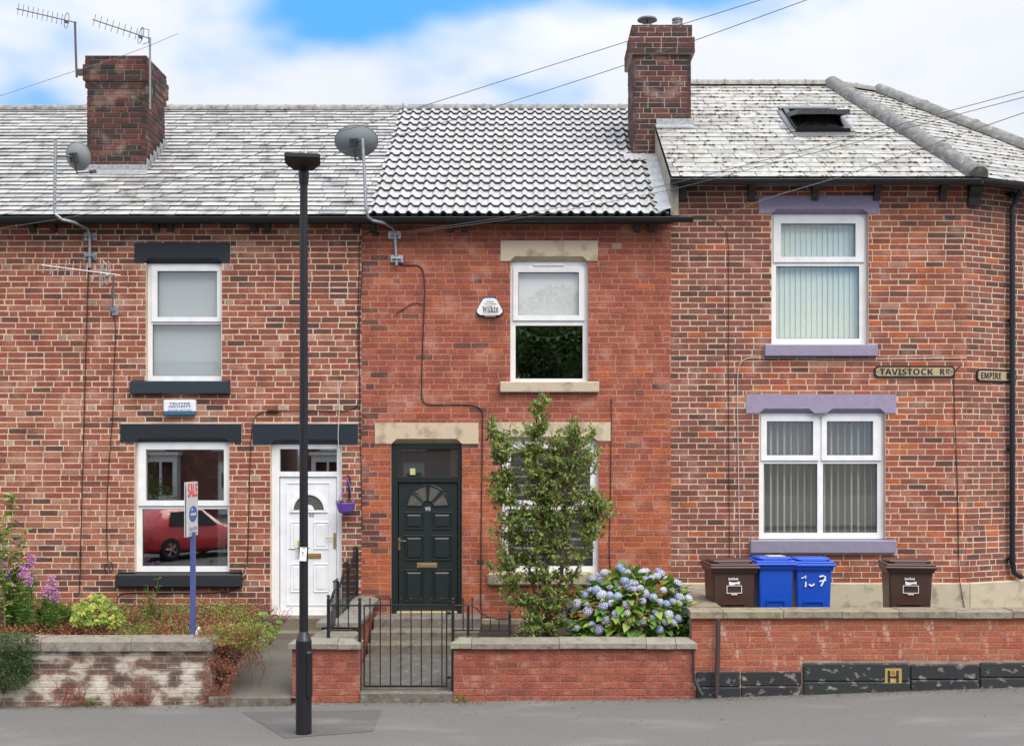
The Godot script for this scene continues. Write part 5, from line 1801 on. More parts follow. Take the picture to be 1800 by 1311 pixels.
func lamp_post() -> void:
	var z := 4.05
	var x := mx(533.5, z)
	var y := street(x)
	var l := thing("street_lamp", Vector3(x, y, z), "tall black street lamp post standing on the pavement", "street lamp")
	var black := lin(0.013, 0.014, 0.016)
	var m := mb(black)
	m.lathe([Vector2(0.079, 0.0), Vector2(0.078, 0.93), Vector2(0.077, 0.945)], Vector3(x, y - 0.02, z), 24)
	commit(m, "base_section", M.gloss, l)
	m = mb(lin(0.03, 0.035, 0.042))
	var y1 := my(1126, z)
	m.lathe([Vector2(0.077, 0), Vector2(0.07, 0.02), Vector2(0.045, 0.085), Vector2(0.043, 0.095)], Vector3(x, y1, z), 24)
	commit(m, "collar", M.gloss, l)
	m = mb(black)
	var top := my(322, z)
	m.lathe([Vector2(0.044, y1 + 0.06), Vector2(0.041, lerpf(y1, top, 0.6)), Vector2(0.038, top)], Vector3(x, 0, z), 20)
	commit(m, "shaft", M.gloss, l)
	m = mb(black)
	m.box(Vector3(x + 0.062, my(1184, z), z + 0.05), Vector3(0.07, 0.47, 0.06), 0.02, Basis(Vector3.UP, 0.85))
	commit(m, "service_door", M.gloss, l)
	m = mb(lin(0.018, 0.019, 0.021))
	m.lathe([Vector2(0.044, 0), Vector2(0.046, 0.01), Vector2(0.054, 0.11), Vector2(0.05, 0.14)], Vector3(x, top - 0.01, z), 16)
	commit(m, "spigot", M.gloss, l)
	# flat lantern reaching out over the road
	var yh := my(300, z)
	m = mb(lin(0.014, 0.016, 0.019))
	var outline := PackedVector2Array()
	for q in [[-0.09, -0.07], [-0.17, 0.16], [-0.17, 0.4], [-0.15, 0.42], [0.15, 0.42], [0.17, 0.4], [0.17, 0.16], [0.09, -0.07]]: outline.append(Vector2(q[0], q[1]))
	var turn := Basis(Vector3.UP, 0.16) * Basis(Vector3(1, 0, 0), -0.05)
	m.xf = Transform3D(turn * Basis(Vector3(1, 0, 0), Vector3(0, 0, 1), Vector3(0, -1, 0)), Vector3(x - 0.01, yh + 0.06, z - 0.02))
	m.prism(outline, 0.0, 0.035)
	var inner := PackedVector2Array()
	for q in outline: inner.append(q * 0.8 + Vector2(0, 0.035))
	m.prism(inner, -0.012, 0.0)
	commit(m, "lantern", M.dull, l)
	m = mb(lin(0.5, 0.48, 0.45))
	m.xf = Transform3D(turn, Vector3(x - 0.01, yh + 0.06, z - 0.02))
	m.box(Vector3(0, -0.017, 0.24), Vector3(0.22, 0.008, 0.2), 0.002)
	commit(m, "lens", M.upvc, l)
	m = mb(lin(0.5))
	m.xf = Transform3D(turn, Vector3(x - 0.01, yh + 0.06, z - 0.02))
	m.lathe([Vector2(0.014, 0.03), Vector2(0.012, 0.07), Vector2(0.002, 0.075)], Vector3(0.03, 0, 0.3), 8)
	commit(m, "photocell", M.upvc, l)
	# paper notices tied to the post
	var n := thing("paper_notice", Vector3(x, my(968, z), z + 0.05), "white paper notice strapped to lamp post", "notice")
	m = mb(lin(0.78, 0.79, 0.8))
	m.xf = Transform3D(Basis(Vector3.UP, 0.2) * Basis(Vector3(0, 0, 1), -0.06), at(532.5, 974, z + 0.052))
	m.box(Vector3(), Vector3(0.068, 0.135, 0.002))
	commit(m, "paper", M.print, n)
	lettering("7.", "handwriting", n, Transform3D(Basis(Vector3.UP, 0.2), at(533, 974, z + 0.055)), 0.04, M.ink_grey, 0.0, false, false)
	n = thing("plastic_tag", Vector3(x - 0.04, my(968, z), z), "clear tag with yellow mark tied behind the paper notice", "tag")
	m = mb(lin(0.6, 0.62, 0.62))
	m.xf = Transform3D(Basis(Vector3.UP, 0.5), Vector3(mx(523, z), my(966, z), z + 0.01))
	m.box(Vector3(), Vector3(0.06, 0.19, 0.004), 0.001)
	commit(m, "card", M.print, n)
	m = mb(lin(0.75, 0.45, 0.03))
	m.xf = Transform3D(Basis(Vector3.UP, 0.5), Vector3(mx(523, z), my(955, z), z + 0.014))
	m.box(Vector3(0.012, 0, 0), Vector3(0.03, 0.04, 0.002))
	commit(m, "mark", M.print, n)
	m = mb(lin(0.02))
	var ring := []
	for k in 13: ring.append(Vector3(x + cos(TAU * k / 12 + PI) * 0.053, my(963, z) + 0.006 * cos(TAU * k / 12), z + sin(TAU * k / 12 + PI) * 0.053))
	m.tube(ring, 0.004, 5)
	m.tube([Vector3(x - 0.05, my(963, z), z + 0.03), at(506, 966, z + 0.06)], 0.004, 5)
	commit(m, "cable_tie", M.plastic, n)

func sale_board() -> void:
	var z := 2.12
	var b := thing("sale_board", at(339, 1118, z), "narrow edge-on white estate sale board on blue post", "sign")
	var x := mx(338.5, z)
	var m := mb(lin(0.075, 0.11, 0.32))
	m.box(Vector3(x, (0.5 + my(935, z)) / 2, z), Vector3(0.055, my(935, z) - 0.5, 0.05), 0.004)
	commit(m, "post", M.plastic, b)
	var turn := Basis(Vector3.UP, 1.57)
	var hi := my(847, z)
	var lo := my(942, z)
	var c := Vector3(x - 0.02, (hi + lo) / 2, z)
	var f := Transform3D(turn, c)
	m = mb(lin(0.8, 0.81, 0.83))
	m.xf = f
	m.box(Vector3(0, 0, 0.012), Vector3(0.46, hi - lo, 0.008), 0.001)
	commit(m, "face_panel", M.plastic, b)
	m = mb(lin(0.66, 0.68, 0.72))
	m.xf = f
	m.box(Vector3(0, 0, -0.012), Vector3(0.46, hi - lo, 0.008), 0.001)
	commit(m, "rear_panel", M.plastic, b)
	# the side that shows is the one turned to the viewer
	var front := f * Transform3D(Basis(), Vector3(0, 0, 0.0175))
	lettering("SALE", "lettering", b, front * Transform3D(Basis(), Vector3(0.0, 0.215, 0)), 0.15, M.ink_red, 0.4)
	m = mb(lin(0.05, 0.15, 0.36))
	var oval := PackedVector2Array()
	for k in 24: oval.append(Vector2(cos(TAU * k / 24) * 0.17, sin(TAU * k / 24) * 0.09 * 1.02))
	m.xf = front * Transform3D(Basis(), Vector3(0.02, -0.055, 0))
	m.prism(oval, 0, 0.002)
	commit(m, "emblem", M.print, b)
	m = mb(lin(0.7))
	m.xf = front * Transform3D(Basis(), Vector3(0.02, -0.06, 0.003))
	for k in 6: m.box(Vector3(-0.1 + 0.04 * k, 0, 0), Vector3(0.024, 0.034 if k % 2 else 0.022, 0.002))
	m.box(Vector3(-0.05, 0.055, 0), Vector3(0.05, 0.02, 0.002))
	commit(m, "emblem_mark", M.print, b)
	m = mb(lin(0.3, 0.33, 0.42))
	m.xf = front * Transform3D(Basis(), Vector3(0.02, -0.245, 0.001))
	for k in 7: m.box(Vector3(-0.15 + 0.05 * k, 0.02 if k != 2 else 0.012, 0), Vector3(0.03, 0.05 if k % 3 else 0.03, 0.002))
	for k in 10: m.box(Vector3(-0.16 + 0.036 * k, -0.035, 0), Vector3(0.024, 0.014, 0.002))
	commit(m, "small_print", M.print, b)
	m = mb(lin(0.8))
	m.box(at(348, 1109, z), Vector3(0.05, 0.09, 0.01), 0.002, Basis(Vector3(0, 0, 1), -0.5))
	tag(commit(m, "paper_scrap", M.print), "scrap of white paper at the foot of the blue sign post", "litter")

func bin(label: String, base: String, where: Vector3, turn: float, col: Color, w: float, dark: Color) -> Node3D:
	# a wheeled bin, front towards +z; w is the width of its lid
	var b := local_thing(base, where, turn, label, "wheelie bin", "wheeled bins behind the wall")
	var h := 1.0
	var d := w * 1.18
	var ring := func(y: float, ww: float, dd: float, cz: float) -> Array:
		var row := []
		var rad := 0.03
		for c in [[1, 1], [-1, 1], [-1, -1], [1, -1]]:
			for k in 4:
				var t: float = PI / 6 * k + [0.0, PI / 2, PI, PI * 1.5][[[1, 1], [-1, 1], [-1, -1], [1, -1]].find(c)]
				row.append(Vector3(c[0] * (ww / 2 - rad) + cos(t) * rad, y, cz + c[1] * (dd / 2 - rad) + sin(t) * rad))
		row.reverse()
		return row
	var m := mb(col)
	m.sheet([ring.call(0.04, w * 0.74, d * 0.66, -0.02), ring.call(0.6, w * 0.8, d * 0.76, 0.0), ring.call(0.88, w * 0.83, d * 0.82, 0.0)], true)
	m.sheet([ring.call(0.88, w * 0.83, d * 0.82, 0.0), ring.call(0.885, w * 0.9, d * 0.9, 0.0), ring.call(0.925, w * 0.92, d * 0.92, 0.0)], true)
	commit(m, "body", M.plastic, b)
	m = mb(col)
	# recessed front panel with an arched top, and a waist seam
	var zf := d * 0.38
	var lean := Basis(Vector3(1, 0, 0), 0.055)
	m.xf = Transform3D(lean, Vector3(0, 0.35, zf * 0.955))
	m.slab(-w * 0.22, -0.3, w * 0.22, 0.18, [[-w * 0.2, -0.28, w * 0.2, 0.16]], 0.0, 0.012)
	commit(m, "front_moulding", M.plastic, b)
	m = mb(col)
	m.box(Vector3(0, 0.945, 0.0), Vector3(w, 0.034, d), 0.012)
	m.box(Vector3(0, 0.972, -0.01), Vector3(w * 0.95, 0.03, d * 0.93), 0.012)
	m.box(Vector3(0, 1.0, -0.03), Vector3(w * 0.8, 0.04, d * 0.72), 0.018, Basis(Vector3(1, 0, 0), -0.03))
	m.box(Vector3(0, 0.995, d * 0.36), Vector3(w * 0.62, 0.014, 0.05), 0.005)
	commit(m, "lid", M.plastic, b)
	m = mb(col)
	m.tube([Vector3(-w * 0.36, 0.96, -d * 0.55), Vector3(w * 0.36, 0.96, -d * 0.55)], 0.018, 8)
	for s in [-1, 1]: m.box(Vector3(s * w * 0.36, 0.95, -d * 0.5), Vector3(0.04, 0.05, 0.12), 0.008)
	commit(m, "handle", M.plastic, b)
	for s in [-1, 1]:
		m = mb(lin(0.015))
		m.lathe([Vector2(0.03, -0.025), Vector2(0.095, -0.025), Vector2(0.1, -0.015), Vector2(0.1, 0.015), Vector2(0.095, 0.025), Vector2(0.03, 0.025)], Vector3(s * w * 0.36, 0.1, -d * 0.36), 14, Basis(Vector3(0, 0, 1), PI / 2))
		commit(m, "wheel", M.plastic, b)
	return b

func bins() -> void:
	var brown := lin(0.085, 0.042, 0.032)
	var blue := lin(0.004, 0.09, 0.6)
	var z := 1.5
	var yard := 0.45
	var a := bin("brown wheeled bin furthest left, next to the hydrangea", "wheeled_bin", Vector3(mx(1282, z), yard, z), 0.05, brown, 0.6, brown)
	var zf := 0.6 * 1.18 * 0.395
	# council print: two lines of lettering over a wavy badge, and an address box
	lettering("Sheffield", "lettering", a, Transform3D(Basis(), Vector3(-0.015, 0.815, zf + 0.022)), 0.026, M.ink_white, 0.115)
	var m := mb(lin(0.75))
	var wavy := PackedVector2Array()
	for k in 9: wavy.append(Vector2(-0.064 + 0.016 * k, 0.786 - 0.012 * sin(PI * k / 8.0)))
	for k in 9: wavy.append(Vector2(0.064 - 0.016 * k, 0.748 + 0.008 * sin(PI * k / 8.0 * 2.0)))
	m.prism(wavy, zf + 0.017, zf + 0.0195)
	m.slab(-0.09, 0.645, 0.09, 0.737, [[-0.083, 0.652, 0.083, 0.73]], zf + 0.012, zf + 0.0155)
	m.box(Vector3(0, 0.632, zf + 0.012), Vector3(0.07, 0.01, 0.003))
	commit(m, "printed_badge", M.print, a)
	copy(a, "wheeled_bin", Vector3(mx(1594, z), yard, z), -0.12, "brown wheeled bin standing alone below the lilac sill's end")
	var c := bin("left blue wheeled bin with a paper label on its lid", "wheeled_bin", Vector3(mx(1357, z), yard + 0.035, z), 0.03, blue, 0.5, blue)
	var d := copy(c, "wheeled_bin", Vector3(mx(1425, z), yard + 0.025, z), -0.04, "right blue wheeled bin painted with white number marks")
	m = mb(lin(0.6, 0.58, 0.42))
	m.box(Vector3(0.04, 1.026, 0.0), Vector3(0.2, 0.003, 0.28), 0, Basis(Vector3(1, 0, 0), -0.03))
	commit(m, "paper_label", M.print, c)
	org[d] = Vector3()
	zf = 0.5 * 1.18 * 0.42
	m = mb(lin(0.82))
	var brush := func(pts: Array, rad: float) -> void:
		var p := []
		for q in pts: p.append(Vector3(q[0], q[1], zf - (0.8 - q[1]) * 0.03))
		m.tube(p, rad, 5)
	brush.call([[-0.15, 0.79], [-0.12, 0.8], [-0.1, 0.82], [-0.1, 0.79]], 0.007)
	brush.call([[-0.1, 0.75], [-0.098, 0.715], [-0.104, 0.69]], 0.01)
	brush.call([[-0.06, 0.72], [-0.04, 0.7], [-0.01, 0.71], [0.0, 0.73]], 0.01)
	brush.call([[0.06, 0.81], [0.1, 0.82], [0.13, 0.81], [0.11, 0.76], [0.08, 0.7]], 0.011)
	brush.call([[0.06, 0.752], [0.1, 0.765], [0.14, 0.77]], 0.008)
	commit(m, "painted_number", M.print, d)

func name_plate(base: String, xf: Transform3D, wide: float, high: float, words: String, extra: String, label: String) -> void:
	var p := local_thing(base, xf.origin, 0.0, label, "street sign", "street name plates")
	p.basis = xf.basis
	var cut := func(w: float, h: float, c: float) -> PackedVector2Array:
		return PackedVector2Array([Vector2(-w / 2 + c, -h / 2), Vector2(w / 2 - c, -h / 2), Vector2(w / 2, -h / 2 + c), Vector2(w / 2, h / 2 - c), Vector2(w / 2 - c, h / 2), Vector2(-w / 2 + c, h / 2), Vector2(-w / 2, h / 2 - c), Vector2(-w / 2, -h / 2 + c)])
	var m := mb(lin(0.015))
	m.prism(cut.call(wide, high, 0.035), 0.0, 0.016)
	commit(m, "border", M.gloss, p)
	m = mb(lin(0.56, 0.44, 0.27))
	m.prism(cut.call(wide - 0.045, high - 0.045, 0.025), 0.012, 0.019)
	commit(m, "face", M.stone, p)
	var text_wide := wide * (0.66 if extra == "RD" else 0.5)
	lettering(words, "lettering", p, Transform3D(Basis(), Vector3(-wide / 2 + 0.07 + text_wide / 2, 0, 0.021)), high * 0.5, M.ink_black, text_wide)
	var rx := wide / 2 - 0.155 if extra == "RD" else wide / 2 - 0.14
	lettering("R", "lettering", p, Transform3D(Basis(), Vector3(rx - 0.012, 0, 0.021)), high * 0.5, M.ink_black, 0.062)
	lettering("D", "lettering", p, Transform3D(Basis(), Vector3(rx + 0.058, 0.018, 0.021)), high * 0.26, M.ink_black, 0.048)
	m = mb(lin(0.01))
	m.box(Vector3(rx + 0.058, -0.018, 0.021), Vector3(0.048, 0.009, 0.004))
	for s in [-1, 1]: m.lathe([Vector2(0.009, 0.0), Vector2(0.006, 0.004), Vector2(0.001, 0.005)], Vector3(s * (wide / 2 - 0.042), 0, 0.019), 8, Basis(Vector3(1, 0, 0), PI / 2))
	commit(m, "studs", M.gloss, p)

func signs() -> void:
	name_plate("street_name_plate", Transform3D(Basis(), at(1608, 653.5, 0.004)), mx(1679) - mx(1537), 0.155, "TAVISTOCK", "RD", "long cast street name plate reading Tavistock")
	var d2 := Vector3(cos(deg_to_rad(25)), 0, -sin(deg_to_rad(25)))
	var n2 := Vector3(-d2.z, 0, d2.x)
	name_plate("street_name_plate", Transform3D(Basis(d2, Vector3.UP, n2), Vector3(PARTY[4], my(659), 0) + d2 * 0.5 + n2 * 0.006), 0.7, 0.165, "EMPIRE", "", "shorter cast street name plate behind the downpipe")
	# alarm boxes
	var a := thing("alarm_box", at(316, 729, 0.03), "rectangular white alarm box with blue lettering under navy sill", "alarm box")
	var m := mb(lin(0.78, 0.8, 0.8))
	m.span(at(289, 724, 0.004), at(343, 703, 0.075), 0.01)
	commit(m, "cover", M.upvc, a)
	m = mb(lin(0.03, 0.14, 0.28))
	m.span(at(290, 730, 0.004), at(342, 724.2, 0.072), 0.008)
	commit(m, "strobe", M.gloss, a)
	lettering("TELSTAR", "lettering", a, Transform3D(Basis(), at(315.5, 709.3, 0.0755)), 0.027, M.ink_blue, 0.27)
	lettering("SECURITY", "lettering", a, Transform3D(Basis(), at(315.5, 714.5, 0.0755)), 0.027, M.ink_blue, 0.29)
	lettering("01226 207123", "lettering", a, Transform3D(Basis(), at(315.5, 720.6, 0.0755)), 0.024, M.ink_grey, 0.3)
	a = thing("alarm_box", at(861, 557, 0.03), "triangular white alarm box with black lettering beside window", "alarm box")
	m = mb(lin(0.8, 0.81, 0.79))
	var tri := PackedVector2Array()
	for q in [[849, 527], [853, 525], [869, 525], [873, 527], [883, 545], [883.5, 549], [881, 552], [877, 554.5], [845, 554.5], [841, 552], [838.5, 549], [839, 545]]: tri.append(Vector2(mx(q[0]), my(q[1])))
	m.prism(tri, 0.005, 0.06)
	m.span(at(852, 557, 0.005), at(871, 554, 0.045), 0.003)
	commit(m, "cover", M.upvc, a)
	m = mb(lin(0.02))
	tri = PackedVector2Array()
	for q in [[850, 523.5], [855, 521.5], [867, 521.5], [872, 523.5], [885, 546], [885, 550], [878, 556], [844, 556], [837, 550], [837, 546]]: tri.append(Vector2(mx(q[0]), my(q[1])))
	m.prism(tri, 0.001, 0.022)
	commit(m, "back_plate", M.plastic, a)
	m = mb(lin(0.05, 0.09, 0.35))
	tri = PackedVector2Array()
	for q in [[852, 525.4], [855, 522.5], [867, 522.5], [870, 525.4]]: tri.append(Vector2(mx(q[0]), my(q[1])))
	m.prism(tri, 0.01, 0.05)
	commit(m, "strobe", M.gloss, a)
	lettering("Wilkin", "lettering", a, Transform3D(Basis(), at(862, 543, 0.061)), 0.078, M.ink_black, 0.212, true)
	m = mb(lin(0.12))
	for k in 4: m.box(at(857 + k * 3.0, 530.2, 0.061), Vector3(0.014, 0.014, 0.003))
	for k in 8: m.box(at(852.5 + k * 2.6, 534.2, 0.061), Vector3(0.012, 0.013, 0.003))
	for k in 9: m.box(at(850 + k * 3.0, 550.3, 0.061), Vector3(0.012, 0.008, 0.003))
	commit(m, "small_print", M.print, a)
	# hydrant plate
	var z := 2.518
	a = thing("hydrant_plate", at(1571, 1205, z), "weathered yellow hydrant plate with black H on wall base", "sign")
	m = mb(lin(0.5, 0.33, 0.09))
	m.span(at(1556, 1203, z), at(1586, 1175, z + 0.008), 0.002)
	commit(m, "plate", M.stone, a)
	m = mb(lin(0.02))
	var zz := z + 0.01
	for u in [1563.5, 1578.5]: m.box(at(u, 1189, zz), Vector3(0.026, 0.13, 0.004))
	m.box(at(1571, 1190, zz), Vector3(0.08, 0.02, 0.004))
	m.tube([at(1571, 1179, zz), at(1569, 1184, zz), at(1574, 1184, zz)], 0.004, 4)
	commit(m, "lettering", M.dull, a)

func dish(t: Node3D, c: Vector3, w: float, h: float, aim: Vector3, col: Color) -> void:
	# a shallow bowl whose back is turned to the street
	var m := mb(col)
	var b := Basis.looking_at(aim, Vector3.UP)
	var rows := []
	for k in 6:
		var q := k / 5.0
		var row := []
		for j in 28:
			var a := TAU * j / 28
			row.append(c + b * Vector3(cos(a) * w / 2 * q, sin(a) * h / 2 * q, -0.09 * q * q * w / 0.5))
		rows.append(row)
	m.sheet(rows, true)
	var rim := []
	for j in 29: rim.append(rows[5][j % 28])
	m.tube(rim, 0.006, 5)
	commit(m, "dish", M.dull, t)
	m = mb(lin(0.07, 0.075, 0.08))
	m.box(c + b * Vector3(0, -0.01, 0.03), Vector3(0.11, 0.13, 0.05), 0.008, b)
	m.tube([c + b * Vector3(0, -h * 0.12, 0.03), c + b * Vector3(0, -h * 0.58, 0.02), c + b * Vector3(0, -h * 0.62, -0.3)], 0.012, 6)
	m.box(c + b * Vector3(0, -h * 0.6, -0.3), Vector3(0.06, 0.05, 0.1), 0.01, b)
	commit(m, "arm", M.plastic, t)

func aerial(t: Node3D, a: Vector3, b: Vector3, n: int, size: float, col: Color, vertical: bool) -> void:
	var m := mb(col)
	m.tube([a, b], 0.009, 6)
	commit(m, "boom", M.galv, t)
	var d := (b - a).normalized()
	var e := Vector3.UP if vertical else d.cross(Vector3.UP).normalized()
	e = (e - d * e.dot(d)).normalized()
	for k in n:
		var p := a.lerp(b, 0.03 + 0.72 * k / (n - 1.0))
		m = mb(col)
		m.tube([p - e * size * 0.5, p + e * size * 0.5], 0.004 if size < 0.19 else 0.007, 5)
		commit(m, "director", M.galv, t)
	var p := a.lerp(b, 0.83)
	m = mb(col)
	var loop := []
	for k in 13: loop.append(p + e * cos(TAU * k / 12) * size * 0.72 + d * sin(TAU * k / 12) * 0.03)
	m.tube(loop, 0.005, 5)
	m.box(p - Vector3(0, 0.02, 0), Vector3(0.05, 0.04, 0.04), 0.006)
	commit(m, "dipole", M.galv, t)

func clamp_plate(t: Node3D, p: Vector3, col: Color) -> void:
	var m := mb(col)
	m.box(p - Vector3(0, 0, 0.03), Vector3(0.17, 0.1, 0.012), 0.004)
	for s in [-1, 1]: m.box(p + Vector3(s * 0.045, 0, -0.01), Vector3(0.03, 0.05, 0.05), 0.006)
	m.tube([p + Vector3(-0.05, 0, 0.03), p + Vector3(0.05, 0, 0.03)], 0.01, 6)
	commit(m, "bracket", M.galv, t)

func dishes_and_aerials() -> void:
	var steel := lin(0.42, 0.46, 0.48)
	var z := 0.42
	var t := thing("satellite_dish", at(157, 460, 0.05), "small grey satellite dish on bent pole in front of short chimney", "satellite dish", "satellite dishes")
	var m := mb(steel)
	m.tube([at(157, 470, 0.06), at(157, 412, 0.06), at(152, 401, 0.12), at(130, 391, z - 0.1), at(108, 386, z), at(97, 377, z), at(95, 365, z), at(97, 245, z)], 0.02, 10)
	commit(m, "pole", M.galv, t)
	for v in [415, 450]: clamp_plate(t, at(157, v, 0.055), steel)
	dish(t, at(131, 275, z - 0.12), 0.37, 0.36, Vector3(0.35, 0.32, -1), lin(0.33, 0.36, 0.37))
	m = mb(lin(0.1))
	m.tube([at(97, 276, z), at(118, 275, z - 0.06), at(131, 276, z - 0.1)], 0.014, 6)
	commit(m, "mount", M.galv, t)
	z = 0.5
	t = thing("satellite_dish", at(695, 460, 0.05), "large dark satellite dish on tall pole before the tiled roof", "satellite dish", "satellite dishes")
	m = mb(steel)
	m.tube([at(697, 466, 0.06), at(694, 412, 0.06), at(689, 400, 0.1), at(675, 392, 0.28), at(655, 388, z - 0.08), at(646, 381, z), at(643, 365, z), at(640, 300, z), at(637, 243, z)], 0.02, 10)
	commit(m, "pole", M.galv, t)
	for q in [[693, 412], [697, 454]]: clamp_plate(t, at(q[0], q[1], 0.055), lin(0.62, 0.65, 0.66))
	dish(t, at(623, 249, z - 0.14), 0.57, 0.4, Vector3(0.1, 0.35, -1), lin(0.2, 0.23, 0.24))
	m = mb(lin(0.1))
	m.tube([at(638, 247, z), at(630, 247, z - 0.06), at(623, 250, z - 0.12)], 0.018, 6)
	commit(m, "mount", M.galv, t)
	var rust := lin(0.12, 0.075, 0.065)
	z = -1.5
	t = thing("television_aerial", at(134, 132, z), "long aerial on mast bracketed to the chimney's left side", "aerial", "television aerials")
	m = mb(rust)
	m.tube([at(134, 136, z), at(132, 80, z), at(131, 38, z)], 0.016, 8)
	commit(m, "mast", M.iron, t)
	m = mb(rust)
	for v in [122, 131]: m.tube([at(134, v, z), at(151, v + 1, z)], 0.014, 6)
	m.box(at(142, 127, z), Vector3(0.1, 0.1, 0.04), 0.01)
	commit(m, "bracket", M.iron, t)
	aerial(t, at(28, 15, z + 0.3), at(134, 40, z), 10, 0.16, lin(0.16, 0.12, 0.12), true)
	z = -1.22
	t = thing("television_aerial", at(263, 160, z), "shorter aerial on mast at the chimney's right front corner", "aerial", "television aerials")
	m = mb(lin(0.34, 0.35, 0.36))
	m.tube([at(263, 192, z), at(263, 66, z)], 0.015, 8)
	commit(m, "mast", M.galv, t)
	m = mb(rust)
	m.box(at(261, 160, z - 0.03), Vector3(0.1, 0.12, 0.06), 0.01)
	commit(m, "bracket", M.iron, t)
	aerial(t, at(162, 34, z + 0.25), at(264, 68, z), 8, 0.17, lin(0.14, 0.13, 0.14), true)
	m = mb(lin(0.2))
	for q in [[249, 50], [261, 52]]: m.tube([at(q[0], q[1], z + 0.02), at(q[0] - 1, q[1] + 22, z + 0.02)], 0.005, 5)
	m.tube([at(249, 50, z + 0.02), at(261, 52, z + 0.02)], 0.005, 5)
	m.tube([at(250, 78, z + 0.02), at(262, 74, z + 0.02)], 0.005, 5)
	commit(m, "reflector", M.galv, t)
	var pale := lin(0.6, 0.58, 0.58)
	t = thing("television_aerial", at(200, 548, 0.05), "pale aerial on short mast fixed to brick wall", "aerial", "television aerials")
	m = mb(steel)
	m.tube([at(197, 548, 0.06), at(197, 520, 0.12), at(199, 484, 0.3)], 0.012, 8)
	commit(m, "mast", M.galv, t)
	m = mb(steel)
	m.box(at(202, 546, 0.02), Vector3(0.085, 0.13, 0.03), 0.006)
	m.box(at(197, 542, 0.05), Vector3(0.05, 0.08, 0.05), 0.008)
	commit(m, "bracket", M.galv, t)
	aerial(t, at(72, 466, 0.55), at(212, 484, 0.3), 9, 0.2, pale, true)
	m = mb(pale)
	for q in [[176, 462, 500], [181, 460, 502], [187, 466, 498], [190, 458, 500]]: m.tube([at(q[0], q[1], 0.33), at(q[0] - 2, q[2], 0.33)], 0.007, 5)
	m.tube([at(179, 457, 0.33), at(191, 468, 0.33)], 0.004, 5)
	commit(m, "reflector", M.galv, t)

# ------------------------------------------------------------------ plants
func any_dir() -> Vector3:
	var d := Vector3(rng.randfn(), rng.randfn(), rng.randfn())
	return d.normalized() if d.length() > 0.01 else Vector3.UP

func cloud(m: MB, c: Vector3, rad: Vector3, n: int, pal: Array, l0: float, l1: float, slim: float, lift := 0.5, shell := 0.5) -> void:
	for k in n:
		var d := any_dir()
		var q := lerpf(pow(rng.randf(), 0.34), 0.75 + 0.3 * rng.randf(), shell)
		var p := c + d * rad * q
		m.col = vary(pal[rng.randi() % pal.size()], 0.22)
		var out := (d + any_dir() * 0.7 + Vector3(0, lift, 0)).normalized()
		var nrm := (Vector3.UP * 0.6 + any_dir() * 0.7 + d * 0.4).normalized()
		var l := r(l0, l1)
		m.leaf(p, out, nrm, l, l * slim * r(0.8, 1.2))

func stem_path(a: Vector3, b: Vector3, n := 5, wob := 0.03) -> Array:
	var p := []
	for k in n:
		var t := k / (n - 1.0)
		p.append(a.lerp(b, t) + any_dir() * wob * t * (1.2 - t))
	return p

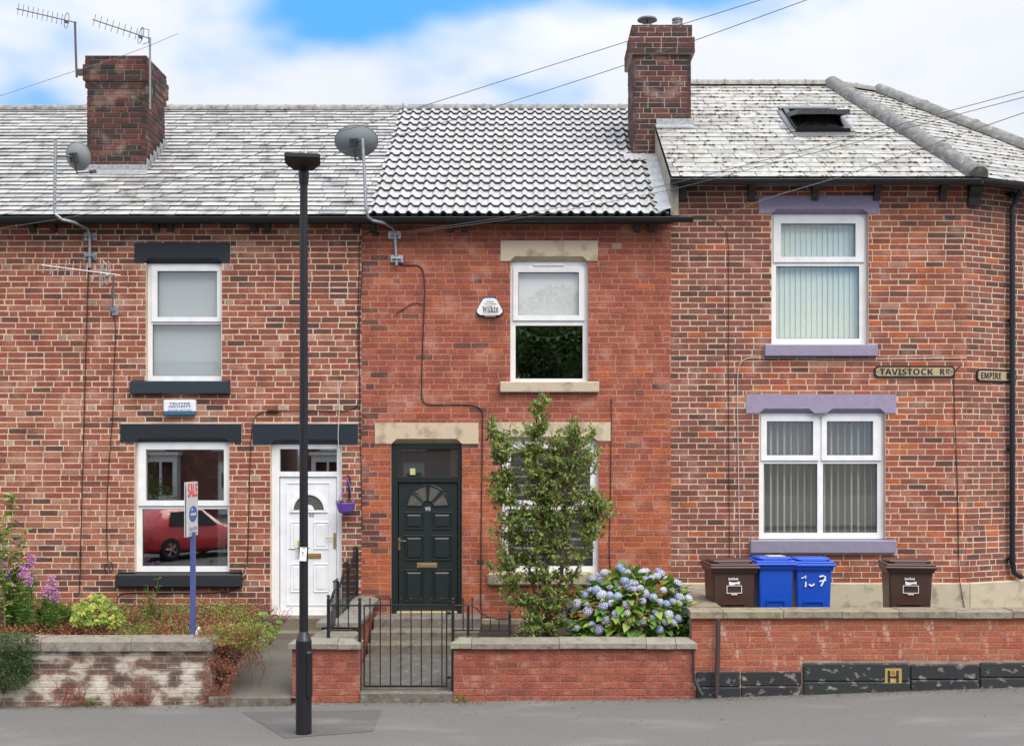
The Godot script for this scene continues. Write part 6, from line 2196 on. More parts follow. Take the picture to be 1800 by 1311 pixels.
func tall_shrub() -> void:
	var z := 1.95
	var s := thing("tall_shrub", at(965, 1116, z), "tall straggly green shrub growing in front of lower window", "shrub")
	var bark := lin(0.16, 0.12, 0.09)
	var trunks := [
		[[966, 1122], [958, 1040], [956, 960], [950, 880], [938, 800], [946, 735], [950, 700]],
		[[972, 1122], [984, 1040], [988, 960], [992, 890], [1003, 820], [1016, 765]],
		[[962, 1122], [944, 1060], [925, 990], [905, 920], [888, 850], [868, 775]],
		[[970, 1122], [990, 1060], [1018, 985], [1040, 930], [1058, 895]],
		[[960, 1122], [936, 1085], [912, 1040], [896, 1005]],
		[[966, 1122], [962, 1020], [955, 930], [965, 840], [985, 790], [1040, 770]]]
	var nodes := []
	for k in trunks.size():
		var p := []
		var rad := []
		var n: int = trunks[k].size()
		for j in n:
			var q: Array = trunks[k][j]
			p.append(at(q[0] + r(-3, 3), q[1], z + r(-0.06, 0.06) + 0.22 * sin(k * 2.3) * j / n))
			rad.append(lerpf(0.03 if k < 2 else 0.017, 0.005, j / (n - 1.0)))
			if j > 0: nodes.append(p[j])
			if j > 0: nodes.append((p[j] + p[j - 1]) / 2)
		var m := mb(vary(bark, 0.15))
		m.tube(p, rad, 7)
		commit(m, "stem", M.bark, s)
	var blobs := [[950, 722, 17, 34, 26], [864, 752, 9, 22, 9], [880, 795, 22, 30, 22], [925, 790, 38, 45, 48], [975, 800, 36, 50, 44], [1020, 765, 22, 30, 20], [1040, 800, 18, 32, 18], [872, 850, 20, 22, 13], [915, 865, 48, 45, 66], [985, 865, 50, 45, 66], [955, 900, 60, 50, 40], [1048, 905, 30, 32, 30], [925, 940, 58, 42, 66], [1000, 945, 40, 34, 40], [1025, 880, 30, 25, 16], [890, 990, 34, 25, 22], [925, 1035, 44, 36, 46], [955, 1080, 42, 30, 38], [975, 1030, 36, 36, 26], [1000, 1000, 24, 26, 10], [920, 1110, 22, 10, 12]]
	var leaves := mb()
	var twigs := mb()
	var pal := [lin(0.24, 0.36, 0.075), lin(0.17, 0.27, 0.06), lin(0.38, 0.48, 0.1), lin(0.22, 0.28, 0.09), lin(0.31, 0.4, 0.1)]
	for b in blobs:
		for k in int(b[4] * 2.1):
			var a := r(0, TAU)
			var q := sqrt(rng.randf())
			var tip := at(b[0] + cos(a) * q * b[2] * 1.22, b[1] + sin(a) * q * b[3] * 1.15, z + r(-0.32, 0.32))
			var best: Vector3 = nodes[0]
			var bd := 1e9
			for nd in nodes:
				var d: float = nd.distance_to(tip) + maxf(0.0, nd.y - tip.y + 0.05) * 2.0
				if d < bd:
					bd = d
					best = nd
			var path := stem_path(best, tip, 5, 0.05)
			var bare := rng.randf() < 0.22
			twigs.col = vary(lin(0.3, 0.16, 0.1) if rng.randf() < 0.6 else lin(0.38, 0.3, 0.21), 0.2)
			twigs.tube(path, [0.005, 0.004, 0.0035, 0.003, 0.002], 4, false)
			if bare:
				twigs.col = vary(lin(0.34, 0.2, 0.14), 0.2)
				twigs.tube([path[4], path[4] + Vector3(r(-0.05, 0.05), r(0.05, 0.16), r(-0.05, 0.05))], [0.003, 0.0015], 3, false)
				for j in 5:
					leaves.col = vary(lin(0.2, 0.07, 0.05), 0.3)
					leaves.leaf(path[3].lerp(path[4], rng.randf()), any_dir(), any_dir(), 0.022, 0.012)
				continue
			for j in 18:
				var t := 0.3 + 0.7 * j / 17.0
				var f := t * 4.0
				var i0 := mini(int(f), 3)
				var p: Vector3 = path[i0].lerp(path[i0 + 1], f - i0) + any_dir() * r(0.0, 0.025)
				leaves.col = vary(lin(0.2, 0.1, 0.05) if rng.randf() < 0.05 else pal[rng.randi() % 5], 0.25)
				var l := r(0.034, 0.072)
				leaves.leaf(p, (any_dir() + Vector3(0, 0.3, 0.25)).normalized(), (any_dir() * 0.8 + Vector3(0, 0.7, 0.35)).normalized(), l, l * 0.46)
	commit(twigs, "twigs", M.bark, s).set_meta("kind", "stuff")
	commit(leaves, "foliage", M.leaf, s).set_meta("kind", "stuff")

func hydrangea() -> void:
	var z := 1.85
	var h := thing("hydrangea", at(1112, 1116, z), "rounded hydrangea bush covered in blue mophead flowers", "shrub")
	var c := at(1112, 1092, z)
	c.y = 0.72
	var rad := Vector3(0.76, 0.66, 0.44)
	var m := mb(lin(0.16, 0.2, 0.07))
	for k in 16:
		var d := any_dir()
		d.y = absf(d.y)
		m.tube(stem_path(Vector3(c.x + r(-0.35, 0.35), 0.48, c.z + r(-0.15, 0.15)), c + d * rad * 0.85, 4, 0.05), 0.006, 5, false)
	commit(m, "stems", M.bark, h).set_meta("kind", "stuff")
	# broad leaf with a bent midrib
	var shapes := []
	for t in [lin(0.18, 0.36, 0.05), lin(0.12, 0.26, 0.045), lin(0.28, 0.44, 0.07), lin(0.38, 0.48, 0.09), lin(0.1, 0.2, 0.05)]:
		m = mb(t)
		var rows := [[], [], []]
		for q in [[0.0, 0.004, 0.0], [0.14, 0.6, 0.03], [0.38, 1.0, 0.05], [0.66, 0.82, 0.02], [0.88, 0.36, -0.06], [1.0, 0.01, -0.13]]:
			rows[0].append(Vector3(-q[1] * 0.036, q[2] * 0.11 + 0.012 * q[1], q[0] * 0.13))
			rows[1].append(Vector3(0, q[2] * 0.11, q[0] * 0.13))
			rows[2].append(Vector3(q[1] * 0.036, q[2] * 0.11 + 0.012 * q[1], q[0] * 0.13))
		m.sheet(rows)
		shapes.append(m)
	var meshes := []
	for q in shapes: meshes.append(q.mesh())
	var rest := mb()
	for k in 900:
		var d := any_dir()
		d.y = absf(d.y) * 1.1 - 0.32
		d = d.normalized()
		if k < 300: d.z = absf(d.z)
		var p := c + d * rad * (r(0.84, 0.99) if k < 300 else r(0.45, 0.95))
		if p.y < 0.5: p.y = 0.5 + r(0, 0.1)
		var out := (d * Vector3(1, 0.4, 1) + any_dir() * 0.55).normalized()
		var up := (Vector3(0, 1, 0) + d * 0.5 + any_dir() * 0.35).normalized()
		var x := up.cross(out).normalized()
		up = out.cross(x).normalized()
		var b := Basis(x, up, out).scaled_local(Vector3.ONE * r(0.9, 1.45))
		var pick := rng.randi() % 5
		if k < 300:
			place(meshes[pick], "leaf", M.leaf, h, Transform3D(b, p))
		else:
			var src: MB = shapes[pick]
			var base := rest.v.size()
			for i in src.v.size():
				rest.v.append(Transform3D(b, p) * src.v[i])
				rest.n.append((b * src.n[i]).normalized())
				rest.c.append(src.c[i])
			for i in src.i: rest.i.append(base + i)
	commit(rest, "inner_foliage", M.leaf, h).set_meta("kind", "stuff")
	var heads := []
	for t in [lin(0.54, 0.62, 0.9), lin(0.68, 0.68, 0.9), lin(0.63, 0.6, 0.86), lin(0.74, 0.78, 0.86), lin(0.44, 0.52, 0.82)]:
		m = mb()
		for k in 62:
			var y := 1.0 - 1.55 * (k + 0.5) / 62.0
			var a := k * 2.39996
			var d := Vector3(sqrt(1 - y * y) * cos(a), y, sqrt(1 - y * y) * sin(a))
			var s := d.cross(Vector3(0.3, 1, 0.2)).normalized()
			var u := s.cross(d)
			var p := d * r(0.9, 1.06)
			var roll := r(0, PI)
			for j in 4:
				m.col = vary(t, 0.16)
				var e := (s * cos(roll + j * PI / 2) + u * sin(roll + j * PI / 2)).normalized()
				m.leaf(p, (e + d * 0.12).normalized(), d, 0.25, 0.27)
		heads.append(m.mesh())
	var put := []
	var tries := 0
	while put.size() < 104 and tries < 4000:
		tries += 1
		var d := any_dir()
		d.y = d.y * 0.8 + 0.52
		d.z = absf(d.z) * 0.9 + 0.06 if rng.randf() < 0.8 else d.z
		d = d.normalized()
		if d.y < -0.02 and rng.randf() < 0.8: continue
		var p := c + d * rad * r(0.98, 1.08)
		var s := r(0.034, 0.06)
		var bad := false
		for q in put:
			if q[0].distance_to(p) < (q[1] + s) * 0.8: bad = true
		if bad: continue
		put.append([p, s])
		var up := (d + Vector3(0, 0.6, 0)).normalized()
		var x := up.cross(Vector3(0, 0.2, 1)).normalized()
		place(heads[rng.randi() % 5], "flower_head", M.petal, h, Transform3D(Basis(x, up, x.cross(up)).scaled_local(Vector3(s, s * 0.85, s)), p))

func make_plants() -> void:
	tall_shrub()
	hydrangea()
	# dense small-leaved evergreen spilling over the wall
	var s := thing("evergreen_shrub", at(5, 1210, 2.4), "dense dark evergreen shrub spilling over whitewashed wall", "shrub")
	var m := mb()
	var dark := [lin(0.06, 0.11, 0.03), lin(0.08, 0.14, 0.04), lin(0.1, 0.17, 0.05), lin(0.16, 0.22, 0.08)]
	cloud(m, at(-20, 1165, 2.5), Vector3(0.5, 0.36, 0.26), 8000, dark, 0.016, 0.032, 0.5, 0.2, 0.6)
	cloud(m, at(30, 1135, 2.5), Vector3(0.3, 0.15, 0.2), 2800, dark, 0.016, 0.03, 0.5, 0.2, 0.5)
	cloud(m, at(25, 1180, 2.62), Vector3(0.2, 0.2, 0.1), 2000, dark, 0.016, 0.03, 0.5, 0.0, 0.4)
	for k in 26:
		var a := at(r(-10, 50), r(1120, 1180), 2.6)
		var b := a + Vector3(r(0.05, 0.28), r(-0.16, 0.1), r(0, 0.14))
		for j in 34:
			m.col = vary(dark[rng.randi() % 4], 0.2)
			m.leaf(a.lerp(b, j / 34.0) + any_dir() * 0.014, any_dir(), any_dir(), r(0.016, 0.026), 0.012)
	commit(m, "foliage", M.leaf, s).set_meta("kind", "stuff")
	m = mb(lin(0.1, 0.08, 0.06))
	for k in 14: m.tube(stem_path(at(r(-30, 20), 1160, 2.3), at(r(-40, 70), r(1120, 1200), r(2.4, 2.65)), 4, 0.05), 0.006, 5, false)
	commit(m, "branches", M.bark, s).set_meta("kind", "stuff")
	# red-stemmed low weeds all over the bed
	var reds := [lin(0.5, 0.12, 0.1), lin(0.4, 0.1, 0.08), lin(0.54, 0.18, 0.13), lin(0.34, 0.22, 0.08)]
	var limes := [lin(0.36, 0.48, 0.09), lin(0.25, 0.38, 0.07), lin(0.46, 0.54, 0.12), lin(0.4, 0.3, 0.1)]
	var patch := FastNoiseLite.new()
	patch.seed = 31
	patch.frequency = 0.9
	m = mb()
	for k in 6000:
		var x := r(-6.6, -3.3)
		var z := r(0.3, 2.36)
		var n := patch.get_noise_2d(x, z * 1.5)
		var pal := reds if n + (0.25 if x < -4.6 or x > -3.9 else -0.1) * r(0, 1) > 0.05 else limes
		var hgt := r(0.04, 0.2) + 0.06 * n
		var foot := Vector3(x, lerpf(0.73, 0.52, (z - 0.02) / 2.25), z)
		var tip := foot + Vector3(r(-0.07, 0.07), hgt, r(-0.05, 0.1))
		m.col = vary(lin(0.24, 0.08, 0.06), 0.2)
		m.tri(foot, foot + Vector3(0.004, 0, 0), tip)
		for j in 4:
			m.col = vary(pal[rng.randi() % 4], 0.25)
			m.leaf(foot.lerp(tip, r(0.4, 1.05)) + any_dir() * 0.02, (any_dir() + Vector3(0, 0.3, 0)).normalized(), (any_dir() + Vector3.UP).normalized(), r(0.016, 0.036), r(0.009, 0.017))
		if rng.randf() < 0.06 and pal == reds:
			m.col = lin(0.6, 0.3, 0.45)
			for j in 3: m.leaf(tip, any_dir(), any_dir(), 0.016, 0.012)
	var o := commit(m, "ground_weeds", M.leaf)
	o.set_meta("kind", "stuff")
	tag(o, "low red and lime weeds carpeting the raised bed", "weeds")
	s = thing("trailing_weed", at(400, 1235, 2.55), "mass of red and green weeds spilling past the wall's end", "weeds")
	m = mb()
	cloud(m, at(395, 1115, 2.25), Vector3(0.34, 0.12, 0.4), 1500, limes + reds, 0.018, 0.04, 0.5, 0.3, 0.4)
	cloud(m, at(405, 1150, 2.3), Vector3(0.34, 0.2, 0.3), 1500, reds + [lin(0.2, 0.22, 0.05)], 0.018, 0.036, 0.45, 0.1, 0.4)
	cloud(m, at(440, 1120, 2.1), Vector3(0.28, 0.16, 0.3), 1200, limes, 0.02, 0.045, 0.5, 0.3, 0.4)
	cloud(m, at(385, 1190, 2.5), Vector3(0.2, 0.22, 0.14), 1200, reds, 0.016, 0.032, 0.45, 0.0, 0.4)
	cloud(m, at(378, 1228, 2.6), Vector3(0.22, 0.07, 0.1), 420, reds, 0.016, 0.03, 0.45, 0.2, 0.4)
	commit(m, "foliage", M.leaf, s).set_meta("kind", "stuff")
	m = mb()
	for k in 130:
		m.col = vary(lin(0.22, 0.07, 0.06), 0.2)
		var a := at(r(350, 470), r(1100, 1180), r(2.1, 2.45))
		m.tube(stem_path(a, a + Vector3(r(-0.12, 0.12), r(-0.3, 0.16), r(0, 0.16)), 4, 0.04), 0.0028, 3, false)
	commit(m, "stems", M.bark, s).set_meta("kind", "stuff")
	for q in [[128, 1218, 45, "red tuft of weed nearest the evergreen at the wall foot"], [230, 1222, 60, "wider red tuft of weed at the middle of the whitewashed wall's foot"]]:
		s = thing("red_weed", at(q[0], 1238, 2.55), q[3], "weed", "weeds at the wall foot")
		m = mb()
		for k in 46:
			var a := at(q[0] + r(-0.55, 0.55) * q[2], 1240, 2.54 + r(0, 0.06))
			var b := a + Vector3(r(-0.12, 0.12), r(0.08, 0.26), r(-0.02, 0.05))
			m.col = vary(reds[rng.randi() % 3], 0.2)
			m.tube([a, a.lerp(b, 0.5) + any_dir() * 0.01, b], 0.002, 3, false)
			for j in 8: m.leaf(a.lerp(b, r(0.3, 1)), any_dir(), any_dir(), r(0.012, 0.028), 0.009)
		commit(m, "foliage", M.leaf, s).set_meta("kind", "stuff")
	for q in [[160, 1240, "tiny bright green weed on pavement below the whitewashed wall"], [811, 1231, "tiny green weed beside the gate's right wall foot"]]:
		s = thing("small_weed", at(q[0], q[1], 2.56), q[2], "weed", "weeds at the wall foot")
		m = mb()
		cloud(m, at(q[0], q[1] - 3, 2.57), Vector3(0.06, 0.035, 0.04), 46, [lin(0.16, 0.26, 0.03), lin(0.2, 0.3, 0.05)], 0.02, 0.045, 0.6, 0.5)
		commit(m, "foliage", M.leaf, s).set_meta("kind", "stuff")
	# tall leafy weed at the picture's left edge, pink willowherb, maple seedling, upright weed
	s = thing("tall_weed", at(20, 1100, 1.6), "tall lime green leafy weed at the photo's left edge", "weed")
	m = mb()
	for q in [[22, 868, 12], [5, 905, 8], [38, 930, 24], [-12, 880, -6], [30, 1000, 30]]:
		var z := r(1.4, 1.8)
		var path := [at(q[2], 1105, z), at((q[0] + q[2]) / 2.0 + r(-3, 3), (q[1] + 1105) / 2.0, z), at(q[0], q[1], z)]
		m.col = lin(0.3, 0.32, 0.16)
		m.tube(path, [0.008, 0.006, 0.003], 5, false)
		for j in 85:
			var t := r(0.1, 1.0)
			var p: Vector3 = path[0].lerp(path[1], t * 2) if t < 0.5 else path[1].lerp(path[2], t * 2 - 1)
			m.col = vary([lin(0.26, 0.42, 0.06), lin(0.38, 0.5, 0.09), lin(0.15, 0.28, 0.06), lin(0.13, 0.24, 0.06)][rng.randi() % 4], 0.2)
			var d := any_dir()
			d.y = absf(d.y) * 0.3 - 0.05
			m.leaf(p, d.normalized(), (Vector3.UP + any_dir() * 0.5).normalized(), r(0.07, 0.16), r(0.035, 0.07))
	commit(m, "foliage", M.leaf, s).set_meta("kind", "stuff")
	s = thing("willowherb", at(75, 1105, 1.7), "clump of narrow leaved weeds with pink flower spikes", "flowers")
	var stalks := mb(lin(0.2, 0.26, 0.1))
	m = mb()
	for q in [[4, 985], [55, 985], [38, 1003], [50, 1016], [92, 1022], [80, 1038], [95, 1046], [12, 1010], [110, 1062], [68, 1060], [120, 1075], [30, 1050]]:
		var z := r(1.5, 1.95)
		var foot := at(q[0] + r(-8, 20), 1108, z)
		var tip := at(q[0], q[1], z)
		stalks.tube([foot, foot.lerp(tip, 0.5) + Vector3(r(-0.02, 0.02), 0, 0), tip, tip + Vector3(r(-0.02, 0.02), 0.07, 0)], [0.006, 0.005, 0.004, 0.002], 5, false)
		for j in 150:
			var p := foot.lerp(tip, r(0.0, 0.82)) + any_dir() * 0.02
			m.col = vary([lin(0.14, 0.3, 0.05), lin(0.2, 0.38, 0.06), lin(0.1, 0.22, 0.05)][rng.randi() % 3], 0.2)
			var d := any_dir()
			d.y = absf(d.y) * 0.7
			m.leaf(p, d.normalized(), (Vector3.UP + any_dir() * 0.6).normalized(), r(0.06, 0.13), 0.016)
		if q[1] < 1050:
			var f := mb()
			for j in 80:
				f.col = vary(lin(0.66, 0.26, 0.62), 0.2)
				f.leaf(tip + Vector3(r(-0.045, 0.045), r(-0.08, 0.06), r(-0.04, 0.04)), any_dir(), any_dir(), r(0.02, 0.036), 0.022)
			commit(f, "flower_spike", M.petal, s)
	commit(stalks, "stalks", M.bark, s).set_meta("kind", "stuff")
	commit(m, "foliage", M.leaf, s).set_meta("kind", "stuff")
	s = thing("maple_seedling", at(170, 1112, 1.9), "low bush with broad yellow-green lobed leaves", "bush")
	var gold := [lin(0.34, 0.46, 0.07), lin(0.48, 0.54, 0.1), lin(0.22, 0.36, 0.07), lin(0.58, 0.56, 0.12)]
	for k in 150:
		m = mb(vary(gold[rng.randi() % 4], 0.15))
		var d := any_dir()
		d.y = absf(d.y)
		var p := at(168, 1098, 1.9) + d * Vector3(0.33, 0.34, 0.25) * r(0.6, 1.0)
		var up := (Vector3(0, 0.7, 0.7) + any_dir() * 0.7).normalized()
		var x := up.cross(any_dir()).normalized()
		m.xf = Transform3D(Basis(x, up, x.cross(up)), p)
		var l := r(0.045, 0.085)
		for j in 5:
			var a := -1.4 + 0.7 * j
			m.leaf(Vector3(), Vector3(sin(a), 0, cos(a)), Vector3.UP, l * (1.0 - 0.12 * absf(j - 2)), l * 0.5)
		commit(m, "leaf", M.leaf, s)
	m = mb(lin(0.16, 0.12, 0.06))
	for k in 16:
		var d := any_dir()
		m.tube(stem_path(at(170 + r(-20, 20), 1112, 1.9), at(168, 1098, 1.9) + Vector3(d.x * 0.28, absf(d.y) * 0.3, d.z * 0.2), 4, 0.03), 0.004, 4, false)
	commit(m, "stems", M.bark, s).set_meta("kind", "stuff")
	s = thing("upright_weed", at(270, 1100, 1.2), "upright leafy weed just below the wide black sill", "weed")
	m = mb()
	for q in [[277, 1016], [258, 1028], [268, 1050], [250, 1055], [290, 1060]]:
		var foot := at(268 + r(-10, 10), 1102, 1.2)
		var tip := at(q[0], q[1], 1.2 + r(-0.1, 0.1))
		m.col = lin(0.2, 0.26, 0.08)
		m.tube([foot, foot.lerp(tip, 0.5), tip], 0.004, 4, false)
		for j in 44:
			m.col = vary([lin(0.12, 0.23, 0.035), lin(0.2, 0.3, 0.05)][rng.randi() % 2], 0.2)
			var d := any_dir()
			d.y = absf(d.y) * 0.6
			m.leaf(foot.lerp(tip, r(0.2, 1)), d.normalized(), (Vector3.UP + any_dir() * 0.6).normalized(), r(0.035, 0.075), 0.022)
	commit(m, "foliage", M.leaf, s).set_meta("kind", "stuff")
	s = thing("broad_leaved_weed", at(474, 1115, 1.5), "few big bright round leaves beside the white door's step", "weed")
	for q in [[462, 1080, 0.13], [481, 1082, 0.1], [470, 1098, 0.12], [484, 1106, 0.16], [474, 1112, 0.11], [458, 1098, 0.1], [490, 1094, 0.09]]:
		m = mb(vary(lin(0.2, 0.34, 0.06), 0.15))
		m.xf = Transform3D(Basis(any_dir(), 0.3), at(q[0], q[1], 1.6 + r(-0.1, 0.1)))
		for j in 7:
			var a := TAU * j / 7.0
			m.leaf(Vector3(), Vector3(cos(a), 0.05, sin(a)), Vector3(0, 0.9, 0.5).normalized(), q[2] * 0.55, q[2] * 0.6)
		commit(m, "leaf", M.leaf, s)
	m = mb(lin(0.2, 0.12, 0.06))
	for k in 6: m.tube(stem_path(at(474, 1135, 1.5), at(460 + k * 6, 1085 + (k % 3) * 10, 1.58), 4, 0.02), 0.004, 4, false)
	commit(m, "stems", M.bark, s).set_meta("kind", "stuff")
	s = thing("red_spray", at(500, 1085, 0.9), "wispy red stalks in front of the white door's foot", "weed")
	m = mb()
	for k in 60:
		m.col = vary(lin(0.4, 0.13, 0.14), 0.2)
		var a := at(455 + r(-10, 30), 1112, 0.9)
		var b := at(r(462, 515), r(1060, 1095), 0.95)
		m.tube([a, a.lerp(b, 0.6) + any_dir() * 0.02, b], 0.0018, 3, false)
		for j in 4: m.leaf(a.lerp(b, r(0.5, 1)) + any_dir() * 0.02, any_dir(), any_dir(), 0.022, 0.008)
	commit(m, "foliage", M.leaf, s).set_meta("kind", "stuff")

# ------------------------------------------------------------------ what the windows mirror: the other side of the street
func make_opposite_side() -> void:
	for k in 3:
		var x: float = [-24.0, -15.5, -7.0][k]
		var z := 41.0
		var lab: String = ["brick house mirrored in the lower window, furthest left across the street", "brick house with white bay across the street, mirrored beside the red car", "brick house across the street behind the large tree"][k]
		var h := thing("opposite_house", Vector3(x, 0, z + 4), lab, "house", "houses across the street")
		var m := mb(lin(0.24, 0.09, 0.065))
		m.slab(x - 3.4, -0.3, x + 3.4, 4.9, [[x - 2.6, 2.9, x - 1.2, 4.4], [x + 0.9, 2.9, x + 2.3, 4.4], [x + 1.2, 0.0, x + 2.2, 2.4]], z, z + 0.3)
		m.span(Vector3(x - 3.4, -0.3, z + 0.31), Vector3(x - 3.1, 4.9, z + 8.0))
		m.span(Vector3(x + 3.1, -0.3, z + 0.31), Vector3(x + 3.4, 4.9, z + 8.0))
		m.span(Vector3(x - 3.09, -0.3, z + 7.7), Vector3(x + 3.09, 4.9, z + 8.0))
		commit(m, "wall", M.brick, h)
		m = mb(lin(0.16, 0.155, 0.16))
		m.quad(Vector3(x + 3.6, 4.85, z - 0.3), Vector3(x - 3.6, 4.85, z - 0.3), Vector3(x - 3.6, 7.3, z + 4), Vector3(x + 3.6, 7.3, z + 4))
		m.quad(Vector3(x - 3.6, 4.85, z + 8.3), Vector3(x + 3.6, 4.85, z + 8.3), Vector3(x + 3.6, 7.3, z + 4), Vector3(x - 3.6, 7.3, z + 4))
		m.tri(Vector3(x - 3.4, 4.9, z), Vector3(x - 3.4, 4.9, z + 8), Vector3(x - 3.4, 7.2, z + 4))
		m.tri(Vector3(x + 3.4, 4.9, z + 8), Vector3(x + 3.4, 4.9, z), Vector3(x + 3.4, 7.2, z + 4))
		commit(m, "roof", M.slate, h)
		m = mb(lin(0.2, 0.08, 0.06))
		m.span(Vector3(x + 2.2, 6.0, z + 3.2), Vector3(x + 3.1, 8.4, z + 4.0))
		commit(m, "chimney", M.brick, h)
		for q in [[x + 2.4, 0.1], [x + 2.85, 0.1]]:
			m = mb(lin(0.5, 0.36, 0.26))
			m.lathe([Vector2(0.12, 8.4), Vector2(0.1, 8.7), Vector2(0.13, 8.75), Vector2(0.1, 8.8)], Vector3(q[0], 0, z + 3.6), 12)
			commit(m, "chimney_pot", M.dull, h)
		# bay with white frames, door, upper windows
		m = mb(lin(0.75, 0.75, 0.73))
		m.slab(x - 2.9, -0.2, x - 0.5, 2.7, [[x - 2.7, 0.9, x - 2.2, 2.4], [x - 2.1, 0.9, x - 1.3, 2.4], [x - 1.2, 0.9, x - 0.7, 2.4]], z - 0.6, z - 0.5)
		m.span(Vector3(x - 3.0, 2.71, z - 0.7), Vector3(x - 0.4, 2.85, z - 0.01))
		m.span(Vector3(x - 2.9, -0.2, z - 0.49), Vector3(x - 2.8, 2.7, z - 0.01))
		m.span(Vector3(x - 0.6, -0.2, z - 0.49), Vector3(x - 0.5, 2.7, z - 0.01))
		commit(m, "bay", M.upvc, h)
		for q in [[x - 2.6, x - 1.2], [x + 0.9, x + 2.3]]:
			m = mb(lin(0.75))
			m.slab(q[0], 2.9, q[1], 4.4, [[q[0] + 0.08, 2.98, q[1] - 0.08, 3.9], [q[0] + 0.08, 3.98, q[1] - 0.08, 4.32]], z + 0.08, z + 0.14)
			var fr := commit(m, "window", M.upvc, h)
			m = mb(lin(0.05))
			m.quad(Vector3(q[1], 2.9, z + 0.16), Vector3(q[0], 2.9, z + 0.16), Vector3(q[0], 4.4, z + 0.16), Vector3(q[1], 4.4, z + 0.16))
			commit(m, "pane", M.obscure_glass, fr)
		m = mb(lin(0.7, 0.7, 0.68))
		m.slab(x + 1.2, 0.0, x + 2.2, 2.4, [[x + 1.35, 1.2, x + 2.05, 1.9]], z + 0.1, z + 0.16)
		commit(m, "door", M.upvc, h)
	# big tree mirrored in the green-door house's windows
	var t := thing("large_tree", Vector3(1.5, 0, 33), "large leafy tree across the street, mirrored in upper window", "tree")
	var m := mb(lin(0.13, 0.1, 0.08))
	m.tube([Vector3(1.5, -0.3, 33), Vector3(1.45, 2, 33), Vector3(1.6, 4.5, 33)], [0.32, 0.25, 0.2], 10)
	for k in 10:
		var a := TAU * k / 10.0
		m.tube(stem_path(Vector3(1.55, 3.2 + 0.15 * k, 33), Vector3(1.55 + cos(a) * 2.4, 5.5 + r(0, 2.5), 33 + sin(a) * 2.2), 5, 0.25), [0.12, 0.1, 0.07, 0.05, 0.03], 6, false)
	commit(m, "trunk", M.bark, t)
	m = mb()
	var pal := [lin(0.14, 0.24, 0.07), lin(0.18, 0.28, 0.085), lin(0.11, 0.19, 0.06)]
	for k in 46:
		var d := any_dir()
		cloud(m, Vector3(1.5, 6.4, 33) + d * Vector3(4.2, 2.6, 2.6) * r(0.2, 1.0), Vector3(1.2, 0.9, 1.1), 520, pal, 0.16, 0.3, 0.55, 0.2, 0.5)
	commit(m, "crown", M.leaf, t).set_meta("kind", "stuff")
	t = thing("garden_bush", Vector3(-16.6, 0, 36), "broad green garden bush across the street, mirrored above red car", "bush")
	m = mb()
	for k in 14:
		var d := any_dir()
		d.y = absf(d.y)
		cloud(m, Vector3(-16.8, 0.6, 36) + d * Vector3(1.6, 2.0, 1.0) * r(0.4, 1.0), Vector3(0.7, 0.6, 0.6), 240, [lin(0.12, 0.18, 0.03), lin(0.18, 0.24, 0.04), lin(0.07, 0.12, 0.03)], 0.08, 0.16, 0.5, 0.2, 0.5)
	commit(m, "crown", M.leaf, t).set_meta("kind", "stuff")
	m = mb(lin(0.13, 0.1, 0.08))
	for k in 6: m.tube(stem_path(Vector3(-16.8, -0.2, 36), Vector3(-16.8 + r(-1, 1), 1.6, 36 + r(-0.6, 0.6)), 4, 0.1), [0.08, 0.06, 0.05, 0.03], 6, false)
	commit(m, "trunk", M.bark, t)
	red_car()

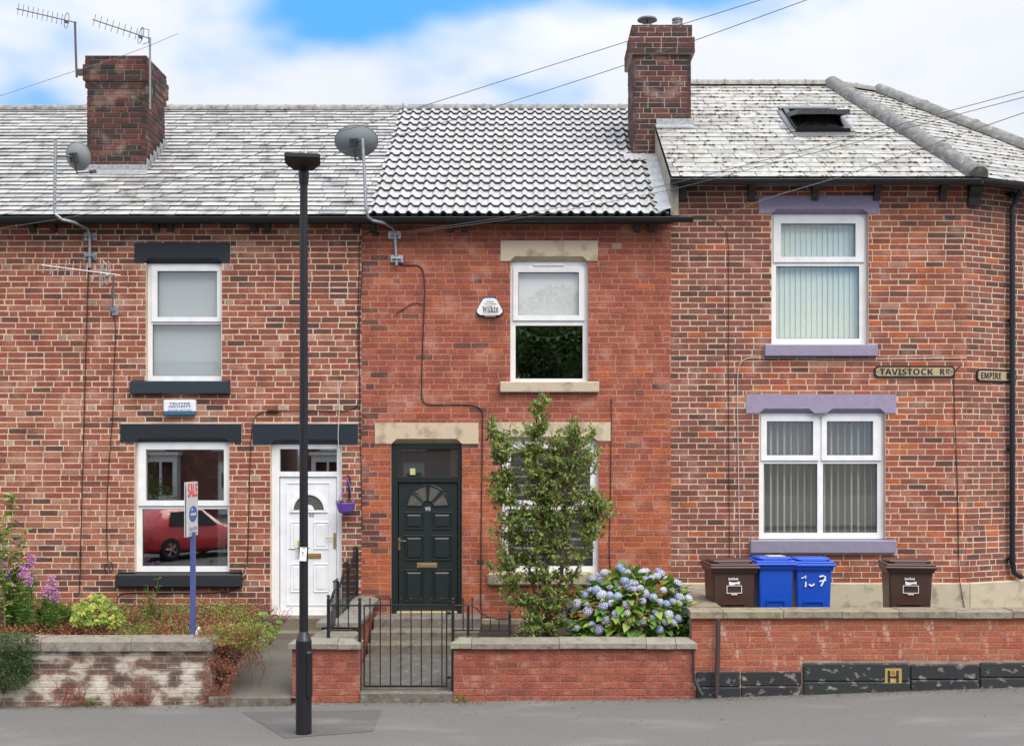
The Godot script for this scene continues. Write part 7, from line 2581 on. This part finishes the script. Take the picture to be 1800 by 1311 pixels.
func red_car() -> void:
	# parked across the street, outside the view; only its reflection shows
	var c := local_thing("red_car", Vector3(-10.0, street(-10.0) - 0.115, 20.0), PI - 0.95, "red hatchback mirrored in the wide lower window", "car")
	var red := lin(0.6, 0.02, 0.03)
	var m := mb(red)
	var sec := func(x: float, w: float, lo: float, hi: float, roof: float) -> Array:
		var row := []
		var pts := [[w * 0.9, lo], [w, lo + 0.15], [w * 1.0, lerpf(lo, hi, 0.6)], [w * 0.94, hi], [w * 0.76, roof], [0.0, roof + 0.03], [-w * 0.76, roof], [-w * 0.94, hi], [-w, lerpf(lo, hi, 0.6)], [-w, lo + 0.15], [-w * 0.9, lo]]
		for q in pts: row.append(Vector3(x, q[1], q[0]))
		return row
	var rows := []
	for q in [[-2.0, 0.6, 0.4, 0.6, 0.62], [-1.95, 0.78, 0.25, 0.66, 0.7], [-1.3, 0.86, 0.2, 0.82, 0.9], [-0.75, 0.87, 0.2, 0.88, 0.96], [0.0, 0.87, 0.2, 0.9, 1.42], [0.5, 0.87, 0.2, 0.92, 1.45], [1.3, 0.86, 0.2, 0.95, 1.4], [1.75, 0.84, 0.22, 0.95, 1.1], [1.95, 0.78, 0.28, 0.85, 0.9], [2.0, 0.6, 0.4, 0.7, 0.75]]:
		rows.append(sec.call(q[0], q[1], q[2], q[3], q[4]))
	m.sheet(rows, true)
	commit(m, "body", M.car_paint, c)
	for s in [-1, 1]:
		m = mb(lin(0.01))
		var y := 0.94
		m.quad(Vector3(-0.45, y, s * 0.84), Vector3(1.25, y + 0.03, s * 0.84), Vector3(1.15, 1.36, s * 0.71), Vector3(0.05, 1.38, s * 0.71))
		commit(m, "side_window", M.obscure_glass, c)
		for x in [-1.25, 1.25]:
			m = mb(lin(0.015))
			m.lathe([Vector2(0.2, -0.1), Vector2(0.31, -0.1), Vector2(0.325, -0.07), Vector2(0.325, 0.07), Vector2(0.31, 0.1), Vector2(0.2, 0.1)], Vector3(x, 0.325, s * 0.8), 22, Basis(Vector3(1, 0, 0), PI / 2))
			var w := commit(m, "wheel", M.dull, c)
			m = mb(lin(0.5))
			for j in 5:
				var a := TAU * j / 5
				m.box(Vector3(x + cos(a) * 0.11, 0.325 + sin(a) * 0.11, s * 0.88), Vector3(0.2, 0.05, 0.03), 0.008, Basis(Vector3(0, 0, 1), a))
			m.lathe([Vector2(0.2, -0.02), Vector2(0.225, 0.0), Vector2(0.2, 0.02)], Vector3(x, 0.325, s * 0.88), 18, Basis(Vector3(1, 0, 0), PI / 2))
			commit(m, "rim", M.galv, w)
	m = mb(lin(0.01))
	m.quad(Vector3(-0.72, 0.985, 0.62), Vector3(-0.72, 0.985, -0.62), Vector3(-0.06, 1.41, -0.56), Vector3(-0.06, 1.41, 0.56))
	commit(m, "windscreen", M.obscure_glass, c)
